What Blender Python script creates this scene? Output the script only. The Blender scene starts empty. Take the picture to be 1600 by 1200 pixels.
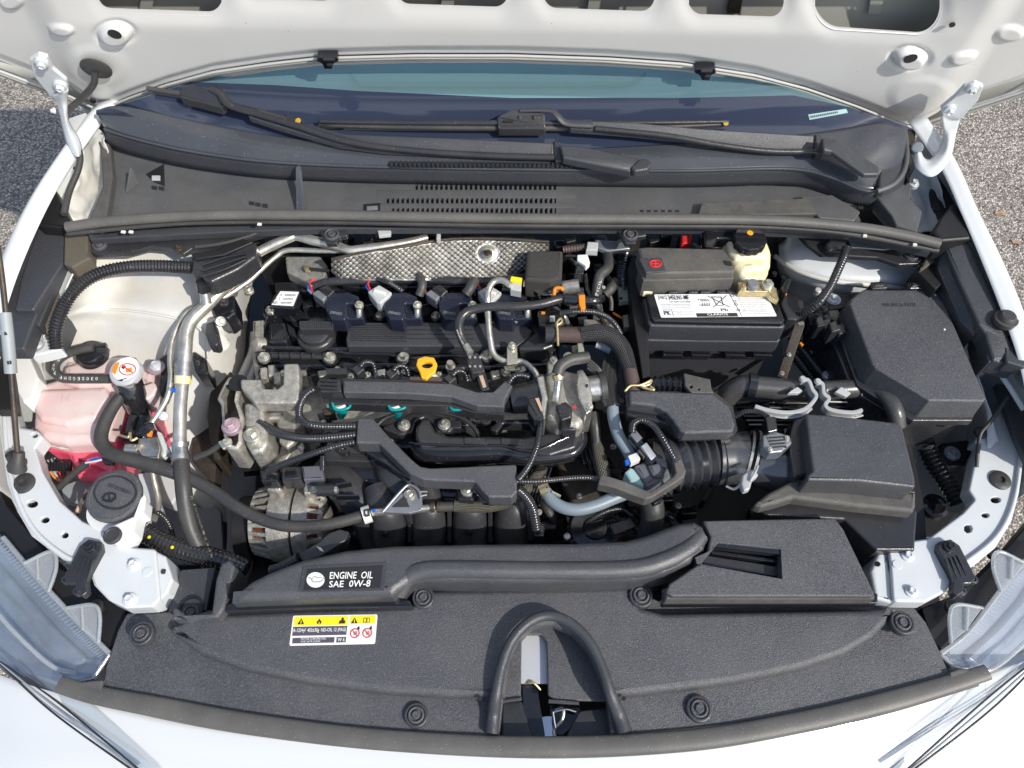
import bpy, bmesh, math, random
from mathutils import Vector, Matrix, noise
from mathutils.geometry import tessellate_polygon
random.seed(7)
R = math.radians
S = bpy.context.scene
C = S.collection
# ---------------------------------------------------------------- camera
PITCH = 58.0
CAM = Vector((0.0, -0.583, 1.783))
F = 1203.0                                    # focal length in photo pixels (1600 wide)
cd = bpy.data.cameras.new('camera'); cam = bpy.data.objects.new('camera', cd); C.objects.link(cam)
cam.location = CAM; cam.rotation_euler = (R(90 - PITCH), 0, 0)
cd.sensor_width = 36; cd.lens = 36 * F / 1600; cd.clip_start = 0.02; cd.clip_end = 400
S.camera = cam
# ---------------------------------------------------------------- sky and sun
SUN = Vector((0.75, -0.66, 0.0)).normalized() * math.cos(R(42)) + Vector((0, 0, math.sin(R(42))))
w = bpy.data.worlds.new('World'); S.world = w; w.use_nodes = True
nt = w.node_tree; bg = nt.nodes['Background']
sky = nt.nodes.new('ShaderNodeTexSky'); sky.sky_type = 'NISHITA'; sky.sun_disc = False
sky.sun_elevation = R(42); sky.sun_rotation = math.atan2(SUN.x, SUN.y)
sky.dust_density = 1.6
nt.links.new(sky.outputs[0], bg.inputs[0]); bg.inputs[1].default_value = 0.15
sl = bpy.data.lights.new('sun', 'SUN'); so = bpy.data.objects.new('sun', sl); C.objects.link(so)
sl.energy = 3.7; sl.angle = R(0.5); sl.color = (1.0, 0.95, 0.86)
so.rotation_euler = SUN.to_track_quat('Z', 'Y').to_euler(); so.location = (3, -3, 5)
S.view_settings.view_transform = 'Standard'; S.view_settings.look = 'None'
S.view_settings.exposure = 0.18; S.view_settings.gamma = 1.0; S.view_settings.use_curve_mapping = False
# ---------------------------------------------------------------- geometry helpers
FW = Vector((0, math.cos(R(PITCH)), -math.sin(R(PITCH)))); UP = Vector((0, math.sin(R(PITCH)), math.cos(R(PITCH)))); RT = Vector((1, 0, 0))
def ray(px, py): return FW + RT * ((px - 800) / F) + UP * ((600 - py) / F)
def W(px, py, z):
    d = ray(px, py); return CAM + d * ((z - CAM.z) / d.z)
def PL(px, py, p0, n, off=0.0):
    d = ray(px, py); return CAM + d * (((p0 - CAM).dot(n) + off) / d.dot(n))
def sc(p): return (p - CAM).dot(FW) / F       # metres per photo pixel at a point
def V(p, z=None):
    if isinstance(p, Vector): return p
    return W(p[0], p[1], p[2] if len(p) > 2 else z)
G_P0 = W(800, 226, .985); G_N = Vector((0, -.45, .893)).normalized()
def G(px, py, off=0.0): return PL(px, py, G_P0, G_N, off)          # windscreen plane
H_P0 = Vector((0, .41, 1.075)); H_N = Vector((0, -math.sin(R(73)), -math.cos(R(73))))
def H(px, py, off=0.0): return PL(px, py, H_P0, H_N, off)          # underside plane of the open bonnet
def link(name, me, mat, parent, smooth=True, ang=35, wn=False):
    if mat is not None: me.materials.append(mat)
    o = bpy.data.objects.new(name, me); C.objects.link(o)
    if parent is not None: o.parent = parent
    if smooth:
        me.shade_smooth(); me.set_sharp_from_angle(angle=R(ang))
    if wn:
        m = o.modifiers.new('wn', 'WEIGHTED_NORMAL'); m.keep_sharp = True
    return o
def tag(o, label, cat, group=None):
    o['label'] = label; o['category'] = cat
    if group: o['group'] = group
    return o
def T(name, label, cat, group=None):
    o = bpy.data.objects.new(name, None); C.objects.link(o); o.empty_display_size = .02
    return tag(o, label, cat, group)
def fillet(P, r, n=4):
    out = []; N = len(P)
    for i in range(N):
        a, b, c = P[i - 1], P[i], P[(i + 1) % N]
        u = a - b; v = c - b; lu, lv = u.length, v.length
        if lu < 1e-6 or lv < 1e-6: continue
        u /= lu; v /= lv
        cosang = max(-1, min(1, u.dot(v)))
        if cosang < -.985: out.append(b); continue
        half = math.acos(cosang) / 2
        t = min(r / max(math.tan(half), .05), lu * .45, lv * .45)
        p, q = b + u * t, b + v * t
        for k in range(n + 1):
            s = k / n; out.append(p * (1 - s) ** 2 + b * (2 * s * (1 - s)) + q * s * s)
    return out
def slab(par, name, mat, pts, z=None, h=.02, bev=.0015, rc=0, holes=(), ext=(0, 0, -1), flare=0.0, seg=3, wn=True, bot=True):
    """prism: outline in photo pixels at height z, thickness h along ext, rounded upper edge"""
    ext = Vector(ext).normalized(); loops = []
    A = [V(p, z) for p in pts]; s = sc(A[0])
    if rc: A = fillet(A, rc * s)
    q = (-ext).to_track_quat('Z', 'Y').inverted()
    def area(L):
        t = [q @ p for p in L]; return sum(t[i - 1].x * t[i].y - t[i].x * t[i - 1].y for i in range(len(t)))
    if area(A) < 0: A.reverse()
    loops.append(A)
    for hl in holes:
        B = [V(p, z) for p in hl]
        if area(B) > 0: B.reverse()
        loops.append(B)
    bm = bmesh.new(); tops = []
    def inset(L, d):
        out = []; N = len(L); nn = []
        for i in range(N):
            e = L[(i + 1) % N] - L[i]; e -= ext * e.dot(ext)
            if e.length < 1e-9: e = Vector((1e-9, 0, 0))
            nn.append((-ext).cross(e.normalized()))
        for i in range(N):
            m = nn[i - 1] + nn[i]; dn = max(1 + nn[i - 1].dot(nn[i]), .45)
            out.append(L[i] + m / dn * d)
        return out
    for li, L in enumerate(loops):
        b = bev if li == 0 else min(bev, .0012)
        rings = [[p + ext * h for p in (inset(L, -flare) if flare and li == 0 else L)]]
        if b > 0:
            for k in range(seg + 1):
                a = math.pi / 2 * k / seg
                rings.append([p + ext * (b * (1 - math.sin(a))) for p in inset(L, b * (1 - math.cos(a)))])
        else: rings.append(L)
        vr = [[bm.verts.new(p) for p in r] for r in rings]; N = len(L)
        for k in range(len(vr) - 1):
            for i in range(N):
                j = (i + 1) % N
                bm.faces.new((vr[k][i], vr[k][j], vr[k + 1][j], vr[k + 1][i]))
        tops.append((vr[-1], vr[0]))
    for idx in ((0, 1) if bot else (0,)):
        vs = [v for t in tops for v in t[idx]]
        tri = tessellate_polygon([[(q @ v.co).xy.to_3d() for v in t[idx]] for t in tops])
        for t in tri:
            a, b_, c = (vs[k] for k in t)
            nrm = (b_.co - a.co).cross(c.co - a.co)
            up = nrm.dot(-ext) > 0
            if (idx == 0) != up: b_, c = c, b_
            try: bm.faces.new((a, b_, c))
            except ValueError: pass
    me = bpy.data.meshes.new(name); bm.to_mesh(me); bm.free()
    return link(name, me, mat, par, wn=wn)
def crom(P, n):
    if len(P) == 2: return [P[0].lerp(P[1], k / n) for k in range(n + 1)]
    out = []; Q = [P[0] * 2 - P[1]] + P + [P[-1] * 2 - P[-2]]
    for i in range(1, len(Q) - 2):
        a, b, c, d = Q[i - 1:i + 3]
        for k in range(n):
            t = k / n
            out.append(.5 * ((2 * b) + (c - a) * t + (2 * a - 5 * b + 4 * c - d) * t * t + (3 * b - a - 3 * c + d) * t ** 3))
    out.append(P[-1]); return out
def tube(par, name, mat, pts, r, z=None, corr=0, cd=.16, n=None, sides=14, flat=1.0, prof=None, cap=True, smooth=8):
    """round or ribbed hose through photo-pixel points; r in photo pixels; corr = rib pitch in pixels"""
    P = [V(p, z) for p in pts]; s = sum(sc(p) for p in P) / len(P)
    C1 = crom(P, smooth)
    L = [0]
    for i in range(1, len(C1)): L.append(L[-1] + (C1[i] - C1[i - 1]).length)
    tot = L[-1]
    if corr: cnt = max(8, int(tot / (corr * s) * 4)); cnt = min(cnt, 900); cnt -= cnt % 4
    else: cnt = max(len(C1), 6)
    cnt = n or cnt
    pp = []; j = 0
    for k in range(cnt + 1):
        d = tot * k / cnt
        while j < len(L) - 2 and L[j + 1] < d: j += 1
        t = (d - L[j]) / max(L[j + 1] - L[j], 1e-9); pp.append(C1[j].lerp(C1[j + 1], min(t, 1)))
    tan = [(pp[min(i + 1, cnt)] - pp[max(i - 1, 0)]).normalized() for i in range(cnt + 1)]
    nv = Vector((0, 0, 1)); nv = (nv - tan[0] * nv.dot(tan[0]))
    if nv.length < .1: nv = Vector((0, 1, 0)) - tan[0] * tan[0].y
    nv.normalize(); bm = bmesh.new(); uvl = bm.loops.layers.uv.new('UVMap'); rings = []
    for i, p in enumerate(pp):
        nv = (nv - tan[i] * nv.dot(tan[i])).normalized(); bn = tan[i].cross(nv)
        f = i / cnt
        if isinstance(r, (list, tuple)):
            x = f * (len(r) - 1); a = int(min(x, len(r) - 2)); rr = r[a] + (r[a + 1] - r[a]) * (x - a)
        else: rr = r
        if corr: rr *= (1, 1 - cd * .5, 1 - cd, 1 - cd * .5)[i % 4] if False else (1 - cd * (.5 - .5 * math.cos(math.pi * i / 2)))
        if prof: rr *= prof(f)
        rr *= s
        rings.append([bm.verts.new(p + (bn * math.cos(2 * math.pi * k / sides) + nv * math.sin(2 * math.pi * k / sides) * flat) * rr) for k in range(sides)])
    for i in range(cnt):
        for k in range(sides):
            j = (k + 1) % sides
            fc = bm.faces.new((rings[i][k], rings[i][j], rings[i + 1][j], rings[i + 1][k]))
            u0, u1 = tot * i / cnt, tot * (i + 1) / cnt; v0, v1 = k / sides, (k + 1) / sides
            for lp, uv in zip(fc.loops, ((u0, v0), (u0, v1), (u1, v1), (u1, v0))): lp[uvl].uv = uv
    if cap: bm.faces.new(list(reversed(rings[0]))); bm.faces.new(rings[-1])
    bm.normal_update(); me = bpy.data.meshes.new(name); bm.to_mesh(me); bm.free()
    return link(name, me, mat, par, ang=60)
def lathe(par, name, mat, p, prof, z=None, axis=(0, 0, 1), n=28, lobes=0, lob=.06):
    """revolved shape; prof = [(radius_px, height_px)...] about p"""
    o = V(p, z); s = sc(o); ax = Vector(axis).normalized(); q = ax.to_track_quat('Z', 'Y')
    bm = bmesh.new(); rings = []
    for (rr, hh) in prof:
        if rr < .01: rings.append([bm.verts.new(o + q @ Vector((0, 0, hh * s)))]); continue
        rings.append([bm.verts.new(o + q @ Vector((math.cos(2 * math.pi * k / n) * rr * s * (1 + (lob if lobes and (k * lobes // n * 2) % 2 == 0 and (k * lobes * 2 // n) % 2 else 0)),
            math.sin(2 * math.pi * k / n) * rr * s * (1 + (lob if lobes and (k * lobes // n * 2) % 2 == 0 and (k * lobes * 2 // n) % 2 else 0)), hh * s))) for k in range(n)])
    for a, b in zip(rings, rings[1:]):
        for k in range(n):
            j = (k + 1) % n
            if len(a) == 1 and len(b) == 1: continue
            if len(b) == 1: bm.faces.new((a[k], a[j], b[0]))
            elif len(a) == 1: bm.faces.new((a[0], b[j], b[k]))
            else: bm.faces.new((a[k], a[j], b[j], b[k]))
    if len(rings[0]) > 1: bm.faces.new(list(reversed(rings[0])))
    if len(rings[-1]) > 1: bm.faces.new(rings[-1])
    bmesh.ops.recalc_face_normals(bm, faces=bm.faces[:])
    me = bpy.data.meshes.new(name); bm.to_mesh(me); bm.free()
    return link(name, me, mat, par, ang=38)
def bar(par, name, mat, a, b, wd, ht, z=None, bev=.0012, up=(0, 0, 1), taper=1.0):
    """bevelled box from a to b; wd across, ht deep (pixels); top face on the a-b line"""
    a = V(a, z); b = V(b, z); s = sc(a); d = (b - a); L = d.length; d.normalize()
    u = Vector(up); u = (u - d * u.dot(d)).normalized(); sd = d.cross(u)
    w1, w2 = wd * s / 2, wd * s / 2 * taper
    return slab(par, name, mat, [a - sd * w1, b - sd * w2, b + sd * w2, a + sd * w1], h=ht * s, bev=min(bev, wd * s * .2), ext=-u, seg=2)
def loft(par, name, mat, rows, nu=6, nv=6, thick=.0015, disp=None, ang=50):
    """smooth sheet through a grid of (px,py,z) or vectors"""
    Rw = [crom([V(p) for p in r], nu) for r in rows]; M = len(Rw[0])
    cols = [crom([r[i] for r in Rw], nv) for i in range(M)]; N = len(cols[0])
    bm = bmesh.new(); vs = [[bm.verts.new(cols[i][j]) for i in range(M)] for j in range(N)]
    for j in range(N - 1):
        for i in range(M - 1):
            bm.faces.new((vs[j][i], vs[j][i + 1], vs[j + 1][i + 1], vs[j + 1][i]))
    bm.normal_update()
    up = sum((f.normal.dot(CAM - f.calc_center_median()) for f in bm.faces))
    if up < 0: bmesh.ops.reverse_faces(bm, faces=bm.faces[:])
    if disp:
        bm.normal_update()
        for v in bm.verts: v.co += v.normal * disp(v.co)
    me = bpy.data.meshes.new(name); bm.to_mesh(me); bm.free()
    o = link(name, me, mat, par, ang=ang)
    if thick:
        m = o.modifiers.new('s', 'SOLIDIFY'); m.thickness = thick; m.offset = -1
    return o
# shared meshes ---------------------------------------------------------------
def bolt_mesh():
    bm = bmesh.new()
    def ring(r, z, n, off=0): return [bm.verts.new((r * math.cos(2 * math.pi * k / n + off), r * math.sin(2 * math.pi * k / n + off), z)) for k in range(n)]
    n = 24
    fl = [ring(1.0, -.6, n), ring(1.0, 0.06, n), ring(.94, .14, n), ring(.66, .22, n)]
    for a, b in zip(fl, fl[1:]):
        for k in range(n): bm.faces.new((a[k], a[(k + 1) % n], b[(k + 1) % n], b[k]))
    bm.faces.new(fl[-1])
    hx = [ring(.62, .18, 6), ring(.62, .68, 6), ring(.54, .78, 6)]
    for a, b in zip(hx, hx[1:]):
        for k in range(6): bm.faces.new((a[k], a[(k + 1) % 6], b[(k + 1) % 6], b[k]))
    ct = [ring(.40, .78, 6), ring(.34, .66, 6)]
    for k in range(6): bm.faces.new((hx[-1][k], hx[-1][(k + 1) % 6], ct[0][(k + 1) % 6], ct[0][k])); bm.faces.new((ct[0][k], ct[0][(k + 1) % 6], ct[1][(k + 1) % 6], ct[1][k]))
    bm.faces.new(ct[1]); me = bpy.data.meshes.new('bolt'); bm.to_mesh(me); bm.free(); me.shade_smooth(); me.set_sharp_from_angle(angle=R(30)); return me
def clip_mesh():
    bm = bmesh.new(); n = 28
    pr = [(1.0, -.5), (1.0, .02), (.95, .12), (.82, .17), (.72, .1), (.68, -.1), (.52, -.1), (.48, .16), (.42, .22), (.28, .22), (.24, .17), (0, .17)]
    rings = []
    for r, z in pr:
        rings.append([bm.verts.new((r * math.cos(2 * math.pi * k / n), r * math.sin(2 * math.pi * k / n), z)) for k in range(n)] if r else [bm.verts.new((0, 0, z))])
    for a, b in zip(rings, rings[1:]):
        for k in range(n):
            j = (k + 1) % n
            if len(b) == 1: bm.faces.new((a[k], a[j], b[0]))
            else: bm.faces.new((a[k], a[j], b[j], b[k]))
    me = bpy.data.meshes.new('clip'); bm.to_mesh(me); bm.free(); me.shade_smooth(); me.set_sharp_from_angle(angle=R(35)); return me
BOLT = bolt_mesh(); CLIP = clip_mesh(); _var = {}
def inst(par, name, mesh, mat, p, r, z=None, axis=(0, 0, 1), rot=None):
    k = (mesh.name, mat.name)
    if k not in _var:
        m = mesh.copy(); m.materials.append(mat); _var[k] = m
    o = bpy.data.objects.new(name, _var[k]); C.objects.link(o); o.parent = par
    q = V(p, z); o.location = q; s = sc(q) * r; o.scale = (s, s, s)
    o.rotation_mode = 'QUATERNION'
    o.rotation_quaternion = Vector(axis).to_track_quat('Z', 'Y') @ Matrix.Rotation(random.random() * 3 if rot is None else rot, 3, 'Z').to_quaternion()
    return o
def bolt(par, p, r, z=None, mat=None, axis=(0, 0, 1), name='bolt'): return inst(par, name, BOLT, mat or M['zinc'], p, r, z, axis)
def clip(par, p, r, z=None, axis=(0, 0, 1)): return inst(par, 'push_clip', CLIP, M['plastic'], p, r, z, axis)
def text(par, name, mat, body, quad, z=None, off=.0007, ext=.0002):
    """flat print mapped on a quad: left-top, right-top, right-bottom, left-bottom"""
    c = bpy.data.curves.new('t', 'FONT'); c.body = body; c.size = 1; c.offset = .012 if 'bold' in name else 0
    c.resolution_u = 2; name = name.replace('_bold', '')
    o = bpy.data.objects.new('t', c); C.objects.link(o); dg = bpy.context.evaluated_depsgraph_get(); dg.update()
    me = bpy.data.meshes.new_from_object(o.evaluated_get(dg)); bpy.data.objects.remove(o); bpy.data.curves.remove(c)
    me.name = name; xs = [v.co.x for v in me.vertices]; ys = [v.co.y for v in me.vertices]
    x0, x1, y0, y1 = min(xs), max(xs), min(ys), max(ys)
    A, B, D, E = [V(p, z) for p in quad]; n = (B - A).cross(A - E).normalized()
    for v in me.vertices:
        u = (v.co.x - x0) / (x1 - x0); t = (v.co.y - y0) / (y1 - y0)
        v.co = (E.lerp(D, u)).lerp(A.lerp(B, u), t) + n * off
    return link(name, me, mat, par, smooth=False)
def quadpt(Q, u, v, z):
    A, B, D, E = [V(p, z) for p in Q]; return A.lerp(B, u).lerp(E.lerp(D, u), v)   # u right, v down
def patch(par, name, mat, Q, uv, z, off=.0004, th=.0003):
    P = [quadpt(Q, u, v, z) + Vector((0, 0, off)) for u, v in uv]
    return slab(par, name, mat, P, h=th, bev=0, wn=False, bot=False)
def circ(x, y, rx, ry=None, n=14, a0=0): 
    ry = ry or rx * .85; return [(x + rx * math.cos(a0 + 2 * math.pi * k / n), y + ry * math.sin(a0 + 2 * math.pi * k / n)) for k in range(n)]
def pill(x, y, w_, h_):
    return fillet2([(x - w_, y - h_), (x + w_, y - h_), (x + w_, y + h_), (x - w_, y + h_)], min(w_, h_) * .8)
def fillet2(P, r):
    Q = fillet([Vector((a, b, 0)) for a, b in P], r, 3); return [(p.x, p.y) for p in Q]
# ---------------------------------------------------------------- materials
M = {}
def mat(name, col, rough=.5, metal=0., spec=.5, bump=0., bscale=900, var=0., vscale=30, var2=None, speck=0., speckcol=(.42, .42, .40), coat=0., sss=0., trans=0., rvar=0., dust=0., dustcol=(.22, .2, .17), sscale=520, grain=(.35, .68)):
    m = bpy.data.materials.new(name); m.use_nodes = True; n = m.node_tree.nodes; l = m.node_tree.links; b = n['Principled BSDF']
    b.inputs['Base Color'].default_value = (*col, 1); b.inputs['Roughness'].default_value = rough; b.inputs['Metallic'].default_value = metal
    b.inputs['Specular IOR Level'].default_value = spec; b.inputs['Coat Weight'].default_value = coat; b.inputs['Coat Roughness'].default_value = .06
    if sss: b.inputs['Subsurface Weight'].default_value = sss; b.inputs['Subsurface Scale'].default_value = .01; b.inputs['Subsurface Radius'].default_value = (1, .5, .4)
    if trans: b.inputs['Transmission Weight'].default_value = trans
    geo = n.new('ShaderNodeNewGeometry'); pos = geo.outputs['Position']; cur = None
    def nz(scale, det=3, ro=.6):
        t = n.new('ShaderNodeTexNoise'); t.inputs['Scale'].default_value = scale; t.inputs['Detail'].default_value = det; t.inputs['Roughness'].default_value = ro; l.new(pos, t.inputs['Vector']); return t.outputs['Fac']
    def ramp(f, a, c):
        t = n.new('ShaderNodeMapRange'); t.inputs['From Min'].default_value = a; t.inputs['From Max'].default_value = c; l.new(f, t.inputs['Value']); return t.outputs['Result']
    def mixc(fac, A, B):
        t = n.new('ShaderNodeMix'); t.data_type = 'RGBA'
        if isinstance(fac, float): t.inputs['Factor'].default_value = fac
        else: l.new(fac, t.inputs['Factor'])
        for k, X in ((6, A), (7, B)):
            if isinstance(X, tuple): t.inputs[k].default_value = (*X, 1)
            else: l.new(X, t.inputs[k])
        return t.outputs[2]
    def mul(f, k):
        t = n.new('ShaderNodeMath'); t.operation = 'MULTIPLY'; l.new(f, t.inputs[0]); t.inputs[1].default_value = k; return t.outputs[0]
    cur = col
    if var:
        c2 = var2 or tuple(x * (1 - var) for x in col)
        cur = mixc(ramp(nz(vscale, 5, .65), *grain), cur, c2)
    if dust: cur = mixc(mul(ramp(nz(9, 4, .7), .42, .75), dust), cur, dustcol)
    if speck:
        v = n.new('ShaderNodeTexVoronoi'); v.inputs['Scale'].default_value = sscale; l.new(pos, v.inputs['Vector'])
        t = n.new('ShaderNodeMapRange'); t.inputs['From Min'].default_value = .26; t.inputs['From Max'].default_value = .16; l.new(v.outputs['Distance'], t.inputs['Value'])
        sp = n.new('ShaderNodeSeparateColor'); l.new(v.outputs['Color'], sp.inputs[0])
        t2 = n.new('ShaderNodeMath'); t2.operation = 'GREATER_THAN'; l.new(sp.outputs[0], t2.inputs[0]); t2.inputs[1].default_value = 1 - speck
        t3 = n.new('ShaderNodeMath'); t3.operation = 'MULTIPLY'; l.new(t.outputs[0], t3.inputs[0]); l.new(t2.outputs[0], t3.inputs[1])
        cur = mixc(mul(t3.outputs[0], .8), cur, speckcol)
    if not isinstance(cur, tuple): l.new(cur, b.inputs['Base Color'])
    if rvar:
        t = n.new('ShaderNodeMapRange'); l.new(nz(24, 4), t.inputs['Value']); t.inputs['From Min'].default_value = .3; t.inputs['From Max'].default_value = .7
        t.inputs['To Min'].default_value = max(.03, rough - rvar); t.inputs['To Max'].default_value = min(1, rough + rvar); l.new(t.outputs[0], b.inputs['Roughness'])
    if bump:
        bp = n.new('ShaderNodeBump'); bp.inputs['Strength'].default_value = bump; bp.inputs['Distance'].default_value = .001; l.new(nz(bscale, 2), bp.inputs['Height']); l.new(bp.outputs[0], b.inputs['Normal'])
    M[name] = m; return m
mat('plastic', (.044, .046, .054), .44, spec=.6, bump=.9, bscale=800, var=.1, vscale=620, var2=(.115, .118, .128), grain=(.42, .68), speck=.10, rvar=.08, dust=.45, dustcol=(.13, .13, .132), sscale=620)
mat('plastic_clean', (.052, .055, .064), .38, spec=.5, bump=.5, bscale=700, var=.3, vscale=500, speck=.03, rvar=.06, dust=.12, dustcol=(.12, .12, .12))
mat('plastic_satin', (.028, .029, .033), .27, spec=.6, bump=.3, bscale=600, speck=.02, rvar=.08, dust=.07)
mat('plastic_gloss', (.013, .014, .018), .13, spec=.75, bump=.12, bscale=200, speck=.012, rvar=.08, dust=.05)
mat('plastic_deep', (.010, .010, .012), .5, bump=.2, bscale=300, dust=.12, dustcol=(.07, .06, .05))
mat('plastic_dusty', (.085, .083, .079), .6, bump=.5, bscale=900, var=.3, vscale=60, speck=.06, dust=.4)
mat('cowl', (.095, .098, .103), .38, bump=.25, bscale=700, var=.2, vscale=25, speck=.03, rvar=.08, dust=.32, dustcol=(.14, .135, .125))
mat('cowl_gloss', (.055, .060, .072), .22, spec=.6, bump=.04, bscale=300, speck=.03, rvar=.06, dust=.22, dustcol=(.12, .125, .13))
mat('rubber', (.042, .042, .043), .48, bump=.25, bscale=500, speck=.03, rvar=.1, dust=.2)
mat('rubber_dusty', (.105, .103, .098), .5, bump=.25, bscale=400, var=.2, vscale=20, speck=.05, dust=.6, dustcol=(.15, .142, .125))
mat('conduit', (.018, .019, .023), .17, spec=.8, bump=.1, bscale=300, speck=.02, dust=.12)
mat('paint', (.62, .645, .66), .22, coat=.6, bump=.02, bscale=60, rvar=.05)
mat('paint_inner', (.61, .64, .66), .38, coat=.15, bump=.05, bscale=160, var=.08, vscale=12, speck=.01, speckcol=(.2, .16, .1))
mat('paint_dirty', (.66, .67, .655), .42, bump=.06, bscale=160, var=.28, vscale=14, var2=(.60, .57, .50), speck=.02, speckcol=(.25, .18, .1))
mat('paint_hood', (.70, .70, .685), .34, coat=.2, bump=.02, bscale=60, var=.06, vscale=5, speck=.003, speckcol=(.1, .08, .06), sscale=260)
mat('alu_cast', (.58, .56, .50), .38, metal=.55, bump=1.0, bscale=500, var=.45, vscale=120, speck=.05, speckcol=(.75, .73, .66), rvar=.12, dust=.4, dustcol=(.16, .14, .11))
mat('alu_machined', (.66, .65, .61), .28, metal=.85, bump=.25, bscale=260, var=.35, vscale=90, rvar=.1)
mat('alu_pipe', (.70, .69, .64), .33, metal=.75, bump=.15, bscale=300, var=.22, vscale=60, var2=(.46, .43, .36), speck=.02, speckcol=(.2, .18, .15), rvar=.1)
mat('runner_black', (.034, .035, .041), .34, bump=.15, bscale=500, speck=.04, rvar=.06, dust=.2)
mat('hem_grey', (.45, .45, .44), .55)
mat('shield', (.66, .66, .62), .40, metal=.55, bump=.3, bscale=300, var=.5, vscale=45, var2=(.20, .19, .17), dust=.3)
mat('pipe_black', (.055, .056, .06), .3, spec=.6, bump=.3, bscale=300, speck=.03, dust=.3)
mat('bellows_black', (.052, .054, .060), .24, spec=1.0, coat=.6, bump=.1, bscale=200, speck=.02, dust=.15)
mat('duct_black', (.046, .048, .055), .34, spec=.7, bump=.5, bscale=800, var=.1, vscale=620, var2=(.09, .092, .10), grain=(.45, .7), speck=.05, rvar=.08, dust=.3, dustcol=(.13, .13, .13))
mat('primer', (.36, .36, .33), .45)
mat('steel', (.60, .59, .55), .36, metal=.75, bump=.1, bscale=300, var=.4, vscale=100)
mat('zinc', (.72, .70, .60), .3, metal=.8, var=.3, vscale=300, bump=.1, bscale=500)
mat('zinc_white', (.62, .64, .66), .32, metal=.35, coat=.2)
mat('gold_zinc', (.75, .62, .34), .32, metal=.8, var=.3, vscale=200)
mat('bolt_pink', (.50, .38, .42), .4, metal=.5)
mat('bracket_steel', (.33, .35, .38), .36, metal=.6, bump=.1, bscale=300, var=.2, vscale=60)
mat('dark_steel', (.06, .05, .042), .5, metal=.3, bump=.4, bscale=300, var=.5, vscale=60, dust=.5, dustcol=(.16, .12, .07))
mat('coil_blue', (.014, .018, .034), .28, coat=.2, speck=.02)
mat('conn_grey', (.46, .48, .48), .4)
mat('conn_white', (.72, .73, .70), .4)
mat('clip_white', (.38, .39, .40), .45)
mat('green_clip', (.30, .34, .29), .5)
mat('sleeve_brown', (.085, .058, .052), .55, bump=.5, bscale=500, speck=.12, speckcol=(.4, .38, .38))
mat('hose_blue', (.20, .25, .29), .42, bump=.06, bscale=200)
mat('pump_teal', (.33, .50, .50), .4)
mat('pump_grey', (.12, .125, .15), .4, speck=.02)
mat('tank_milk', (.70, .60, .575), .32, sss=.2, var=.25, vscale=18, var2=(.68, .46, .46))
mat('tank_pink', (.80, .06, .14), .28, sss=.15, var=.3, vscale=16, var2=(.84, .17, .25))
mat('washer_white', (.78, .79, .78), .38, sss=.1)
mat('brake_tank', (.80, .78, .62), .38, sss=.15, var=.3, vscale=18, var2=(.78, .62, .22))
mat('yellow', (.85, .42, .02), .4)
mat('amber', (.45, .28, .04), .4)
mat('yellow_print', (.90, .75, .02), .4)
mat('orange', (.85, .25, .02), .4)
mat('teal', (.0, .26, .26), .35)
mat('blue_tape', (.0, .12, .62), .45)
mat('red', (.65, .03, .03), .4)
mat('red_print', (.75, .06, .05), .5)
mat('copper', (.16, .035, .018), .4, metal=.5)
mat('white_print', (.82, .83, .82), .5)
mat('grey_print', (.30, .30, .31), .5)
mat('dark_print', (.03, .03, .035), .45)
mat('purple_print', (.09, .08, .11), .4)
mat('wire_tan', (.50, .36, .26), .5)
mat('foil_label', (.03, .03, .032), .16, bump=.6, bscale=90)
mat('brown_seal', (.10, .088, .066), .8, bump=.8, bscale=500, speck=.1, speckcol=(.25, .22, .17))
mat('light_metal', (.30, .33, .35), .5, var=.15, vscale=10, speck=.012, speckcol=(.03, .03, .03))
mat('screw_black', (.02, .02, .02), .4)
mat('chrome', (.8, .8, .8), .08, metal=1.0)
mat('foam', (.05, .048, .045), .9, bump=1.0, bscale=1400, speck=.25, speckcol=(.35, .32, .26), sscale=900)
def braid(name, c1, c2, su, sv):
    m = mat(name, c1, .42); n = m.node_tree.nodes; l = m.node_tree.links; b = n['Principled BSDF']
    uv = n.new('ShaderNodeUVMap'); sp = n.new('ShaderNodeSeparateXYZ'); l.new(uv.outputs[0], sp.inputs[0])
    def mt(op, a, b_=None):
        t = n.new('ShaderNodeMath'); t.operation = op
        for i, x in enumerate((a, b_)):
            if x is None: continue
            if isinstance(x, (int, float)): t.inputs[i].default_value = x
            else: l.new(x, t.inputs[i])
        return t.outputs[0]
    u = mt('MULTIPLY', sp.outputs[0], su); v = mt('MULTIPLY', sp.outputs[1], sv)
    a = mt('SINE', mt('MULTIPLY', mt('ADD', u, v), 6.2832)); c = mt('SINE', mt('MULTIPLY', mt('SUBTRACT', u, v), 6.2832))
    h = mt('MAXIMUM', a, c); f = mt('GREATER_THAN', mt('MULTIPLY', a, c), .25)
    mx = n.new('ShaderNodeMix'); mx.data_type = 'RGBA'; mx.inputs[6].default_value = (*c1, 1); mx.inputs[7].default_value = (*c2, 1); l.new(f, mx.inputs['Factor']); l.new(mx.outputs[2], b.inputs['Base Color'])
    bp = n.new('ShaderNodeBump'); bp.inputs['Strength'].default_value = .9; bp.inputs['Distance'].default_value = .0015; l.new(h, bp.inputs['Height']); l.new(bp.outputs[0], b.inputs['Normal'])
braid('braid', (.012, .012, .014), (.13, .13, .14), 300, 14)
braid('braid_tan', (.025, .024, .022), (.34, .32, .24), 330, 12)
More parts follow.
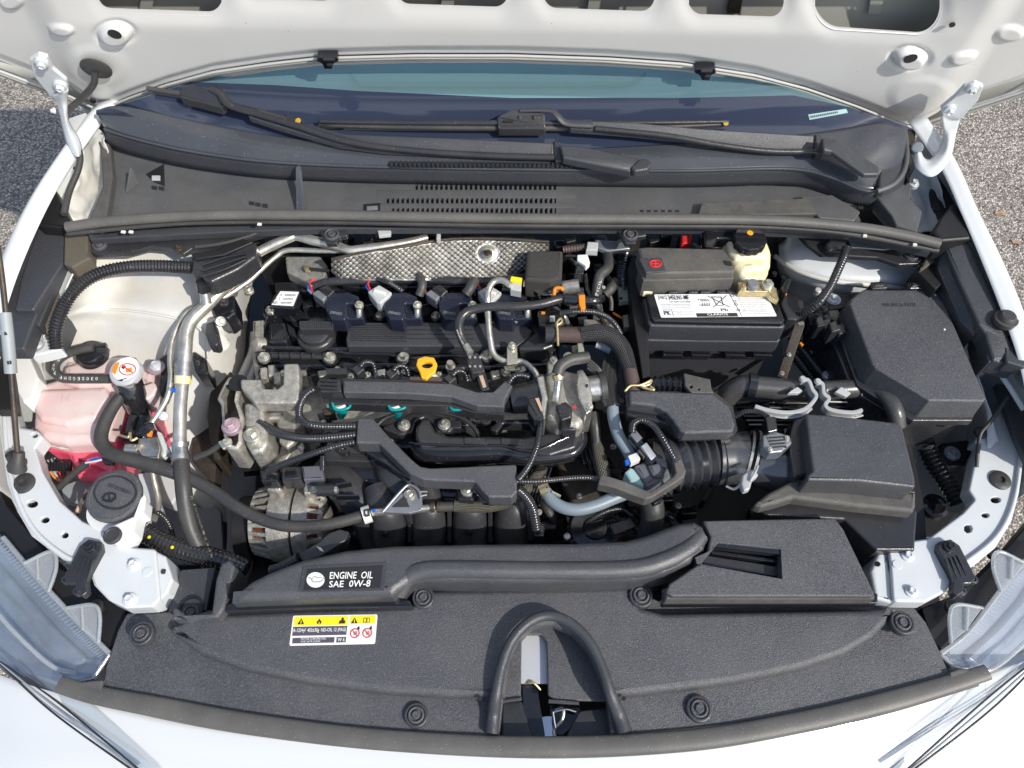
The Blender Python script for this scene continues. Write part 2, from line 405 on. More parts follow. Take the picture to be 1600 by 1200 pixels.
# windscreen and lamp lens
def glassy(name, col, base, k, rough=.03, film=None, ff=.1):
    m = bpy.data.materials.new(name); m.use_nodes = True; n = m.node_tree.nodes; l = m.node_tree.links; n.clear()
    o = n.new('ShaderNodeOutputMaterial'); mx = n.new('ShaderNodeMixShader'); t = n.new('ShaderNodeBsdfTransparent'); g = n.new('ShaderNodeBsdfGlossy'); lw = n.new('ShaderNodeLayerWeight')
    lw.inputs['Blend'].default_value = .25; t.inputs[0].default_value = (*col, 1); g.inputs['Roughness'].default_value = rough
    f = n.new('ShaderNodeMath'); f.operation = 'MULTIPLY_ADD'; l.new(lw.outputs['Facing'], f.inputs[0]); f.inputs[1].default_value = k; f.inputs[2].default_value = base; f.use_clamp = True
    src = t.outputs[0]
    if film:
        d = n.new('ShaderNodeBsdfDiffuse'); d.inputs[0].default_value = (*film, 1); m2 = n.new('ShaderNodeMixShader'); m2.inputs[0].default_value = ff
        l.new(src, m2.inputs[1]); l.new(d.outputs[0], m2.inputs[2]); src = m2.outputs[0]
    l.new(f.outputs[0], mx.inputs[0]); l.new(src, mx.inputs[1]); l.new(g.outputs[0], mx.inputs[2]); l.new(mx.outputs[0], o.inputs[0]); M[name] = m
glassy('lens', (.93, .95, .97), .06, .6, .02, (.60, .64, .70), .14); glassy('clear_tab', (.84, .87, .88), .10, .5, .1, (.75, .78, .80), .3); glassy('windscreen', (.62, .80, .82), .06, .3, .01, (.30, .50, .54), .25)  # teal windscreen film paints in the brightness of reflected sky
mat('frit', (.030, .040, .072), .05, spec=.9)  # blue in the base colour stands in for reflected sky
mat('dash', (.40, .50, .50), .6, bump=.1, bscale=200)
mat('lamp_body', (.30, .34, .41), .3, metal=.2, var=.5, vscale=12)
mat('lamp_dark', (.05, .045, .04), .4)
def asphalt():
    m = bpy.data.materials.new('asphalt'); m.use_nodes = True; n = m.node_tree.nodes; l = m.node_tree.links; b = n['Principled BSDF']
    geo = n.new('ShaderNodeNewGeometry'); v = n.new('ShaderNodeTexVoronoi'); v.inputs['Scale'].default_value = 170; l.new(geo.outputs['Position'], v.inputs['Vector'])
    v2 = n.new('ShaderNodeTexNoise'); v2.inputs['Scale'].default_value = 2.2; v2.inputs['Detail'].default_value = 6; l.new(geo.outputs['Position'], v2.inputs['Vector'])
    sp = n.new('ShaderNodeSeparateColor'); l.new(v.outputs['Color'], sp.inputs[0])
    cr = n.new('ShaderNodeValToRGB'); e = cr.color_ramp.elements; e[0].position = 0; e[0].color = (.22, .195, .165, 1); e[1].position = 1; e[1].color = (1, .92, .80, 1)
    x = e.new(.45); x.color = (.46, .405, .345, 1); x = e.new(.8); x.color = (.75, .66, .56, 1); l.new(sp.outputs[0], cr.inputs[0])
    d = n.new('ShaderNodeMapRange'); d.inputs['From Min'].default_value = .35; d.inputs['From Max'].default_value = .65; d.inputs['To Min'].default_value = 1; d.inputs['To Max'].default_value = .55; l.new(v.outputs['Distance'], d.inputs['Value'])
    mx = n.new('ShaderNodeMix'); mx.data_type = 'RGBA'; mx.blend_type = 'MULTIPLY'; mx.inputs['Factor'].default_value = 1; l.new(cr.outputs[0], mx.inputs[6]); l.new(d.outputs[0], mx.inputs[7])
    m2 = n.new('ShaderNodeMix'); m2.data_type = 'RGBA'; m2.blend_type = 'MULTIPLY'; m2.inputs['Factor'].default_value = .5; l.new(mx.outputs[2], m2.inputs[6]); l.new(v2.outputs['Fac'], m2.inputs[7])
    l.new(m2.outputs[2], b.inputs['Base Color']); b.inputs['Roughness'].default_value = .85
    bp = n.new('ShaderNodeBump'); bp.invert = True; bp.inputs['Strength'].default_value = 1; bp.inputs['Distance'].default_value = .004; l.new(v.outputs['Distance'], bp.inputs['Height']); l.new(bp.outputs[0], b.inputs['Normal'])
    M['asphalt'] = m
asphalt()
# ================================================================ SETTING
gm = bpy.data.meshes.new('ground'); gm.from_pydata([(-60, -60, 0), (60, -60, 0), (60, 60, 0), (-60, 60, 0)], [], [(0, 1, 2, 3)])
g_ = link('asphalt_ground', gm, M['asphalt'], None, smooth=False); g_['kind'] = 'structure'
for i, (x, y, a, lb) in enumerate(((1563, 332, .4, 'small curled tan leaf on the asphalt, the one nearer the wing mirror side'), (1588, 378, 1.9, 'dry orange brown leaf on the asphalt at the right picture edge'))):
    c = W(x, y, .004); P = []
    for k in range(10):
        t = 2 * math.pi * k / 10; rr = .014 * (1 + .35 * math.cos(2 * t) + .18 * (k % 2)); P.append(c + Vector((math.cos(t + a) * rr, math.sin(t + a) * rr * .6, .004 * math.sin(3 * t))))
    if 'leaf_m' not in M: mat('leaf_m', (.40, .26, .16), .7, var=.4, vscale=80)
    tag(slab(None, 'fallen_leaf', M['leaf_m'], P, h=.001, bev=0, wn=False), lb, 'leaf')
# bay floor / inner walls (dark, far below)
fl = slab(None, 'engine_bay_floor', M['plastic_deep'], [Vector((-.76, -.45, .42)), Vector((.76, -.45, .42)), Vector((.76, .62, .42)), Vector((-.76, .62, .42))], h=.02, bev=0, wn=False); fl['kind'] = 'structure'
# ================================================================ BUMPER
t = T('front_bumper', 'white painted front bumper skin below the black bonnet seal', 'bumper')
loft(t, 'bumper_skin', M['paint'], [
    [(-140, 1000, .70), (60, 1075, .735), (330, 1135, .742), (600, 1160, .745), (850, 1165, .746), (1150, 1145, .745), (1400, 1095, .74), (1560, 1050, .735), (1760, 960, .70)],
    [(-160, 1080, .67), (50, 1135, .715), (320, 1180, .73), (600, 1202, .735), (850, 1210, .736), (1150, 1190, .735), (1400, 1140, .725), (1590, 1090, .71), (1780, 1000, .67)],
    [(-160, 1180, .62), (40, 1230, .68), (310, 1260, .70), (600, 1280, .71), (850, 1285, .71), (1150, 1265, .71), (1400, 1230, .69), (1620, 1180, .66), (1800, 1080, .62)],
    [(-140, 1300, .50), (60, 1330, .56), (320, 1350, .58), (600, 1360, .58), (850, 1360, .58), (1150, 1350, .58), (1400, 1330, .56), (1640, 1290, .54), (1800, 1200, .50)],
    [Vector((x_, -.62 + .30 * (x_ / .85) ** 2, .16)) for x_ in (-.84, -.7, -.45, -.2, .0, .25, .5, .7, .84)]], nu=6, nv=4)
# ================================================================ FRONT COVER
t = T('radiator_cover', 'large grained black plastic cover over the radiator with a latch opening', 'cover')
arch_in = [(955, 1152), (948, 1090), (935, 1050), (918, 1015), (895, 990), (865, 976), (835, 978), (810, 996), (797, 1030), (788, 1075), (780, 1152)]
flange = [(160, 1085), (166, 1040), (184, 985), (198, 958), (268, 956), (342, 952), (640, 935), (700, 915), (985, 915), (1040, 945), (1425, 945), (1447, 972), (1466, 1012), (1486, 1058),
    (1330, 1100), (1150, 1130), (1000, 1146)] + arch_in + [(700, 1148), (560, 1138), (400, 1118), (250, 1096)]
slab(t, 'outer_flange', M['plastic'], flange, .762, h=.02, bev=.002, rc=5)
plat = [(262, 985), (300, 958), (342, 948), (352, 958), (642, 945), (648, 930), (668, 922), (985, 915), (1000, 948), (1035, 957), (1400, 950), (1388, 972), (1366, 995), (1320, 1022), (1250, 1045), (1150, 1066), (1060, 1078), (985, 1086),
    ] + [(948, 1088), (935, 1050), (918, 1015), (895, 990), (865, 976), (835, 978), (810, 996), (797, 1030), (790, 1088)] + [(700, 1088), (600, 1082), (480, 1066), (380, 1045), (310, 1020)]
slab(t, 'raised_panel', M['plastic'], plat, .782, h=.018, bev=.009, rc=4, seg=5, bot=False)
# side lugs and tall left tower
slab(t, 'left_tower', M['plastic'], [(270, 945), (300, 968), (330, 958), (337, 905), (345, 880), (358, 874), (367, 884), (362, 905), (350, 950), (340, 965), (268, 968)], .80, h=.05, bev=.004, rc=5)
slab(t, 'left_pocket', M['plastic_clean'], [(282, 890), (336, 886), (322, 955), (262, 958)], .765, h=.03, bev=.002, rc=3)
lathe(t, 'pocket_boss', M['plastic_deep'], (298, 950), [(20, -10), (20, 0), (16, 0), (15, -6), (0, -6)], .7675)
for p, zz, r in (((220, 989), .785, 13), ((650, 1117), .768, 13), ((1093, 1107), .768, 14), ((1411, 972), .785, 13), ((661, 933), .787, 12), ((1002, 930), .787, 13), ((298, 957), .766, 13)):
    lathe(t, 'clip_seat', M['plastic_clean'], p, [(r * 1.5, -12), (r * 1.42, -1.5), (r * 1.3, -.4), (r * 1.12, -.6), (r * 1.05, -3), (0, -3)], zz)
    clip(t, p, r, zz)
for p in ((750, 1091), (975, 1091)): lathe(t, 'drain_hole', M['screw_black'], p, [(3.5, -4), (3.5, 0), (0, .2)], .7845, n=12)
tube(t, 'latch_arch', M['plastic_clean'], [(768, 1146, .768), (771, 1115, .772), (775, 1085, .79), (784, 1040, .796), (800, 1000, .80), (828, 971, .802), (860, 962, .802), (892, 974, .802), (920, 1002, .80), (940, 1042, .796), (954, 1085, .79), (966, 1115, .772), (976, 1144, .768)], [11, 10, 9, 8.5, 8.5, 8.5, 8.5, 8.5, 8.5, 8.5, 9, 11, 12], flat=1.0)
# pocket under the arch
slab(t, 'latch_pocket', M['plastic'], [(782, 1092), (792, 1030), (808, 990), (840, 970), (872, 970), (905, 985), (930, 1030), (950, 1088), (948, 1096), (868, 1094), (856, 1086), (855, 1030), (854, 1002), (846, 992), (824, 992), (815, 1002), (814, 1090), (800, 1094), (782, 1100)], .754, h=.004, bev=.002, rc=3)
slab(t, 'pocket_ledge', M['plastic_satin'], [(785, 1096), (815, 1094), (835, 1160), (783, 1160)], .742, h=.04, bev=.003, rc=5)
slab(t, 'pocket_ledge', M['plastic_satin'], [(905, 1110), (950, 1104), (962, 1160), (880, 1160)], .742, h=.04, bev=.003, rc=5)
t = T('bonnet_latch', 'black and bright metal bonnet latch seen through the slot under the arch', 'latch')
slab(t, 'striker_plate', M['zinc_white'], [(808, 980), (862, 980), (862, 1068), (808, 1068)], .742, h=.003, bev=.0006)  # white material stands in for sun glint on the plate
slab(t, 'latch_plate', M['plastic_gloss'], [(815, 1046), (838, 1044), (842, 1090), (852, 1150), (818, 1160)], .733, h=.004, bev=.001, rc=3)
lathe(t, 'rivet', M['plastic_gloss'], (828, 1052), [(9, -2), (9, 3), (6, 6), (0, 6)], .736)
tube(t, 'spring', M['gold_zinc'], [(820, 1068, .74), (832, 1066, .745), (845, 1078, .74)], 2)
tube(t, 'release_lever', M['zinc'], [(868, 1110, .735), (880, 1108, .738), (878, 1125, .735), (866, 1140, .73), (868, 1155, .73)], 3)
slab(t, 'hook', M['chrome'], [(845, 1120), (862, 1118), (866, 1160), (850, 1160)], .73, h=.004, bev=.001)
tube(t, 'coil', M['zinc'], [(830, 1128, .725), (842, 1130, .727), (840, 1145, .725)], 3)
# long front seal
t = T('front_bonnet_seal', 'long curved dusty rubber seal along the front edge of the radiator cover', 'seal')
tube(t, 'seal_lip', M['rubber_dusty'], [(92, 1069, .768), (150, 1086, .766), (260, 1107, .766), (400, 1132, .766), (600, 1156, .766), (850, 1167, .766), (1080, 1156, .766), (1250, 1128, .766), (1380, 1098, .766), (1480, 1070, .766), (1543, 1050, .768)], [13, 15, 15, 15, 15, 15, 15, 15, 15, 15, 12], flat=.45, n=90, sides=20)
tube(t, 'seal_bulb', M['rubber_dusty'], [(112, 1083, .764), (260, 1118, .762), (400, 1143, .762), (600, 1166, .762), (850, 1178, .762), (1080, 1167, .762), (1250, 1139, .762), (1380, 1110, .762), (1525, 1066, .764)], 6.5, n=80)
slab(t, 'left_end_flap', M['rubber_dusty'], [(90, 1070), (140, 1064), (160, 1062), (158, 1082), (110, 1086)], .770, h=.006, bev=.002, rc=3)
slab(t, 'right_end_flap', M['rubber_dusty'], [(1545, 1048), (1500, 1045), (1484, 1050), (1486, 1072), (1535, 1064)], .770, h=.006, bev=.002, rc=3)
# ================================================================ AIR DUCT + OIL LABEL
t = T('intake_air_duct', 'black air intake snorkel running across the top of the radiator', 'air duct')
duct = [(356, 940), (372, 922), (390, 907), (420, 892), (470, 873), (540, 857), (615, 850), (740, 847), (900, 846), (980, 842), (1010, 834), (1037, 824), (1060, 815), (1085, 812), (1100, 820), (1108, 838), (1102, 858), (1080, 878), (1040, 896), (990, 906), (850, 909), (700, 907), (660, 905), (640, 910), (622, 922), (612, 930), (500, 934), (380, 938)]
slab(t, 'duct_top', M['duct_black'], duct, .825, h=.05, bev=.012, rc=3, seg=6)
slab(t, 'lower_lip', M['plastic_gloss'], [(352, 946), (372, 936), (612, 932), (640, 938), (645, 948), (500, 950), (352, 956)], .797, h=.02, bev=.002, rc=2)
tube(t, 'duct_ridge', M['duct_black'], [(622, 926, .80), (634, 905, .812), (655, 893, .818), (700, 890, .82), (850, 892, .82), (980, 890, .82), (1035, 878, .82), (1075, 858, .818), (1095, 838, .815)], 15, n=70, flat=.9)
slab(t, 'label_recess', M['plastic_clean'], [(474, 884), (604, 878), (600, 922), (466, 924)], .8262, h=.002, bev=.0004)
t2 = T('oil_label', 'glossy black label with white oil can roundel reading ENGINE OIL SAE 0W-8', 'label')
OL = [(480, 889), (598, 883), (594, 918), (474, 922)]
slab(t2, 'label_film', M['foil_label'], OL, .8266, h=.0004, bev=0, wn=False)
text(t2, 'lettering_bold', M['white_print'], 'ENGINE  OIL', [(516, 894), (584, 893), (582, 904), (515, 905)], .8266)
text(t2, 'lettering_bold', M['white_print'], 'SAE  0W-8', [(515, 908), (580, 906), (578, 917), (514, 918)], .8266)
slab(t2, 'roundel', M['white_print'], circ(493, 906, 14, 12, 24), .8272, h=.0004, bev=0, wn=False)
tube(t2, 'oil_can_symbol', M['grey_print'], [(482, 902, .8276), (487, 905, .8276), (489, 909, .8276), (500, 909, .8276), (505, 905, .8276), (507, 902, .8276)], .8, sides=4)
tube(t2, 'oil_can_symbol', M['grey_print'], [(487, 905, .8276), (492, 901, .8276), (497, 903, .8276), (503, 902, .8276)], .7, sides=4)
# resonator box on the right of the duct
t = T('intake_resonator_box', 'flat black resonator box with a ribbed recess at the right end of the duct', 'air box')
slab(t, 'box_top', M['plastic'], [(1098, 813), (1305, 809), (1318, 826), (1366, 925), (1364, 932), (1050, 932), (1040, 925), (1046, 912), (1090, 882), (1106, 862), (1110, 838)], .825, h=.03, bev=.003, rc=3,
    holes=[[(1122, 848), (1220, 858), (1222, 904), (1090, 880), (1088, 872), (1110, 862)]])
slab(t, 'front_face', M['plastic_dusty'], [(1040, 918), (1366, 924), (1368, 936), (1040, 936)], .818, h=.03, bev=.003, rc=3)
slab(t, 'base_lip', M['plastic_gloss'], [(1034, 918), (1372, 926), (1372, 943), (1034, 944)], .80, h=.015, bev=.002, rc=4)
slab(t, 'recess_floor', M['plastic_gloss'], [(1095, 835), (1228, 850), (1228, 910), (1080, 885)], .79, h=.01, bev=.001)
bar(t, 'recess_rib', M['plastic_gloss'], (1118, 850), (1222, 862), 9, 14, .822); bar(t, 'recess_rib', M['plastic_satin'], (1095, 874), (1222, 894), 16, 14, .806); bar(t, 'recess_rib', M['plastic_gloss'], (1112, 862), (1224, 878), 6, 12, .808)
# warning label
t = T('warning_label', 'yellow white and black coolant gas warning label on the radiator cover', 'label')
WL = [(458, 962), (590, 960), (586, 1006), (452, 1009)]
zz = .7825
P = [V(p, zz) for p in WL]; slab(t, 'label_base', M['white_print'], WL, zz, h=.0006, bev=0, rc=3, wn=False)
def rect(u0, v0, u1, v1): return [(u0, v0), (u1, v0), (u1, v1), (u0, v1)]
patch(t, 'yellow_panel', M['yellow_print'], WL, rect(.02, .04, .655, .35), zz, .0004); patch(t, 'yellow_panel', M['yellow_print'], WL, rect(.68, .04, .98, .31), zz, .0004)
patch(t, 'dark_panel', M['purple_print'], WL, rect(.02, .38, .655, .68), zz, .0004); patch(t, 'dark_panel', M['purple_print'], WL, rect(.03, .75, .52, .93), zz, .0004); patch(t, 'dark_panel', M['purple_print'], WL, rect(.545, .75, .655, .93), zz, .0004)
for u in (.10, .73):
    patch(t, 'warning_triangle', M['dark_print'], WL, [(u - .035, .30), (u + .045, .30), (u + .005, .10)], zz, .0008); patch(t, 'exclamation_mark', M['yellow_print'], WL, rect(u, .17, u + .01, .28), zz, .0011)
patch(t, 'flame_symbol', M['dark_print'], WL, [(.30, .30), (.29, .24), (.31, .17), (.315, .11), (.33, .18), (.345, .20), (.345, .28), (.33, .31)], zz, .0008)
patch(t, 'flame_symbol', M['yellow_print'], WL, [(.31, .29), (.32, .22), (.333, .29)], zz, .0011)
patch(t, 'reader_symbol', M['dark_print'], WL, [(.55, .30), (.56, .20), (.58, .18), (.58, .10), (.605, .10), (.605, .17), (.625, .2), (.625, .30)], zz, .0008)
for r in (rect(.84, .12, .875, .28), rect(.88, .12, .915, .28)):
    patch(t, 'manual_symbol', M['dark_print'], WL, r, zz, .0008); a, b = r[0], r[2]; patch(t, 'manual_symbol', M['yellow_print'], WL, rect(a[0] + .007, a[1] + .02, b[0] - .007, b[1] - .02), zz, .0011)
def Q4(u0, v0, u1, v1): return [quadpt(WL, *p, zz) + Vector((0, 0, .0004)) for p in rect(u0, v0, u1, v1)]
text(t, 'lettering_bold', M['white_print'], 'R-1234yf  450±30g  ND-OIL 12 (PAG)', Q4(.03, .44, .645, .60))
text(t, 'lettering', M['white_print'], 'MOTOR CORPORATION', Q4(.13, .76, .42, .83)); text(t, 'lettering', M['white_print'], 'SAE J639 J2842', Q4(.13, .85, .36, .92)); text(t, 'lettering_bold', M['white_print'], 'W 6', Q4(.56, .78, .64, .90))
for cu in (.755, .90):
    P = [quadpt(WL, cu + .052 * math.cos(a), .64 + .15 * math.sin(a), zz) + Vector((0, 0, .001)) for a in [2 * math.pi * k / 16 for k in range(17)]]
    tube(t, 'prohibition_ring', M['red_print'], P, .8, sides=4, smooth=1); tube(t, 'prohibition_bar', M['red_print'], [quadpt(WL, cu - .035, .53, zz) + Vector((0, 0, .001)), quadpt(WL, cu + .035, .75, zz) + Vector((0, 0, .001))], .8, sides=4)
    patch(t, 'hand_symbol', M['grey_print'], WL, [(cu - .02, .62), (cu + .02, .56), (cu + .03, .66), (cu - .01, .71)], zz, .0007); patch(t, 'tool_symbol', M['dark_print'], WL, [(cu + .02, .45), (cu + .045, .40), (cu + .05, .5), (cu + .03, .55)], zz, .0007)
# ================================================================ HEADLAMPS
def lamp(left):
    m = (lambda p: p) if left else (lambda p: (1640 - p[0],) + tuple(p[1:]))
    side = 'left' if left else 'right'
    t = T('headlamp', 'clear headlamp unit at the %s corner, its mounting tabs beside the %s white bracket' % (('lower left', 'left') if left else ('lower right', 'right')), 'headlamp', 'the two headlamps')
    body = [(-60, 770, .74), (5, 840, .765), (60, 905, .765), (125, 975, .76), (172, 1022, .755), (146, 1060, .752), (104, 1068, .75), (150, 1105, .742), (255, 1205, .732), (225, 1215, .722), (90, 1118, .725), (0, 1045, .715), (-90, 960, .69), (-120, 850, .70)]
    if not left: body = [(1695, 770, .74), (1625, 850, .765), (1570, 915, .765), (1515, 985, .76), (1470, 1022, .755), (1490, 1042, .752), (1540, 1052, .75), (1500, 1092, .742), (1385, 1205, .732), (1410, 1215, .722), (1545, 1110, .725), (1640, 1025, .715), (1730, 940, .69), (1760, 850, .70)]
    def sh(p, dz): return (p[0], p[1], p[2] + dz)
    slab(t, 'housing', M['lamp_body'], [sh(p, -.022) for p in body], h=.05, bev=.002, rc=3)
    slab(t, 'lens', M['lens'], body, h=.006, bev=.003, rc=4, bot=False)
    e = [body[i] for i in (1, 2, 3, 4)]
    tube(t, 'lens_edge', M['clear_tab'], [sh(p, .002) for p in e], 4); tube(t, 'lens_edge', M['clear_tab'], [sh(body[4], .002), sh(body[5], .002)], 3)
    for k in range(3):
        a, b, c = body[7], body[8], body[10]
        off = 4 + 9 * k; sg = -1 if left else 1
        tube(t, 'trim_strip', M['light_metal'] if k == 1 else M['plastic_satin'], [(body[11][0], body[11][1] - 12 + off * .2, .712 + .02), (body[10][0] + sg * off * .3, body[10][1] - 26 + off, .735), (body[9][0] + sg * off * .3, body[9][1] - 8 + off * .2, .738)], 1.5)
    # ribbed reflector strip
    ex = e[:]
    for k in range(44):
        f = k / 43 * 2.98; i = int(f); fr = f - i; a = V(ex[i]).lerp(V(ex[i + 1]), fr); dr = Vector((-1 if left else 1, -.55, 0)).normalized()
        bar(t, 'reflector_flute', M['clear_tab'], a + dr * .006 + Vector((0, 0, -.009)), a + dr * .015 + Vector((0, 0, -.011)), 1.6, 2, bev=0)
    inner = [(-40, 830, .72), (20, 905, .74), (80, 975, .738), (140, 1030, .733), (100, 1050, .73), (30, 1010, .72), (-60, 930, .70)]
    if not left: inner = [m(p) for p in inner]
    slab(t, 'inner_bezel', M['lamp_body'], inner, h=.02, bev=.006, rc=8)
    dirt = [(35, 1005, .748), (50, 1000, .748), (78, 1043, .748), (70, 1047, .748)]
    gl = [(-30, 925, .745), (20, 985, .748), (80, 1040, .746), (120, 1052, .744)]; tube(t, 'light_guide', M['clear_tab'], gl if left else [(m(p)[0], p[1], p[2]) for p in gl], 3.5)
    for tb in (((38, 880), (58, 868), (80, 862), (88, 886), (76, 925), (60, 905)), ((105, 950), (128, 948), (145, 945), (156, 962), (154, 1005), (130, 985))):
        P = list(tb) if left else [m(p) for p in tb]
        slab(t, 'mounting_tab', M['clear_tab'], P, .772, h=.002, bev=.001, rc=3)
        tube(t, 'tab_rib', M['clear_tab'], [(P[0][0], P[0][1], .774), (P[2][0], P[2][1], .78), (P[3][0], P[3][1], .778), (P[4][0], P[4][1], .772)], 3)
        tube(t, 'tab_rib', M['clear_tab'], [(P[1][0], P[1][1], .775), (P[5][0], P[5][1], .774)], 2.5)
        lathe(t, 'tab_bush', M['screw_black'], ((P[2][0] + P[3][0]) / 2, P[2][1] + 2), [(11, -8), (11, 0), (7, 2), (0, 2)], .768)
    # black carrier behind
    car = [(-20, 720), (10, 790), (60, 850), (110, 900), (150, 930), (200, 950), (184, 1000), (168, 1015), (110, 960), (40, 890), (-30, 820)]
    slab(t, 'carrier', M['plastic_deep'] , [m(p) if not left else p for p in car], .748, h=.03, bev=.002, rc=3)
    return t
lamp(True); lamp(False)
# ================================================================ WHITE RADIATOR SUPPORT ARMS
t = T('radiator_support_arm', 'pale painted steel arm with oval holes at the left of the bay', 'bracket')
arm = [(4, 560), (22, 640), (30, 668), (58, 673), (67, 682), (54, 700), (66, 738), (92, 782), (128, 814), (160, 828), (178, 850), (210, 856), (243, 858), (250, 935), (238, 948), (195, 950), (170, 938), (148, 915), (140, 890), (95, 872), (50, 838), (28, 800), (12, 755), (4, 700), (-6, 640), (-10, 580)]
slab(t, 'arm', M['paint_inner'], arm, .795, h=.005, bev=.003, rc=6, seg=4, holes=[circ(50, 787, 9, 6), circ(70, 812, 7, 5), circ(101, 836, 6, 5, 8, .4), circ(54, 680, 5, 4, 8)])
slab(t, 'arm_skirt', M['paint_inner'], arm, .7905, h=.026, bev=0, rc=6, holes=[circ(50, 787, 17, 13), circ(70, 812, 14, 12), circ(101, 836, 14, 12), circ(54, 680, 9, 8, 8)])
slab(t, 'end_box', M['paint_inner'], [(240, 859), (258, 868), (270, 905), (262, 925), (236, 950), (240, 930)], .788, h=.05, bev=.004, rc=3)
lathe(t, 'box_hole', M['screw_black'], (256, 893), [(4, -3), (4, .5), (0, .6)], .789, axis=(.6, 0, .8), n=12)
tube(t, 'edge_fold', M['paint_inner'], [(4, 600, .796), (10, 700, .797), (20, 755, .797), (36, 800, .797), (60, 836, .797), (100, 868, .797), (142, 886, .797)], 3.5)
bolt(t, (209, 882), 10, .796, M['paint_inner']); bolt(t, (203, 937), 11, .796, M['paint_inner'])
lathe(t, 'spot_weld', M['paint_inner'], (230, 893), [(8, -1), (7, .6), (0, .9)], .7955)
slab(t, 'hole_shade_plate', M['plastic_deep'], [(38, 770), (60, 775), (120, 825), (118, 850), (90, 850), (45, 812)], .768, h=.01, bev=0)  # dark plate added under the arm so its holes look shaded
lathe(t, 'grommet', M['rubber'], (37, 755), [(17, -3), (17, 1), (13, 3.5), (6, 3.5), (5, 0), (0, 0)], .797)
lathe(t, 'rod_boot', M['rubber'], (27, 726), [(14, -2), (15, 2), (10, 8), (9.5, 22), (8, 23), (0, 23)], .80, axis=(-.05, .4, .9))
t = T('radiator_support_arm', 'white painted steel arm with oval holes at the right of the bay', 'bracket')
arm = [(1574, 606), (1546, 668), (1528, 680), (1524, 690), (1533, 692), (1524, 717), (1514, 765), (1524, 780), (1505, 801), (1450, 842), (1387, 850), (1392, 880), (1396, 940), (1446, 941), (1478, 924), (1492, 903), (1520, 885), (1555, 856), (1580, 815), (1592, 770), (1597, 720), (1600, 660), (1606, 600)]
slab(t, 'arm', M['paint_inner'], arm, .795, h=.005, bev=.003, rc=6, seg=4, holes=[circ(1556, 781, 8, 5), circ(1540, 805, 6, 4), circ(1513, 826, 7, 7, 7)])
slab(t, 'arm_skirt', M['paint_inner'], arm, .7905, h=.026, bev=0, rc=6, holes=[circ(1556, 781, 15, 11), circ(1540, 805, 12, 9), circ(1510, 828, 14, 12)])
slab(t, 'end_box', M['paint_inner'], [(1388, 849), (1372, 862), (1360, 892), (1368, 935), (1394, 942), (1398, 905), (1390, 888)], .788, h=.05, bev=.005, rc=3)
lathe(t, 'box_hole', M['screw_black'], (1371, 881), [(4, -3), (4, .5), (0, .6)], .791, axis=(-.6, 0, .8), n=12)
tube(t, 'edge_fold', M['paint_inner'], [(1600, 640, .797), (1594, 720, .797), (1586, 775, .797), (1572, 815, .797), (1548, 848, .797), (1500, 885, .797)], 3.5)
bolt(t, (1418, 868), 10, .796, M['paint_inner']); bolt(t, (1424, 924), 10, .796, M['paint_inner'])
lathe(t, 'spot_weld', M['paint_inner'], (1402, 882), [(8, -1), (7, .6), (0, .9)], .7955)
slab(t, 'hole_shade_plate', M['plastic_deep'], [(1572, 765), (1548, 772), (1500, 815), (1505, 845), (1530, 845), (1566, 812)], .768, h=.01, bev=0)  # added dark plate, stands in for shade inside the arm holes
lathe(t, 'grommet', M['rubber'], (1563, 750), [(16, -3), (16, 1), (12, 3.5), (6, 3.5), (5, 0), (0, 0)], .797)
lathe(t, 'cable_grommet', M['rubber'], (1533, 676), [(10, -3), (10, 2), (6, 5), (0, 5)], .797)
# ribbed lamp clips on arms
for left in (True, False):
    m = (lambda x, y: (x, y)) if left else (lambda x, y: (1624 - x, y))
    t = T('lamp_retainer', 'ribbed black retainer screwed to the %s support arm above the headlamp' % ('left' if left else 'right'), 'retainer', 'lamp retainers')
    slab(t, 'strap', M['plastic_satin'], [m(*p) for p in ((124, 852), (138, 842), (157, 846), (159, 858), (140, 893), (134, 905), (136, 925), (128, 932), (117, 925), (118, 912), (106, 912), (99, 905), (102, 895), (110, 880))], .806, h=.012, bev=.002, rc=3)
    for k in range(4): bar(t, 'rib', M['plastic_satin'], (*m(131 + k * 6 - 4, 868 + k * 2), .8085), (*m(113 + k * 7, 900 + k * 3), .8065), 2.5, 4)
    bolt(t, m(140, 854), 9, .809, M['plastic_gloss'], name='screw')
    for p in ((104, 906), (122, 924)): lathe(t, 'eyelet', M['plastic_satin'], m(*p), [(7, -6), (7, 3), (3.5, 4), (3, 0), (0, 0)], .802)
# ================================================================ FENDERS
def fender(left):
    t = T('front_wing', 'white front wing panel along the %s edge of the bay' % ('left' if left else 'right'), 'wing', 'front wings')
    if left:
        rows = [[(196, 150, .985), (150, 205, .975), (92, 292, .96), (40, 400, .935), (6, 500, .91), (-10, 600, .885), (-12, 700, .86)],
                [(150, 165, .99), (92, 245, .98), (48, 315, .965), (8, 400, .94), (-30, 510, .91), (-45, 610, .885), (-45, 720, .86)],
                ]
        edge = [V(p) for p in rows[1]]
    else:
        rows = [[(1418, 190, .985), (1470, 265, .975), (1500, 330, .965), (1530, 400, .95), (1562, 480, .925), (1590, 560, .90), (1606, 640, .87), (1612, 720, .86)],
                [(1445, 180, .99), (1492, 250, .98), (1528, 330, .965), (1562, 400, .95), (1592, 470, .93), (1625, 560, .90), (1650, 640, .87), (1660, 720, .86)],
                ]
        edge = [V(p) for p in rows[1]]
    sg = -1 if left else 1
    rows += [[p + Vector((sg * (.020 if left else .006), 0, -.03)) for p in edge], [p + Vector((sg * (.026 if left else .01), 0, -.12)) for p in edge], [p + Vector((sg * .02, 0, -.4)) for p in edge], [Vector((p.x + sg * .0, p.y, .14)) for p in edge]]
    loft(t, 'wing_panel', M['paint'], rows, nu=6, nv=5, thick=.001)
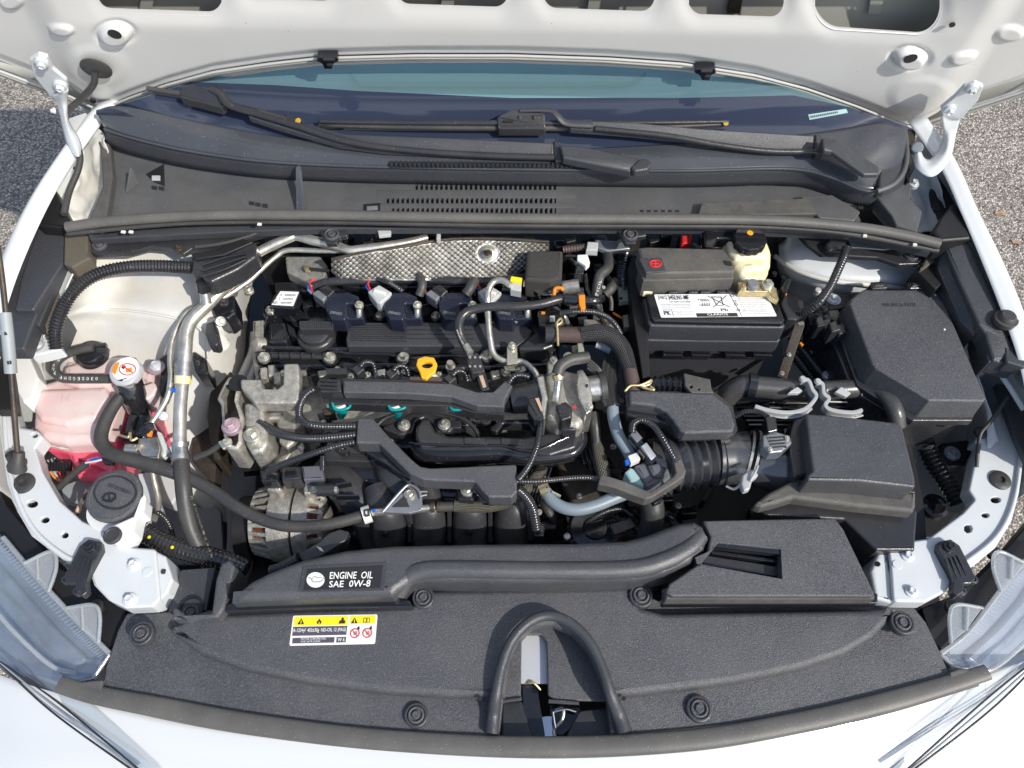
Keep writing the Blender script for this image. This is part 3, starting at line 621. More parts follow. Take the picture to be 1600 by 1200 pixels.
fender(True); fender(False)
# black inner wing covers
t = T('inner_wing_cover', 'slate black plastic cover between the left wing and strut tower', 'cover')
slab(t, 'top_panel', M['plastic_clean'], [(76, 298), (86, 294), (110, 345), (101, 392), (52, 505), (37, 545), (-14, 545), (-6, 520), (14, 420), (40, 350)], .905, h=.025, bev=.004, rc=4)
slab(t, 'raised_block', M['plastic_clean'], [(60, 350), (101, 356), (100, 410), (52, 484), (22, 484), (30, 440)], .915, h=.03, bev=.004, rc=4)
slab(t, 'side_wall', M['plastic_clean'], [(104, 392), (110, 396), (60, 510), (52, 505), (52, 482)], .900, h=.08, bev=.002)
for x, y in ((91, 410), (84, 430), (74, 455), (64, 480)): bar(t, 'wall_slot', M['screw_black'], (x, y, .895), (x - 4, y + 13, .893), 2, 2, bev=0)
slab(t, 'rear_horn', M['plastic_deep'], [(77, 294), (86, 294), (106, 338), (104, 356), (60, 352), (58, 345)], .935, h=.04, bev=.004, rc=3)
t = T('inner_wing_cover', 'slate black plastic cover between the right wing and relay box', 'cover')
slab(t, 'top_panel', M['plastic_clean'], [(1474, 378, .94), (1490, 373, .945), (1512, 374, .948), (1528, 404, .94), (1556, 470, .922), (1578, 530, .905), (1592, 560, .895), (1592, 575, .89), (1552, 562, .895), (1540, 520, .905), (1530, 506, .91), (1500, 440, .925)], .905, h=.03, bev=.004, rc=4)
slab(t, 'side_wall', M['plastic_satin'], [(1470, 382, .93), (1478, 388, .932), (1530, 504, .905), (1522, 525, .89), (1500, 500, .895), (1466, 420, .915)], .895, h=.08, bev=.002)
slab(t, 'rear_horn', M['plastic_deep'], [(1458, 362), (1470, 340), (1488, 317), (1496, 318), (1514, 350), (1518, 372), (1472, 376)], .958, h=.04, bev=.005, rc=4)
slab(t, 'front_step', M['plastic_clean'], [(1530, 508), (1556, 505), (1572, 545), (1570, 565), (1545, 565)], .89, h=.04, bev=.003, rc=3)
lathe(t, 'rubber_stop', M['rubber'], (1573, 497), [(18, -8), (18, 0), (14, 1), (13, 5), (10, 8), (0, 9)], .922)
for x, y in ((1483, 425), (1492, 448), (1502, 470), (1511, 492)): bar(t, 'wall_slot', M['screw_black'], (x, y, .896), (x + 3, y + 9, .896), 1.6, 2, bev=0)
t = T('lamp_retainer', 'ribbed black retainer beside the round rubber stop on the right wing', 'retainer', 'lamp retainers')
slab(t, 'strap', M['plastic_clean'], [(1567, 524), (1585, 522), (1604, 550), (1604, 575), (1572, 565)], .90, h=.02, bev=.003, rc=5)
for k in range(4): bar(t, 'rib', M['plastic_clean'], (1573 + k * 7, 543, .902), (1579 + k * 8, 563, .898), 3, 5)
bolt(t, (1580, 531), 8, .902, M['plastic_gloss'], name='screw')
t = T('lamp_bracket_ring', 'white painted looped bracket at the right picture edge behind the right support arm', 'bracket')
tube(t, 'loop', M['paint_inner'], [(1600, 640, .85), (1580, 608, .855), (1562, 580, .86), (1566, 568, .86), (1585, 566, .86), (1605, 572, .86)], 4.5)
slab(t, 'plate', M['clear_tab'], [(1582, 580), (1605, 576), (1605, 610), (1592, 600)], .85, h=.003, bev=.001)
slab(t, 'dark_panel', M['plastic_clean'], [(1556, 600), (1575, 600), (1610, 650), (1604, 720), (1590, 690)], .82, h=.01, bev=.001)
t = T('left_lamp_frame', 'white translucent moulded lamp bracket at the left edge below the inner wing', 'bracket')
slab(t, 'panel', M['washer_white'], [(12, 548), (30, 540), (44, 552), (60, 590), (50, 622), (36, 630), (20, 600)], .80, h=.03, bev=.003, rc=4)
slab(t, 'dark_web', M['plastic_deep'], [(-20, 560), (10, 552), (16, 590), (22, 640), (-10, 640)], .82, h=.02, bev=.002)
# bonnet bump stop bolt on wing edge left
t = T('wing_edge_flange', 'white painted flange with a bolt between the left inner cover and the coolant tank', 'flange')
slab(t, 'flange', M['paint_inner'], [(35, 540), (50, 518), (68, 512), (72, 528), (90, 535), (96, 545), (70, 552), (48, 556)], .86, h=.02, bev=.003, rc=3)
bolt(t, (57, 537), 9, .863, M['zinc_white']); lathe(t, 'washer', M['light_metal'], (57, 540), [(12, -2), (12, 0), (0, .5)], .861)
# ================================================================ WINDSCREEN
t = T('windscreen', 'dark windscreen with a black lower band showing below the open bonnet', 'windscreen')
bot = [(130, 120), (190, 160), (300, 190), (430, 214), (560, 228), (800, 236), (1066, 226), (1240, 214), (1330, 200), (1400, 180), (1460, 140)]
mid = [(150, 174), (190, 163), (300, 128), (430, 133), (560, 142), (800, 153), (1066, 153), (1240, 149), (1330, 168), (1400, 192), (1425, 200)]
bot[0] = (150, 178); bot[-1] = (1425, 203); bot[-2] = (1400, 196)
top = [(190, 162), (300, 127), (430, 101), (560, 86), (800, 78), (1066, 96), (1240, 138), (1330, 166)]
slab(t, 'black_band', M['frit'], [G(*p) for p in mid] + [G(*p) for p in reversed(bot)], h=.004, bev=0, ext=-G_N, wn=False)
slab(t, 'clear_glass', M['windscreen'], [G(*p) for p in top] + [G(*p) for p in reversed(mid[1:9])], h=.004, bev=0, ext=-G_N, wn=False, bot=False)
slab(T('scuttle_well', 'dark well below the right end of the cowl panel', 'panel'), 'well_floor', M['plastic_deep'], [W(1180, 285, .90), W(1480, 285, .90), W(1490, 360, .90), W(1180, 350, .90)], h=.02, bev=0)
t3 = T('dashboard', 'grey dashboard top seen dimly through the windscreen glass', 'dashboard')
slab(t3, 'dash_top', M['dash'], [G(100, 10, -.12), G(1500, 10, -.12), G(1460, 170, -.10), G(130, 170, -.10)], h=.05, bev=0, wn=False)
slab(t3, 'defroster_panel', M['dash'], [G(560, 128, -.09), G(985, 127, -.09), G(1010, 112, -.09), G(545, 112, -.09)], h=.01, bev=.002)
t = T('identification_strip', 'small teal rectangle printed strip at the lower right of the windscreen', 'label')
slab(t, 'strip', M['pump_teal'], [G(1263, 179, .0012), G(1322, 170, .0012), G(1325, 176, .0012), G(1265, 187, .0012)], h=.0008, bev=0, ext=-G_N, wn=False)
text(t, 'lettering', M['dark_print'], 'IIIIIIIIIIIIIII', [G(1266, 181, .0014), G(1308, 174, .0014), G(1309, 177, .0014), G(1267, 185, .0014)])
# ================================================================ COWL
t = T('cowl_panel', 'long black plastic cowl with rows of vent slots below the windscreen', 'cowl')
step = [(163, 200, .985), (200, 213, .982), (283, 233, .98), (400, 250, .978), (533, 258, .976), (700, 262, .975), (850, 264, .975), (1066, 266, .975), (1233, 263, .975), (1300, 277, .975), (1350, 297, .972), (1385, 293, .972), (1413, 267, .976), (1416, 207, .985)]
up = [G(150, 172, .0), G(190, 166, .001), G(300, 188, .001), G(430, 212, .001), G(560, 226, .001), G(700, 232, .001), G(850, 234, .001), G(1066, 224, .001), G(1200, 215, .001), G(1280, 206, .001), G(1330, 198, .001), G(1375, 190, .001), G(1400, 196, .001), G(1420, 200, .001)]
md = [(V(p) * .5 + q * .5 + Vector((0, 0, .004))) for p, q in zip(step, up)]
loft(t, 'upper_panel', M['cowl_gloss'], [up, md, [V(p) for p in step]], nu=6, nv=6, thick=.002)
low = [(p[0] + dx, p[1] + dy, p[2] - .034) for p, (dx, dy) in zip(step, [(2, 26), (0, 27), (0, 27), (0, 27), (0, 27), (0, 27), (0, 27), (0, 27), (-8, 27), (-12, 26), (-18, 24), (-6, 26), (6, 22), (8, 20)])]
loft(t, 'step_face', M['plastic_clean'], [[V(p) + Vector((0, 0, .0005)) for p in step], [V(p) for p in low]], nu=6, nv=3, thick=.002)
tube(t, 'step_edge', M['cowl_gloss'], [(p[0], p[1] + 1, p[2] + .001) for p in step], 2.2, n=120, sides=8)
TZ = .940
slab(t, 'trough_left', M['cowl'], [(168, 224), (200, 240), (253, 253), (330, 268), (400, 277), (533, 284), (588, 285), (588, 346), (500, 342), (330, 344), (200, 352), (150, 360), (175, 300), (172, 270)], TZ, h=.004, bev=0, wn=False)
slab(t, 'trough_right', M['cowl'], [(900, 289), (1066, 292), (1200, 290), (1290, 294), (1332, 316), (1345, 345), (1200, 346), (1000, 346), (900, 347)], TZ, h=.004, bev=0, wn=False)
for ya, yb in ((286, 288), (296.5, 309), (317.5, 324.5), (333.5, 347)): slab(t, 'vent_band', M['cowl'], [(588, ya), (900, ya + (1 if ya < 290 else 0)), (900, yb), (588, yb)], TZ, h=.004, bev=.0004, wn=False)
for ya, yb, x0 in ((288, 296.5, 651), (309, 317.5, 606), (324.5, 333.5, 614)):
    slab(t, 'vent_end', M['cowl'], [(588, ya), (x0 - 2, ya), (x0 - 2, yb), (588, yb)], TZ, h=.004, bev=0, wn=False); slab(t, 'vent_end', M['cowl'], [(869, ya), (900, ya), (900, yb), (869, yb)], TZ, h=.004, bev=0, wn=False)
    x = x0
    while x < 867: slab(t, 'vent_rib', M['cowl'], [(x + 2.2, ya), (x + 5.6, ya), (x + 5.6, yb), (x + 2.2, yb)], TZ, h=.004, bev=0, wn=False, bot=False); x += 7.72
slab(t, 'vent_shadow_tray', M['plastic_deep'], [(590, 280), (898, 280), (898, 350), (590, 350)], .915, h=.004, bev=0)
for k in range(6): slab(t, 'drain_slit', M['screw_black'], [(1000 + k * 11, 328), (1006 + k * 11, 328), (1006 + k * 11, 331), (1000 + k * 11, 331)], TZ + .0006, h=.001, bev=0, wn=False)
# details
slab(t, 'divider_fin', M['cowl_gloss'], [W(467, 255, .975), W(462, 262, .975), W(463, 330, .944), W(474, 330, .944)], h=.003, bev=.0005, ext=(1, 0, -.1))
slab(t, 'divider_fin', M['cowl'], [W(203, 262, .97), W(196, 300, .942), W(213, 286, .942)], h=.003, bev=.0005, ext=(1, 0, -.1))
slab(t, 'clip_recess', M['plastic_deep'], [(228, 272), (256, 256), (257, 290), (240, 284)], .9412, h=.002, bev=0); slab(t, 'clip_recess', M['plastic_deep'], [(568, 319), (594, 317), (594, 332), (568, 332)], .9412, h=.002, bev=0)
slab(t, 'clip_tab', M['zinc_white'], [(237, 274), (250, 274), (250, 281), (237, 281)], .9435, h=.002, bev=.0005); slab(t, 'clip_tab', M['bracket_steel'], [(573, 322), (590, 321), (590, 327), (573, 328)], .9435, h=.002, bev=.0005)
slab(t, 'access_lid', M['plastic_dusty'], [(1096, 316), (1260, 309), (1278, 334), (1090, 337)], .952, h=.012, bev=.002, rc=3)
slab(t, 'right_ramp', M['cowl'], [(1250, 306), (1300, 304), (1345, 330), (1335, 345), (1280, 340)], .951, h=.012, bev=.002, rc=4)
for y, x0, n in ((255, 610, 42),):
    for k in range(n): slab(t, 'front_vent_rib', M['plastic_satin'], [(x0 + k * 7.2, y - 4 + .08 * k), (x0 + k * 7.2 + 4.2, y - 4 + .08 * k), (x0 + k * 7.2 + 4.2, y + 4), (x0 + k * 7.2, y + 4)], .984, h=.004, bev=0, wn=False, bot=False)
for x, y in ((241, 293), (252, 294), (393, 317), (403, 319), (414, 321), (1335, 323), (1345, 324)): slab(t, 'edge_notch', M['screw_black'], [(x - 4, y - 3), (x + 4, y - 2), (x + 4, y + 3), (x - 4, y + 2)], .9415, h=.001, bev=0)
# end caps
slab(t, 'right_end_piece', M['cowl'], [(1368, 305), (1390, 297), (1416, 280), (1425, 292), (1423, 310), (1442, 330), (1434, 362), (1400, 352), (1392, 335), (1378, 318)], .955, h=.02, bev=.003, rc=3)
slab(t, 'right_end_piece', M['plastic_clean'], [(1380, 225), (1400, 210), (1415, 200), (1420, 230), (1418, 260), (1404, 285), (1385, 293), (1372, 290)], .982, h=.02, bev=.004, rc=6)
slab(t, 'left_end_piece', M['plastic_dusty'], [(152, 172), (165, 200), (172, 232), (176, 275), (166, 340), (150, 352), (140, 340), (160, 290), (156, 230), (140, 190)], .955, h=.02, bev=.003, rc=3)
tube(t, 'drain_channel', M['cowl'], [(1413, 200, .985), (1417, 240, .984), (1412, 268, .982), (1396, 288, .98), (1370, 299, .978)], 4)
slab(t, 'flange_below_seal', M['plastic_clean'], [(130, 352), (250, 343), (500, 339), (800, 341), (1100, 343), (1330, 349), (1462, 380), (1455, 394), (1330, 366), (1100, 357), (800, 356), (500, 357), (280, 366), (140, 374)], .93, h=.012, bev=.002, rc=3)
# left and right scuttle brackets under the seal
t = T('scuttle_bracket', 'long black plastic bracket with a round clip under the left end of the cowl seal', 'bracket')
slab(t, 'bracket', M['plastic_satin'], [(138, 372), (200, 356), (400, 352), (470, 352), (430, 362), (390, 372), (330, 385), (300, 388), (285, 398), (265, 386), (240, 384), (205, 394), (150, 397), (134, 392)], .915, h=.008, bev=.002, rc=5)
clip(t, (155, 382), 11, .918); bolt(t, (279, 388), 6, .918, M['dark_steel'])
tube(t, 'bracket_edge', M['rubber'], [(305, 386, .918), (340, 382, .92), (380, 372, .922), (420, 358, .925), (470, 352, .925)], 3)
t = T('scuttle_bracket', 'black plastic bracket with a dented silver patch under the right end of the cowl seal', 'bracket')
slab(t, 'bracket', M['plastic_satin'], [(1245, 362), (1340, 362), (1455, 385), (1447, 402), (1435, 412), (1405, 413), (1372, 402), (1330, 400), (1300, 395), (1284, 397), (1262, 380)], .905, h=.008, bev=.002, rc=5)
clip(t, (1425, 398), 11, .908); slab(t, 'shiny_panel', M['bracket_steel'], [(1322, 362), (1360, 365), (1440, 384), (1380, 390), (1330, 386)], .907, h=.004, bev=.001, rc=4)
slab(t, 'raised_hump', M['plastic_satin'], [(1290, 380), (1305, 366), (1318, 364), (1326, 388), (1316, 392), (1295, 392)], .918, h=.014, bev=.005, rc=5)
slab(t, 'white_tag', M['conn_grey'], [(1254, 358), (1298, 360), (1298, 367), (1256, 365)], .925, h=.004, bev=.001)
t = T('foam_pad', 'brown foam sealing pad under the left end of the cowl seal', 'seal'); slab(t, 'pad', M['brown_seal'], [(100, 362), (138, 360), (136, 395), (142, 402), (112, 418), (99, 412)], .925, h=.03, bev=.003, rc=3)
t = T('foam_pad', 'brown foam sealing pad under the right end of the cowl seal', 'seal'); slab(t, 'pad', M['brown_seal'], [(1455, 385), (1472, 392), (1470, 402), (1450, 415), (1436, 425), (1444, 408)], .91, h=.03, bev=.003, rc=3)
slab(t, 'dark_web', M['plastic_deep'], [(1430, 420), (1452, 404), (1473, 398), (1476, 440), (1462, 452)], .905, h=.03, bev=.002)
t = T('cowl_seal', 'long bulbous rubber seal running across the whole rear of the engine bay', 'seal')
tube(t, 'seal_bulb', M['rubber_dusty'], [(104, 355, .958), (160, 347, .96), (250, 340, .962), (350, 336, .962), (500, 336, .962), (800, 341, .962), (1050, 342, .962), (1200, 344, .962), (1330, 354, .96), (1410, 367, .958), (1468, 381, .955)], 8.5, n=100, flat=.9)
tube(t, 'seal_lip', M['rubber'], [(106, 365, .948), (250, 351, .95), (350, 347, .95), (500, 347, .95), (800, 352, .95), (1050, 353, .95), (1200, 355, .95), (1330, 366, .95), (1466, 392, .945)], 4, n=100)
for x, y in ((192, 361), (204, 361), (405, 349), (1352, 367), (1430, 381)): bar(t, 'retaining_peg', M['conn_white'], (x - 3, y, .955), (x + 3, y + .5, .955), 4, 3, bev=.0005)
for x, y, r in ((518, 363, 12), (985, 366, 12)):
    t = T('cowl_clip_mount', 'round black clip mount just below the cowl seal, %s' % ('above the bent silver pipe' if x < 700 else 'left of the battery cover'), 'clip')
    slab(t, 'mount', M['plastic_satin'], [(x - 22, 357), (x + 25, 357), (x + 25, 368), (x + 12, 370), (x + 8, 380), (x - 8, 380), (x - 14, 368)], .925, h=.008, bev=.002, rc=3); clip(t, (x, 366), r, .927)
# ================================================================ WIPERS
def gp(x, y, o=.02): return G(x, y, o)
t = T('wiper', 'black wiper whose arm rises from the centre pivot to the left of the windscreen', 'wiper')
slab(t, 'arm_end', M['plastic_clean'], [(985, 262, 1.0), (1000, 247, 1.0), (1014, 248, 1.0), (1019, 256, 1.0), (1012, 264, 1.0), (992, 267, 1.0)], h=.012, bev=.003, rc=5)
slab(t, 'lower_arm', M['plastic_clean'], [(874, 226, 1.008), (910, 228, 1.006), (1000, 248, .998), (985, 267, .996), (880, 246, 1.003)], h=.012, bev=.003, rc=3)
slab(t, 'knuckle', M['plastic_satin'], [gp(863, 219, .023), gp(876, 220, .023), gp(882, 250, .023), gp(868, 252, .023)], h=.014, bev=.003, rc=3)
slab(t, 'upper_arm', M['plastic_clean'], [gp(395, 170, .026), gp(460, 188, .026), gp(540, 208, .026), gp(700, 214, .024), gp(866, 222, .022), gp(866, 243, .022), gp(740, 240, .022), gp(600, 233, .022), gp(530, 224, .022), gp(440, 198, .024), gp(385, 180, .026)], h=.01, bev=.004, rc=4)
tube(t, 'arm_ridge', M['plastic_satin'], [gp(400, 178, .028), gp(460, 196, .027), gp(545, 222, .025), gp(640, 235, .022), gp(760, 243, .02), gp(866, 246, .02)], 5, n=60)
tube(t, 'arm_neck', M['plastic_satin'], [gp(330, 138, .03), gp(345, 146, .032), gp(355, 160, .032), gp(370, 168, .03), gp(400, 176, .027)], 7, flat=.6)
slab(t, 'blade_holder', M['plastic_satin'], [gp(284, 136, .028), gp(300, 131, .03), gp(340, 144, .03), gp(352, 162, .028), gp(345, 167, .026), gp(280, 150, .026)], h=.014, bev=.003, rc=3)
tube(t, 'blade', M['rubber'], [gp(230, 138, .014), gp(300, 150, .014), gp(380, 168, .014), gp(470, 192, .014)], 4, n=40)
slab(t, 'blade_tip', M['plastic_satin'], [gp(445, 178, .018), gp(472, 184, .018), gp(476, 192, .018), gp(450, 190, .018)], h=.005, bev=.001); lathe(t, 'wear_marker', M['amber'], gp(466, 189, .0185), [(3.2, -1), (4.5, 1), (0, 1.2)], axis=G_N, n=14)
t = T('wiper', 'black wiper lying level with its holder at the centre and pivot at the right', 'wiper')
tube(t, 'blade', M['rubber'], [gp(502, 196, .012), gp(640, 199, .014), gp(800, 200, .014), gp(1000, 199, .013), gp(1138, 194, .011)], [3, 4.5, 5, 5, 3], n=60)
tube(t, 'blade_spine', M['plastic_satin'], [gp(500, 190, .018), gp(640, 192, .019), gp(800, 192, .02), gp(1000, 192, .019), gp(1138, 190, .016)], [3, 4, 4.5, 4, 3], n=60)
slab(t, 'blade_tip', M['plastic_satin'], [gp(496, 187, .016), gp(530, 186, .016), gp(530, 194, .016), gp(498, 196, .016)], h=.005, bev=.001); lathe(t, 'wear_marker', M['amber'], gp(1134, 193, .017), [(3, -1), (4, 1), (0, 1.2)], axis=G_N, n=14)
slab(t, 'blade_holder', M['plastic_satin'], [gp(776, 182, .028), gp(800, 170, .03), gp(835, 168, .03), gp(852, 178, .028), gp(853, 200, .026), gp(778, 200, .026)], h=.014, bev=.003, rc=4)
bar(t, 'holder_slot', M['screw_black'], gp(786, 189, .0295), gp(802, 189, .0295), 3, 1); bolt(t, gp(812, 183, .03), 3, None, M['dark_steel'], axis=G_N, name='pin'); bolt(t, gp(835, 183, .03), 3, None, M['dark_steel'], axis=G_N, name='pin')
tube(t, 'arm_neck', M['plastic_clean'], [gp(812, 172, .032), gp(858, 172, .034), gp(872, 182, .034), gp(885, 192, .03), gp(925, 194, .028)], [4, 5, 6, 7, 8], flat=.5)
slab(t, 'upper_arm', M['plastic_clean'], [gp(890, 186, .028), gp(990, 190, .026), gp(1100, 200, .024), gp(1275, 211, .022), gp(1275, 236, .022), gp(1190, 230, .022), gp(1080, 216, .024), gp(985, 206, .026), gp(890, 199, .028)], h=.01, bev=.004, rc=4)
tube(t, 'arm_ridge', M['plastic_satin'], [gp(930, 201, .027), gp(1040, 212, .026), gp(1120, 226, .024), gp(1200, 236, .021), gp(1275, 237, .02)], 4.5, n=60)
slab(t, 'knuckle', M['plastic_satin'], [gp(1272, 209, .024), gp(1285, 211, .024), gp(1288, 238, .024), gp(1274, 240, .024)], h=.014, bev=.003, rc=3)
slab(t, 'lower_arm', M['plastic_clean'], [(1284, 214, 1.022), (1310, 218, 1.02), (1352, 246, 1.008), (1374, 260, 1.006), (1374, 272, 1.005), (1350, 272, 1.006), (1300, 236, 1.018), (1286, 234, 1.02)], h=.007, bev=.003, rc=5)
# ================================================================ BONNET
def smooth(a, b, x):
    t_ = max(0, min(1, (x - a) / (b - a))); return t_ * t_ * (3 - 2 * t_)
EDGE = [(-160, 60), (0, 112), (68, 138), (110, 152), (150, 172), (170, 168), (200, 155), (260, 134), (333, 114), (420, 101), (500, 92), (650, 88), (800, 88), (950, 93), (1066, 101), (1180, 119), (1260, 140), (1340, 168), (1400, 192), (1428, 202), (1450, 192), (1478, 182), (1530, 166), (1600, 143), (1760, 70)]
def ymax(x):
    for (a, b), (c, d) in zip(EDGE, EDGE[1:]):
        if a <= x <= c: return b + (d - b) * smooth(0, 1, (x - a) / (c - a)) if False else b + (d - b) * (x - a) / (c - a)
    return EDGE[-1][1]
def ys(x): return (ymax(x - 6) + ymax(x) * 2 + ymax(x + 6)) / 4
HOLES = [(150, 347, -60, 18), (380, 525, -60, 9), (618, 795, -60, 17), (848, 1024, -60, 23), (1075, 1226, -60, 31), (1272, 1470, -60, 50)]
def sdr(x, y, h, rr=26):
    x0, x1, y0, y1 = h; cx, cy = (x0 + x1) / 2, (y0 + y1) / 2; hx, hy = (x1 - x0) / 2 - rr, (y1 - y0) / 2 - rr
    dx, dy = abs(x - cx) - hx, abs(y - cy) - hy
    return math.hypot(max(dx, 0), max(dy, 0)) + min(max(dx, dy), 0) - rr
def hoff(x, y):
    """height of the pressed inner panel towards the viewer, metres"""
    o = 0
    ridge = 44 + (x - 800) * .012
    q_ = ridge + 4 - y; o -= .00020 * (math.sqrt(q_ * q_ + 36) + q_) / 2 * smooth(40, 140, x) * (1 - smooth(1450, 1560, x))   # panel tips back above the crease
    for i, h in enumerate(HOLES):
        rr = 22
        yb = h[3] + (4 if i in (0,) else 0) + (x - (h[0] + h[1]) / 2) * (.03 if i != 5 else .06)
        d = sdr(x, y, (h[0], h[1], -120, yb), rr if i != 5 else 40)
        o += - .003 * math.exp(-(max(d, 0) / 14) ** 2)
    for cx, cy, rx, ry, a in ((180, 53, 30, 17, .010), (1422, 91, 30, 17, .010)):
        q = math.hypot((x - cx) / rx, (y - cy) / ry); o += a * (1 - smooth(.55, 1.0, q)) - .0035 * math.exp(-((q - 1.0) / .16) ** 2)
    for cx, cy, rx, ry in ((95, 47, 24, 10), (1505, 92, 26, 12), (15, 12, 22, 14), (1580, 62, 26, 14)):
        q = math.hypot((x - cx) / rx, (y - cy) / ry); o += .005 * (1 - smooth(.6, 1.0, q))
    # hinge reinforcement swellings
    for cx, cy, rx, ry in ((150, 105, 60, 40), (1440, 150, 60, 36)):
        q = math.hypot((x - cx) / rx, (y - cy) / ry); o += .0022 * (1 - smooth(.6, 1.0, q))
    # outer border step
    sl_ = (x - 60) * .9 - (y - 20) * .45 if x < 800 else (1560 - x) * .9 - (y - 30) * .55
    o -= .012 * (1 - smooth(-30, 30, sl_))
    ym = ys(x); o -= .006 * (1 - smooth(4, 18, ym - y))
    return o
def hole_d(x, y):
    b = 1e9
    for h in HOLES:
        yb = h[3] + (4 if h is HOLES[0] else 0) + (x - (h[0] + h[1]) / 2) * (.03 if h is not HOLES[5] else .06)
        b = min(b, sdr(x, y, (h[0], h[1], -120, yb), 22 if h is not HOLES[5] else 40))
    return b
t = T('bonnet', 'open white bonnet seen from below with pressed inner panel and cut-outs', 'bonnet')
bm = bmesh.new(); NX, NY = 640, 110; vv = []
for i in range(NX + 1):
    x = -160 + 1920 * i / NX; ym = ys(x); col = []
    for j in range(NY + 1):
        y = -70 + (ym + 70) * j / NY; xx, yy = x, y
        if y < 60:
            d_ = hole_d(x, y)
            if -3.6 < d_ < 0:
                gx, gy = hole_d(x + .2, y) - d_, hole_d(x, y + .2) - d_; gl_ = math.hypot(gx, gy) or 1; xx, yy = x - d_ * gx / gl_, y - d_ * gy / gl_
        col.append(bm.verts.new(H(xx, yy, 0) + H_N * hoff(xx, yy)))
    vv.append(col)
for i in range(NX):
    for j in range(NY): bm.faces.new((vv[i][j], vv[i][j + 1], vv[i + 1][j + 1], vv[i + 1][j]))
for i in range(NX):
    pass
me = bpy.data.meshes.new('inner_panel'); bm.to_mesh(me); bm.free(); me.materials.append(M['paint_hood']); me.materials.append(M['primer'])
for f in me.polygons:
    i, j = divmod(f.index, NY); x = -160 + 1920 * (i + .5) / NX; y = -70 + (ys(x) + 70) * (j + .5) / NY
    xa, xb = -160 + 1920 * i / NX, -160 + 1920 * (i + 1) / NX; ya, yb2 = -70 + (ys(x) + 70) * j / NY, -70 + (ys(x) + 70) * (j + 1) / NY
    if y < 60 and (min(hole_d(p, q) for p in (xa, xb) for q in (ya, yb2)) <= -3.5 or max(hole_d(p, q) for p in (xa, xb) for q in (ya, yb2)) < 0): f.material_index = 1
bm = bmesh.new(); bm.from_mesh(me); bmesh.ops.delete(bm, geom=[f for f in bm.faces if f.material_index == 1], context='FACES'); bm.to_mesh(me); bm.free(); me.materials.pop(index=1)
link('inner_panel', me, None, t, ang=60)
for h in HOLES:
    rr = 22 if h is not HOLES[5] else 40; P = []
    def yb_(x): return h[3] + (4 if h is HOLES[0] else 0) + (x - (h[0] + h[1]) / 2) * (.03 if h is not HOLES[5] else .06)
    P = [(h[0], -66), (h[0], yb_(h[0]) - rr)] + [(h[0] + rr - rr * math.cos(a), yb_(h[0] + rr) - rr + rr * math.sin(a)) for a in [math.pi / 2 * k / 7 for k in range(8)]] + [(h[0] + rr + (h[1] - h[0] - 2 * rr) * k / 8, yb_(h[0] + rr + (h[1] - h[0] - 2 * rr) * k / 8)) for k in range(1, 8)] + [(h[1] - rr + rr * math.sin(a), yb_(h[1] - rr) - rr + rr * math.cos(a)) for a in [math.pi / 2 * k / 7 for k in range(8)]] + [(h[1], -66)]
    tube(t, 'opening_lip', M['paint_hood'], [H(x, y, hoff(x + (3 if x > (h[0] + h[1]) / 2 else -3), y + 3)) for x, y in P], 1.3, n=160, sides=8, smooth=2)
liner = [[H(x, ys(x) - 6, -.010) for x in range(-160, 1761, 80)], [H(x, min(ys(x) - 20, 70), -.040) for x in range(-160, 1761, 80)], [H(x, 0, -.055) for x in range(-160, 1761, 80)], [H(x, -69, -.06) for x in range(-160, 1761, 80)]]
loft(t, 'outer_skin_lining', M['primer'], liner, nu=2, nv=3, thick=.001)
for x in (230, 455, 700, 930, 1150, 1370): slab(t, 'lining_pad', M['dark_steel'] if x in (455, 1150) else M['primer'], [H(x - 14, 22, -.046), H(x + 6, 22, -.046), H(x + 22, -60, -.05), H(x, -60, -.05)], h=.006, bev=.001, ext=-H_N)

u_ = Vector((0, -math.cos(R(68)), math.sin(R(68))))
topc = [Vector((x, .41 - .27 + .03 * (x / .75) ** 2, 1.075 + .88 - .12 * (x / .75) ** 2)) - H_N * .08 for x in [(.72 - 1.44 * k / 12) for k in range(13)]]
loft(t, 'outer_skin', M['paint'], [[H(x, ys(x) + 3, -.015) for x in range(-160, 1761, 80)], [H(x, min(ys(x) - 20, 70), -.048) for x in range(-160, 1761, 80)], [H(x, -69, -.066) for x in range(-160, 1761, 80)]], nu=2, nv=3, thick=.001)
slab(t, 'outer_skin_front', M['paint'], [H(x, -69, -.066) for x in range(-160, 1761, 80)] + topc, h=.004, bev=0, ext=-H_N, wn=False)
pl = [H(x, -69, -.004) for x in range(-160, 1761, 60)]
slab(t, 'front_inner_panel', M['paint_hood'], pl + [p + H_N * .02 for p in topc], h=.003, bev=0, ext=-H_N, wn=False)
ed = [H(x, ys(x) - 1, 0.0) for x in range(-150, 1751, 10)]
tube(t, 'hem_flange', M['hem_grey'], ed, 2.2, n=380, sides=8, smooth=1)
tube(t, 'hem_flange', M['primer'], [H(x, ys(x) + 4, -.010) for x in range(-150, 1751, 10)], 2.2, n=380, sides=8, smooth=1)
tube(t, 'hem_flange', M['hem_grey'], [H(x, ys(x) + 8 * (1 if 200 < x < 1380 else .5), -.018) for x in range(-150, 1751, 10)], 2.4, n=380, sides=8, smooth=1)
for x, y in ((179, 54), (1423, 92)): lathe(t, 'panel_hole', M['screw_black'], H(x, y, hoff(x, y) + .0004), [(10, -1), (10, 0), (0, .1)], axis=H_N)
for x, y in ((1488, 40), (145, 159), (1429, 190)): lathe(t, 'panel_hole', M['screw_black'], H(x, y, .003), [(4.5, -3), (4.5, 0), (0, .2)], axis=H_N, n=14)
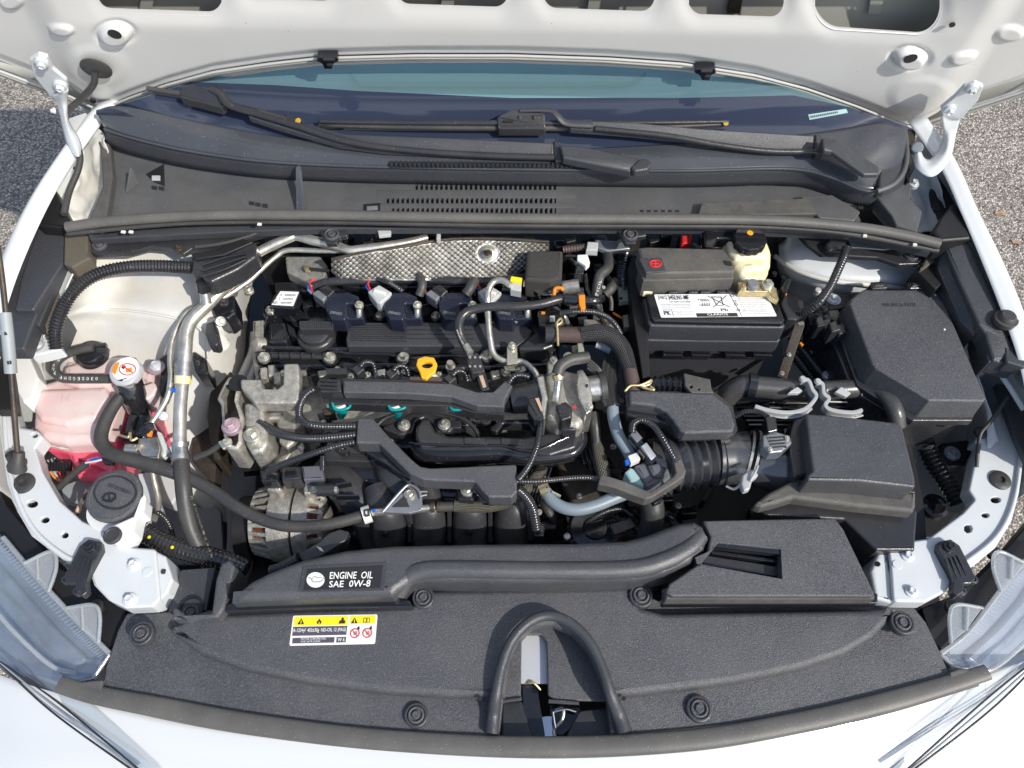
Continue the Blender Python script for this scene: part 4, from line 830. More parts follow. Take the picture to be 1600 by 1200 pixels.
for x, y in ((513, 98), (1103, 116)):
    s_ = -1 if x < 800 else 1
    t4 = T('bonnet_edge_clip', 'small black plastic clip on the rear bonnet edge, %s' % ('left of the wiper holder' if x < 800 else 'right of the wiper holder'), 'clip')
    slab(t4, 'clip_body', M['plastic_gloss'], [H(x - 17, y - 8, .010), H(x + 14, y - 8, .010), H(x + 16, y - 2, .010), H(x + 8, y + 2, .010), H(x + 6, y + 10, .010), H(x - 6, y + 10, .010), H(x - 10, y + 2, .010), H(x - 18, y - 2, .010)], h=.012, bev=.001, ext=-H_N, rc=1)
    bar(t4, 'clip_tooth', M['plastic_satin'], H(x - 8, y - 3, .014), H(x + 10, y - 3, .014), 4, 4, up=H_N); bar(t4, 'clip_tooth', M['plastic_satin'], H(x - 2, y + 5, .014), H(x + 6, y + 5, .014), 4, 4, up=H_N)
# dark things seen through cut-outs
t4 = T('insulation_grommet', 'black rubber disc grommet under the bonnet where the washer hose enters', 'grommet')
lathe(t4, 'grommet', M['rubber'], H(150, 108, .010), [(23, -2), (23, 0), (20, 2), (6, 3), (0, 3)], axis=H_N, lobes=0)
th = tag(tube(None, 'washer_hose', M['rubber'], [H(148, 112, .012), H(146, 132, .02), (128, 153, 1.02), (108, 172, 1.0), (102, 190, .99), (108, 212, .985), (124, 238, .975), (122, 265, .965), (108, 300, .955), (100, 335, .95)], 5), 'thin black washer hose hanging from the bonnet grommet past the left hinge', 'hose')
tube(th, 'blue_tape', M['blue_tape'], [(99, 186, .993), (103, 203, .988)], 8.0, n=6)
# ================================================================ HINGES
t = T('bonnet_hinge', 'white painted bonnet hinge bolted at the left beside the washer hose', 'hinge')
slab(t, 'hinge_plate', M['paint_inner'], [H(46, 94, .03), H(60, 86, .03), H(74, 90, .03), H(82, 108, .03), H(104, 126, .03), H(107, 138, .03), H(104, 160, .03), H(88, 166, .03), H(76, 148, .03), H(56, 124, .03), H(50, 112, .03)], h=.006, bev=.002, ext=-H_N, rc=3)
bolt(t, H(65, 99, .034), 10, None, M['paint_inner'], axis=H_N); bolt(t, H(94, 135, .034), 10, None, M['paint_inner'], axis=H_N)
loft(t, 'hinge_arm', M['paint_inner'], [[H(80, 150, .034), H(90, 168, .03), (96, 195, 1.0), (104, 225, .985), (118, 246, .975)], [H(92, 146, .038), H(99, 166, .036), (104, 194, 1.008), (114, 220, .993), (123, 244, .98)], [H(107, 140, .034), H(106, 162, .03), (108, 190, 1.0), (124, 216, .985), (130, 240, .972)]], nu=6, nv=4, thick=.003)
bolt(t, (83, 173, 1.0), 5, None, M['paint_inner'], axis=(-.8, -.5, .3))
t = T('bonnet_hinge', 'grey shaded hooked bonnet hinge at the right above the asphalt', 'hinge')
slab(t, 'hinge_plate', M['paint_inner'], [H(1507, 136, .03), H(1524, 130, .03), H(1537, 136, .03), H(1528, 158, .03), H(1506, 182, .03), H(1494, 192, .03), H(1474, 192, .03), H(1470, 170, .03), H(1492, 152, .03)], h=.006, bev=.002, ext=-H_N, rc=3)
bolt(t, H(1519, 140, .034), 9, None, M['paint_inner'], axis=H_N); bolt(t, H(1484, 172, .034), 9, None, M['paint_inner'], axis=H_N)
loft(t, 'hook_arm', M['paint_inner'], [[H(1472, 180, .03), (1474, 200, 1.0), (1470, 225, .99), (1455, 247, .985), (1444, 246, .985), (1438, 232, .985)], [H(1484, 186, .036), (1484, 210, 1.004), (1476, 242, .995), (1456, 262, .989), (1440, 258, .988), (1434, 238, .988)], [H(1500, 186, .03), (1494, 210, 1.0), (1484, 250, .99), (1458, 276, .983), (1432, 264, .983), (1428, 240, .983)]], nu=6, nv=4, thick=.004)
for left in (True, False):
    t = T('hinge_pillar_panel', 'crumpled looking pressed steel panel below the %s' % ('left bonnet hinge, cream coloured' if left else 'right bonnet hinge, bluish'), 'panel')
    if left:
        rows = [[(118, 200, .96), (140, 195, .965), (158, 205, .965), (165, 225, .96)], [(98, 245, .93), (125, 250, .925), (150, 250, .935), (170, 255, .95)], [(92, 290, .915), (115, 290, .90), (140, 290, .91), (174, 290, .93)], [(105, 335, .91), (125, 335, .90), (140, 330, .905), (158, 325, .92)], [(110, 350, .90), (125, 348, .90), (140, 346, .90), (152, 342, .91)]]
    else:
        rows = [[(1425, 235, .96), (1440, 240, .965), (1455, 260, .965), (1462, 275, .96)], [(1415, 275, .94), (1435, 280, .93), (1455, 285, .935), (1466, 300, .95)], [(1425, 310, .925), (1440, 310, .915), (1460, 310, .92), (1475, 325, .93)], [(1435, 335, .92), (1450, 335, .91), (1462, 340, .915), (1474, 345, .92)], [(1430, 365, .91), (1445, 362, .91), (1458, 362, .91), (1465, 366, .91)]]
    loft(t, 'panel', M['paint_dirty'] if left else M['paint_inner'], rows, nu=10, nv=10, disp=lambda c: .006 * noise.noise(c * 34) + .003 * noise.noise(c * 80), thick=.0015, ang=35)
    if left:
        slab(t, 'side_rail', M['paint_inner'], [(162, 235), (170, 232), (172, 260), (174, 295), (160, 320), (158, 345), (138, 352), (150, 318), (160, 290)], .945, h=.03, bev=.002)
        for p in ((163, 234), (166, 244), (118, 262)): lathe(t, 'hole', M['screw_black'], p, [(4, -2), (4, 0), (0, .1)], .948, n=12)
        lathe(t, 'rust_spot', M['gold_zinc'], (163, 258), [(4, -1), (4, .4), (0, .5)], .947, n=10)
        slab(t, 'hinge_base', M['paint_inner'], [(105, 185), (134, 175), (141, 192), (118, 212)], .985, h=.01, bev=.002, rc=2)
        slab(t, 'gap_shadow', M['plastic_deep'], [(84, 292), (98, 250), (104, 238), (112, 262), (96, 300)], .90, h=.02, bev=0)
    else:
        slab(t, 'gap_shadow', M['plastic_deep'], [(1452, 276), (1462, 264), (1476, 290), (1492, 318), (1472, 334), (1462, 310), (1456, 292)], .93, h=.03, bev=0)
        bolt(t, (1428, 287, .95), 8, None, M['zinc_white']); lathe(t, 'hole', M['screw_black'], (1463, 327), [(4, -2), (4, 1), (0, 1.2)], .935, n=12)
        slab(t, 'hinge_base', M['dark_steel'], [(1412, 198), (1432, 202), (1430, 228), (1414, 226)], .98, h=.02, bev=.003, rc=3)
        lathe(t, 'hinge_pivot', M['bracket_steel'], (1432, 232), [(9, -5), (9, 6), (7, 8), (0, 8)], .985, axis=(-.3, -.6, .7))
        slab(t, 'dark_fold', M['plastic_satin'], [(1414, 230), (1424, 232), (1430, 262), (1420, 282), (1412, 270)], .965, h=.02, bev=.002)
# prop rod
t = T('bonnet_prop_rod', 'thin dark prop rod with a pale sleeve rising at the left picture edge', 'prop rod')
tube(t, 'rod', M['dark_steel'], [(28, 715, .83), (22, 640, .875), (14, 540, .93), (4, 440, .98), (-8, 360, 1.02), (-40, 160, 1.12)], 4.2, n=60)
tube(t, 'sleeve', M['light_metal'], [(8, 489, .957), (13, 535, .935), (17, 583, .908)], [9, 9, 9], n=8); tube(t, 'rod_sleeve_hole', M['screw_black'], [(9, 519, .947), (10, 524, .945)], 3); tube(t, 'rod_sleeve_hole', M['screw_black'], [(14, 564, .926), (15, 569, .923)], 3)
tube(t, 'rubber_boot', M['rubber'], [(30, 706, .835), (28, 722, .825), (27, 733, .815)], [8, 10, 14], n=10)
# ================================================================ STRUT TOWERS / INNER WALLS
t = T('strut_tower', 'cream and pale grey painted strut tower dome at the left behind the coolant tank', 'strut tower')
rows = [[(96, 405, 0.880), (140, 396, 0.885), (200, 392, 0.865), (270, 388, 0.865), (330, 384, 0.855), (380, 380, 0.835), (420, 380, 0.755)],
        [(90, 440, 0.865), (140, 430, 0.875), (200, 420, 0.855), (270, 412, 0.860), (330, 415, 0.855), (375, 420, 0.825), (400, 425, 0.735)],
        [(80, 480, 0.845), (130, 470, 0.865), (190, 455, 0.850), (255, 450, 0.855), (315, 455, 0.850), (360, 468, 0.820), (392, 475, 0.725)],
        [(75, 505, 0.830), (120, 488, 0.860), (180, 482, 0.848), (250, 488, 0.852), (310, 497, 0.845), (350, 512, 0.815), (388, 520, 0.715)],
        [(70, 530, 0.800), (115, 505, 0.835), (170, 505, 0.825), (245, 512, 0.830), (300, 530, 0.820), (340, 545, 0.785), (385, 560, 0.695)],
        [(66, 560, 0.750), (110, 545, 0.790), (165, 545, 0.780), (235, 555, 0.785), (285, 575, 0.775), (330, 590, 0.745), (380, 610, 0.655)],
        [(66, 620, 0.680), (110, 620, 0.720), (165, 625, 0.715), (230, 640, 0.715), (275, 660, 0.695), (315, 680, 0.655), (370, 700, 0.575)],
        [(66, 720, 0.560), (110, 720, 0.580), (165, 720, 0.575), (230, 740, 0.575), (275, 760, 0.555), (310, 790, 0.535), (360, 820, 0.495)]]
loft(t, 'dome', M['paint_dirty'], rows, nu=8, nv=8, disp=lambda c: .0015 * noise.noise(c * 16))
tube(t, 'dome_crease', M['paint_dirty'], [(116, 487, .858), (180, 484, .848), (250, 492, .851), (300, 506, .843), (320, 525, .83), (325, 560, .79)], 2.0)
lathe(t, 'stud_seat', M['paint_dirty'], (344, 536), [(14, -4), (12, 2), (6, 3), (0, 3)], .80)
t = T('inner_wing_flange', 'cream sheet metal flange behind the fat ribbed hose at the left', 'flange')
loft(t, 'flange', M['paint_dirty'], [[(100, 425, .89), (106, 400, .90), (140, 392, .912)], [(75, 490, .885), (95, 455, .893), (112, 430, .905)], [(66, 530, .87), (76, 510, .88), (84, 500, .885)]], thick=.002)
slab(t, 'foam_strip', M['brown_seal'], [(104, 425), (110, 422), (84, 500), (72, 520), (70, 508)], .892, h=.02, bev=.001)
t = T('strut_tower', 'bluish white painted strut tower at the right behind the relay box', 'strut tower')
rows = [[(1208, 362, 0.825), (1245, 362, 0.865), (1290, 372, 0.875), (1340, 380, 0.875), (1400, 395, 0.870), (1450, 405, 0.865), (1476, 410, 0.845)],
        [(1206, 385, 0.825), (1235, 390, 0.860), (1280, 396, 0.870), (1340, 402, 0.870), (1400, 412, 0.865), (1450, 424, 0.855), (1482, 430, 0.825)],
        [(1206, 400, 0.820), (1230, 412, 0.850), (1270, 422, 0.860), (1320, 430, 0.863), (1380, 436, 0.860), (1440, 444, 0.845), (1480, 448, 0.805)],
        [(1208, 412, 0.805), (1230, 428, 0.830), (1265, 440, 0.840), (1310, 450, 0.843), (1370, 456, 0.835), (1430, 462, 0.815), (1480, 470, 0.765)],
        [(1215, 440, 0.765), (1235, 455, 0.785), (1270, 470, 0.795), (1310, 480, 0.795), (1370, 490, 0.785), (1430, 495, 0.765), (1490, 505, 0.725)],
        [(1220, 520, 0.685), (1240, 530, 0.695), (1275, 545, 0.705), (1320, 555, 0.705), (1380, 560, 0.695), (1440, 565, 0.685), (1510, 575, 0.665)],
        [(1225, 640, 0.620), (1245, 645, 0.620), (1280, 655, 0.620), (1330, 665, 0.620), (1390, 675, 0.620), (1450, 680, 0.620), (1530, 680, 0.620)],
        [(1225, 780, 0.560), (1260, 790, 0.560), (1300, 800, 0.560), (1350, 820, 0.560), (1410, 830, 0.560), (1470, 800, 0.580), (1535, 740, 0.620)]]
loft(t, 'dome', M['paint_inner'], rows, nu=8, nv=8, disp=lambda c: .002 * noise.noise(c * 20))
tube(t, 'flange_roll', M['paint_dirty'], [(1208, 398, .834), (1232, 416, .850), (1265, 430, .857), (1310, 440, .860), (1370, 446, .857), (1440, 455, .84)], 4)
slab(t, 'mount_pad', M['plastic_satin'], [(1288, 458), (1300, 454), (1332, 458), (1330, 474), (1316, 482), (1296, 484), (1288, 474)], .852, h=.02, bev=.002, rc=5); lathe(t, 'washer', M['zinc_white'], (1303, 467), [(11, -2), (11, 0), (0, .3)], .854); bolt(t, (1303, 467), 8, .856, M['zinc_white'])
lathe(t, 'stud', M['zinc_white'], (1277, 456), [(5, -6), (5, 5), (4, 6), (0, 6)], .845)
for p in ((1210, 428), (1224, 434)): lathe(t, 'hole', M['screw_black'], p, [(4, -3), (4, 2), (0, 2.2)], .832, n=12)
t = T('inner_wing_liner', 'shaded pale painted inner wing sheet along the right side below the relay box', 'panel')
loft(t, 'sheet', M['paint_inner'], [[(1472, 440, .88), (1500, 505, .865), (1522, 570, .845), (1546, 640, .82), (1560, 690, .80)], [(1462, 450, .86), (1488, 510, .845), (1512, 580, .82), (1535, 650, .79), (1530, 720, .77)], [(1440, 470, .70), (1460, 540, .68), (1490, 620, .64), (1500, 700, .60), (1500, 780, .58)]], nu=6, nv=5, disp=lambda c: .003 * noise.noise(c * 30))
t = T('engine_subframe_rail', 'pale grey frame rail deep at the left between the support arm and alternator', 'frame rail')
loft(t, 'rail_top', M['light_metal'], [[(352, 720, .58), (352, 760, .57), (355, 830, .56), (350, 900, .55)], [(375, 715, .57), (378, 760, .56), (388, 830, .55), (385, 900, .54)], [(402, 715, .56), (400, 760, .55), (398, 830, .54), (396, 900, .53)]], thick=.01)
slab(t, 'side_plate', M['light_metal'], [(210, 735), (260, 730), (310, 760), (345, 800), (350, 880), (250, 880), (205, 800)], .53, h=.01, bev=.002, rc=6)
slab(t, 'round_mount', M['paint_inner'], [(225, 730), (245, 720), (270, 740), (280, 770), (268, 790), (235, 775)], .60, h=.03, bev=.004, rc=5)
# big dark blocks so that gaps end on machinery
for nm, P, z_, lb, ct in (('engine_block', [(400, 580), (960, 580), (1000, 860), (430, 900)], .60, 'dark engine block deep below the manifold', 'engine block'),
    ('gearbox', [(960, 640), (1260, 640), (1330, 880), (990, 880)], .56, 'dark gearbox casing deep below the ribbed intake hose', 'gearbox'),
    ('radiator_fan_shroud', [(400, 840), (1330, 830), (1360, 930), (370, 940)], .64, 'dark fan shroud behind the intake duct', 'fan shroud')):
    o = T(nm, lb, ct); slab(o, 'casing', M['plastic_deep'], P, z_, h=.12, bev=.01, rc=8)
    for k in range(26):
        x = P[0][0] + random.random() * (P[1][0] - P[0][0]); y = P[0][1] + random.random() * (P[2][1] - P[0][1])
        a = random.random() * 3.1; L = 10 + random.random() * 28
        bar(o, 'rib', random.choice([M['plastic_deep'], M['plastic_satin'], M['plastic_gloss'], M['dark_steel']]), (x, y, z_ + .012), (x + L * math.cos(a), y + L * math.sin(a), z_ + .012 + random.random() * .02), 4 + random.random() * 10, 16)
    for k in range(9):
        x = P[0][0] + 20 + random.random() * (P[1][0] - P[0][0] - 40); y = P[0][1] + 20 + random.random() * (P[2][1] - P[0][1] - 40)
        bolt(o, (x, y), 6, z_ + .01, random.choice([M['dark_steel'], M['steel']]))
# left side machinery behind the pipes
t = T('shock_bracket', 'rusty dark steel bracket standing right of the thick silver pipe', 'bracket')
slab(t, 'post', M['dark_steel'], [(345, 560), (356, 552), (360, 580), (350, 625), (342, 680), (345, 720), (332, 715), (322, 650), (330, 600)], .72, h=.06, bev=.004, rc=4)
slab(t, 'panel', M['dark_steel'], [(296, 565), (320, 560), (345, 640), (335, 760), (300, 720)], .66, h=.03, bev=.003)
slab(t, 'stay', M['plastic_satin'], [(322, 505), (334, 500), (342, 535), (338, 540), (326, 538), (320, 520)], .86, h=.02, bev=.003, rc=4)
slab(t, 'knob_base', M['plastic_gloss'], [(300, 545), (322, 560), (326, 585), (305, 582), (300, 562)], .80, h=.04, bev=.003, rc=3)
tube(t, 'stiffening_ridge', M['paint_dirty'], [(362, 640, .66), (378, 590, .70), (395, 550, .72), (398, 520, .73)], 7); tube(t, 'stiffening_ridge', M['paint_dirty'], [(375, 640, .65), (388, 600, .69), (400, 565, .71)], 6)
t = T('charge_valve', 'black coated service valve with zinc bolts beside the silver pipe', 'valve')
slab(t, 'body', M['plastic_gloss'], [(335, 460), (352, 455), (366, 462), (368, 488), (355, 498), (335, 492), (328, 475)], .85, h=.04, bev=.004, rc=4)
bolt(t, (388, 453), 8, .87); bolt(t, (345, 502), 8, .87, axis=(.6, -.4, .6)); bolt(t, (350, 472), 7, .87, M['plastic_satin']); tube(t, 'spigot', M['steel'], [(335, 500, .86), (350, 505, .865)], 4)
# ================================================================ COOLANT TANK
t = T('coolant_tank', 'milky pink coolant expansion tank with vivid pink coolant in its lower half', 'tank')
lower = [(62, 690), (110, 700), (150, 695), (185, 660), (205, 600), (246, 572), (247, 610), (238, 655), (222, 670), (205, 640), (196, 650), (186, 690), (176, 740), (150, 750), (118, 744), (105, 700), (72, 702)]
slab(t, 'coolant_half', M['tank_pink'], lower, .742, h=.09, bev=.01, rc=8, seg=5, flare=-.004)
slab(t, 'lower_sump', M['tank_pink'], [(70, 694), (150, 700), (185, 690), (176, 735), (160, 752), (128, 748), (112, 722), (100, 706), (76, 702)], .735, h=.09, bev=.008, rc=8)
upper = [(60, 598), (92, 588), (100, 560), (150, 556), (195, 552), (226, 566), (243, 578), (245, 600), (236, 615), (222, 606), (205, 596), (190, 612), (180, 640), (168, 672), (140, 690), (100, 692), (62, 684), (48, 668), (50, 640)]
slab(t, 'upper_half', M['tank_milk'], upper, .775, h=.035, bev=.014, rc=9, seg=6)
slab(t, 'top_block', M['tank_milk'], [(97, 570), (130, 560), (160, 558), (192, 553), (200, 566), (180, 590), (160, 600), (120, 602), (95, 596)], .79, h=.03, bev=.012, rc=8, seg=5)
slab(t, 'front_block', M['tank_milk'], [(58, 606), (120, 604), (165, 602), (172, 622), (150, 655), (100, 664), (60, 656), (50, 640)], .785, h=.03, bev=.010, rc=10, seg=5)
slab(t, 'flange', M['tank_milk'], [(50, 664), (60, 680), (100, 690), (140, 688), (170, 668), (180, 648), (190, 640), (186, 660), (172, 684), (142, 700), (98, 702), (54, 690), (46, 676)], .752, h=.008, bev=.002, rc=4)
for x, y in ((80, 693), (100, 697), (118, 696)): slab(t, 'moulded_tab', M['tank_milk'], [(x - 7, y - 4), (x + 7, y - 3), (x + 7, y + 5), (x - 7, y + 4)], .754, h=.006, bev=.001)
slab(t, 'side_pillar', M['tank_milk'], [(214, 606), (228, 600), (240, 596), (246, 604), (240, 616), (230, 624), (218, 620)], .79, h=.04, bev=.004, rc=3)
text(t, 'moulded_letter', M['tank_milk'], 'H', [(98, 618), (110, 618), (108, 629), (96, 629)], .786, off=.001)
t = T('tank_breather_cap', 'glossy black breather cap with hose ports on top of the coolant tank', 'cap')
lathe(t, 'cap', M['plastic_gloss'], (142, 552), [(24, -10), (24, 0), (20, 6), (12, 8), (0, 8)], .805); bar(t, 'port', M['plastic_gloss'], (124, 548, .815), (165, 538, .815), 9, 8); bar(t, 'port', M['plastic_satin'], (150, 546, .818), (168, 546, .818), 7, 7)
tag(tube(None, 'breather_hose', M['rubber'], [(146, 542, .818), (125, 546, .818), (102, 554, .815), (88, 566, .812), (86, 580, .81), (96, 590, .808), (115, 592, .807), (140, 592, .807), (172, 592, .806)], 7.5, n=70), 'black hose with white print looping over the top of the coolant tank', 'hose')
hp = T('hose_print', 'row of tiny white characters printed along the looped breather hose', 'marking')
for k, (x, y) in enumerate(((97, 590), (104, 591), (111, 591.5), (118, 592), (125, 592), (132, 592), (139, 592), (146, 592), (153, 592))): text(hp, 'lettering', M['white_print'], 'FMDGES030'[k], [(x, y + 2.5), (x - 3.5, y + 2.5), (x - 3.5, y - 2.5), (x, y - 2.5)], .8155)
for k, (x, y) in enumerate(((84, 571), (83, 577), (86, 583), (92, 562), (100, 556), (108, 551))): text(hp, 'lettering', M['white_print'], '>ZPDM<'[k], [(x - 2, y + 1), (x, y - 3), (x + 3, y - 1), (x + 1, y + 3)], .819)
t = T('radiator_cap', 'silver pressure cap with a red and orange warning sticker on the black filler neck', 'cap')
lathe(t, 'cap_rim', M['zinc_white'], (196, 580), [(25, -8), (25, 0), (23, 3), (18, 4), (0, 4)], .825, axis=(0, -.12, 1)); slab(t, 'cap_ear', M['steel'], [(188, 596), (210, 594), (208, 604), (200, 606), (188, 603)], .822, h=.01, bev=.002, rc=2); slab(t, 'cap_ear', M['plastic_gloss'], [(192, 556), (212, 558), (214, 566), (196, 564)], .822, h=.01, bev=.002, rc=2)
lathe(t, 'sticker', M['white_print'], W(196, 576, .8297), [(20, -.4), (20, 0), (0, 0)], axis=(0, -.12, 1), n=36)
def tilt(x, y, o=.0004): return PL(x, y, W(196, 576, .8297), Vector((0, -.12, 1)).normalized(), o)
slab(t, 'orange_panel', M['orange'], [tilt(176, 574), tilt(181, 567), tilt(187, 565), tilt(180, 586), tilt(175, 581)], h=.0004, bev=0, wn=False)
tube(t, 'prohibition_ring', M['red_print'], [tilt(199 + 13 * math.cos(a), 577 + 9 * math.sin(a), .0006) for a in [2 * math.pi * k / 18 for k in range(19)]], .9, sides=4, smooth=1); tube(t, 'prohibition_bar', M['red_print'], [tilt(190, 570, .0007), tilt(208, 583, .0007)], .8, sides=4)
slab(t, 'cap_symbol', M['orange'], [tilt(196, 576, .0005), tilt(206, 574, .0005), tilt(206, 581, .0005), tilt(197, 582, .0005)], h=.0003, bev=0, wn=False); slab(t, 'hand_symbol', M['dark_print'], [tilt(189, 574, .0005), tilt(194, 570, .0005), tilt(197, 573, .0005), tilt(193, 577, .0005)], h=.0003, bev=0, wn=False)
t = T('filler_neck', 'black plastic filler neck below the silver pressure cap', 'filler neck')
tube(t, 'neck', M['plastic_gloss'], [(198, 588, .815), (210, 620, .79), (222, 655, .74), (228, 690, .70)], [20, 18, 15, 14], n=16); tube(t, 'outlet', M['plastic_gloss'], [(200, 600, .80), (190, 612, .80)], 10, n=6)
bar(t, 'rib', M['plastic_satin'], (207, 648, .775), (196, 690, .765), 12, 22); bar(t, 'rib', M['plastic_satin'], (222, 648, .775), (214, 685, .765), 9, 22)
slab(t, 'mount_arm', M['plastic_satin'], [(248, 560), (260, 552), (266, 568), (262, 590), (250, 620), (246, 604), (250, 585)], .80, h=.03, bev=.003, rc=3); bolt(t, (243, 571), 9, .808, M['zinc_white']); lathe(t, 'rubber_ring', M['bolt_pink'], (244, 574), [(13, -3), (13, 0), (0, .5)], .806)
h = tag(tube(None, 'bypass_hose', M['rubber'], [(188, 620, .80), (174, 640, .80), (162, 665, .80), (158, 688, .80), (170, 706, .80), (195, 716, .80), (240, 728, .795), (290, 745, .79), (335, 768, .785), (370, 792, .785), (410, 812, .785), (450, 822, .785), (500, 821, .785), (545, 812, .785), (580, 801, .785)], [9.5, 10.5, 11, 11, 10.5, 9.5, 9, 9, 9, 9], n=160, sides=18), 'long matte black hose curving from the filler neck across to the alternator front', 'hose')
tube(h, 'spring_clamp', M['gold_zinc'], [(184, 621, .806), (192, 628, .806)], 13, n=5, cap=False); tube(h, 'blue_mark', M['blue_tape'], [(188, 621, .812), (196, 627, .812)], 3); bar(h, 'clamp_ear', M['gold_zinc'], (172, 621, .815), (186, 616, .818), 3, 3)
# ================================================================ WASHER FILLER
t = T('washer_filler', 'white washer bottle neck with a round black lid embossed with a wiper symbol', 'filler')
lathe(t, 'neck', M['washer_white'], W(183, 800, .78), [(34, -50), (36, -20), (38, -2), (40, 14), (0, 14)], axis=(0, .1, 1))
slab(t, 'mount_foot', M['washer_white'], [(166, 825), (222, 800), (226, 772), (212, 810), (208, 830), (195, 853), (178, 850), (160, 835)], .808, h=.03, bev=.003, rc=4)
lathe(t, 'lid', M['plastic'], W(180, 776, .805), [(42, -3), (43, 2), (42, 5), (37, 6.5), (36, 5.5), (30, 6), (0, 7)], axis=(0, -.1, 1), n=40)
tube(t, 'lid_ring', M['plastic_satin'], [W(180 + 33 * math.cos(a), 770 + 26 * math.sin(a), .8135 + .0) for a in [2 * math.pi * k / 24 for k in range(25)]], 1.4, sides=6, smooth=1)
slab(t, 'lid_hinge', M['plastic_satin'], [(138, 757), (150, 750), (158, 756), (146, 768)], .806, h=.01, bev=.002)
text(t, 'lettering', M['plastic_gloss'], 'WASHER FLUID ONLY', [(206, 768), (170, 754), (166, 759), (202, 773)], .8165)
tube(t, 'wiper_symbol', M['plastic_gloss'], [(160, 780, .8158), (166, 772, .8158), (178, 770, .8158), (183, 776, .8158), (176, 784, .8158), (162, 783, .8158), (160, 780, .8158)], 1.3, sides=6, smooth=1); tube(t, 'wiper_symbol', M['plastic_gloss'], [(172, 785, .8162), (170, 772, .8162)], 1.2, sides=6)
lathe(t, 'grommet', M['rubber'], (176, 837), [(14, -2), (14, 2), (11, 3.5), (10, 2.5), (0, 2.5)], .81)
# wire bundles at left
t = T('twisted_wires', 'pair of tan twisted wires beside the washer lid', 'wire')
tube(t, 'wire', M['wire_tan'], [(136, 765, .77), (130, 780, .765), (122, 795, .76), (116, 808, .755)], 3); tube(t, 'wire', M['sleeve_brown'], [(139, 768, .767), (127, 782, .768), (124, 798, .757), (112, 810, .757)], 3)
t = T('sensor_lead', 'thin black sleeved lead with blue tape running to the bottom of the coolant tank', 'wire')
tube(t, 'sleeve', M['rubber'], [(92, 762, .74), (110, 745, .75), (135, 725, .765)], 5.5); tube(t, 'wire', M['blue_tape'], [(134, 725, .765), (145, 718, .77), (158, 716, .775)], 2); tube(t, 'wire', M['conn_white'], [(134, 723, .767), (147, 721, .772), (160, 718, .775)], 1.6); slab(t, 'plug', M['plastic_gloss'], [(158, 714), (176, 718), (174, 724), (160, 722)], .78, h=.01, bev=.002)
t = T('fuse_connector_row', 'dark connector comb with bare coloured wires under the coolant tank', 'connector')
for k in range(8): bar(t, 'pin', M['plastic_gloss'], (76 + k * 4.6, 722, .73), (76 + k * 4.6, 736, .725), 3, 6)
for k, c in enumerate(('orange', 'wire_tan', 'red', 'copper', 'orange')): tube(t, 'wire', M[c], [(78 + k * 7, 737, .72), (84 + k * 6, 745, .715), (92 + k * 3, 752, .71)], 1.5, sides=6)
slab(t, 'plate', M['light_metal'], [(95, 760), (125, 748), (150, 765), (138, 790), (100, 785)], .70, h=.01, bev=.002)
# ribbed hoses left
tag(tube(None, 'corrugated_hose', M['conduit'], [(88, 545, .87), (86, 520, .885), (94, 492, .90), (110, 462, .91), (135, 438, .917), (165, 424, .92), (205, 417, .92), (250, 416, .92), (302, 418, .918)], 10.5, corr=5, cd=.2, sides=18), 'fat ribbed black hose arching around the left strut tower', 'hose')
t = T('pipe_cover', 'long ribbed black plastic cover at the end of the fat ribbed hose', 'cover')
slab(t, 'shell', M['plastic_satin'], [(298, 400), (330, 390), (400, 378), (400, 400), (372, 420), (330, 440), (318, 436), (312, 426), (298, 424)], .925, h=.03, bev=.005, rc=4)
for k in range(3): tube(t, 'rib', M['plastic_gloss'], [(316, 414 + k * 9, .928), (350, 403 + k * 9, .928), (384, 396 + k * 5, .928)], 2.2)
slab(t, 'flange', M['plastic_deep'], [(298, 396), (340, 388), (380, 372), (395, 378), (350, 398), (305, 405)], .93, h=.02, bev=.002)
tag(tube(None, 'corrugated_hose', M['conduit'], [(205, 815, .74), (230, 835, .74), (265, 852, .74), (310, 866, .74), (350, 876, .74), (385, 890, .735)], 16, corr=7, cd=.10, sides=18), 'thick black ribbed hose with yellow dots passing behind the left end box', 'hose')
for p in ((232, 843), (270, 864)): pass
t = T('paint_dots', 'two small yellow paint dots on the thick hose behind the left end box', 'marking')
for p in ((233, 839), (269, 855)): lathe(t, 'dot', M['yellow_print'], (p[0], p[1], .758), [(2.6, -1), (2.6, 0), (0, .3)], n=10)
tag(tube(None, 'suction_hose', M['rubber'], [(283, 722, .80), (286, 755, .795), (290, 790, .78), (298, 825, .76), (312, 855, .74), (330, 885, .72)], 12.5, n=80, sides=20), 'thick black air conditioning hose hanging from the silver crimped fitting', 'hose')
tx = T('hose_print', 'yellowish printed characters along the thick air conditioning hose', 'marking')
for k in range(11): x = 300 + k * 3.0; y = 775 + k * 9; text(tx, 'lettering', M['gold_zinc'], 'RJGGNR12345'[k], [(x + 1, y), (x + 3, y + 6), (x, y + 7), (x - 2, y + 1)], .807 - k * .004)
tag(tube(None, 'corrugated_hose', M['conduit'], [(225, 795, .72), (245, 800, .72), (262, 815, .71), (270, 840, .70), (272, 862, .69)], 4.5, corr=4, sides=10), 'slim ribbed conduit curling down right of the washer lid', 'hose')
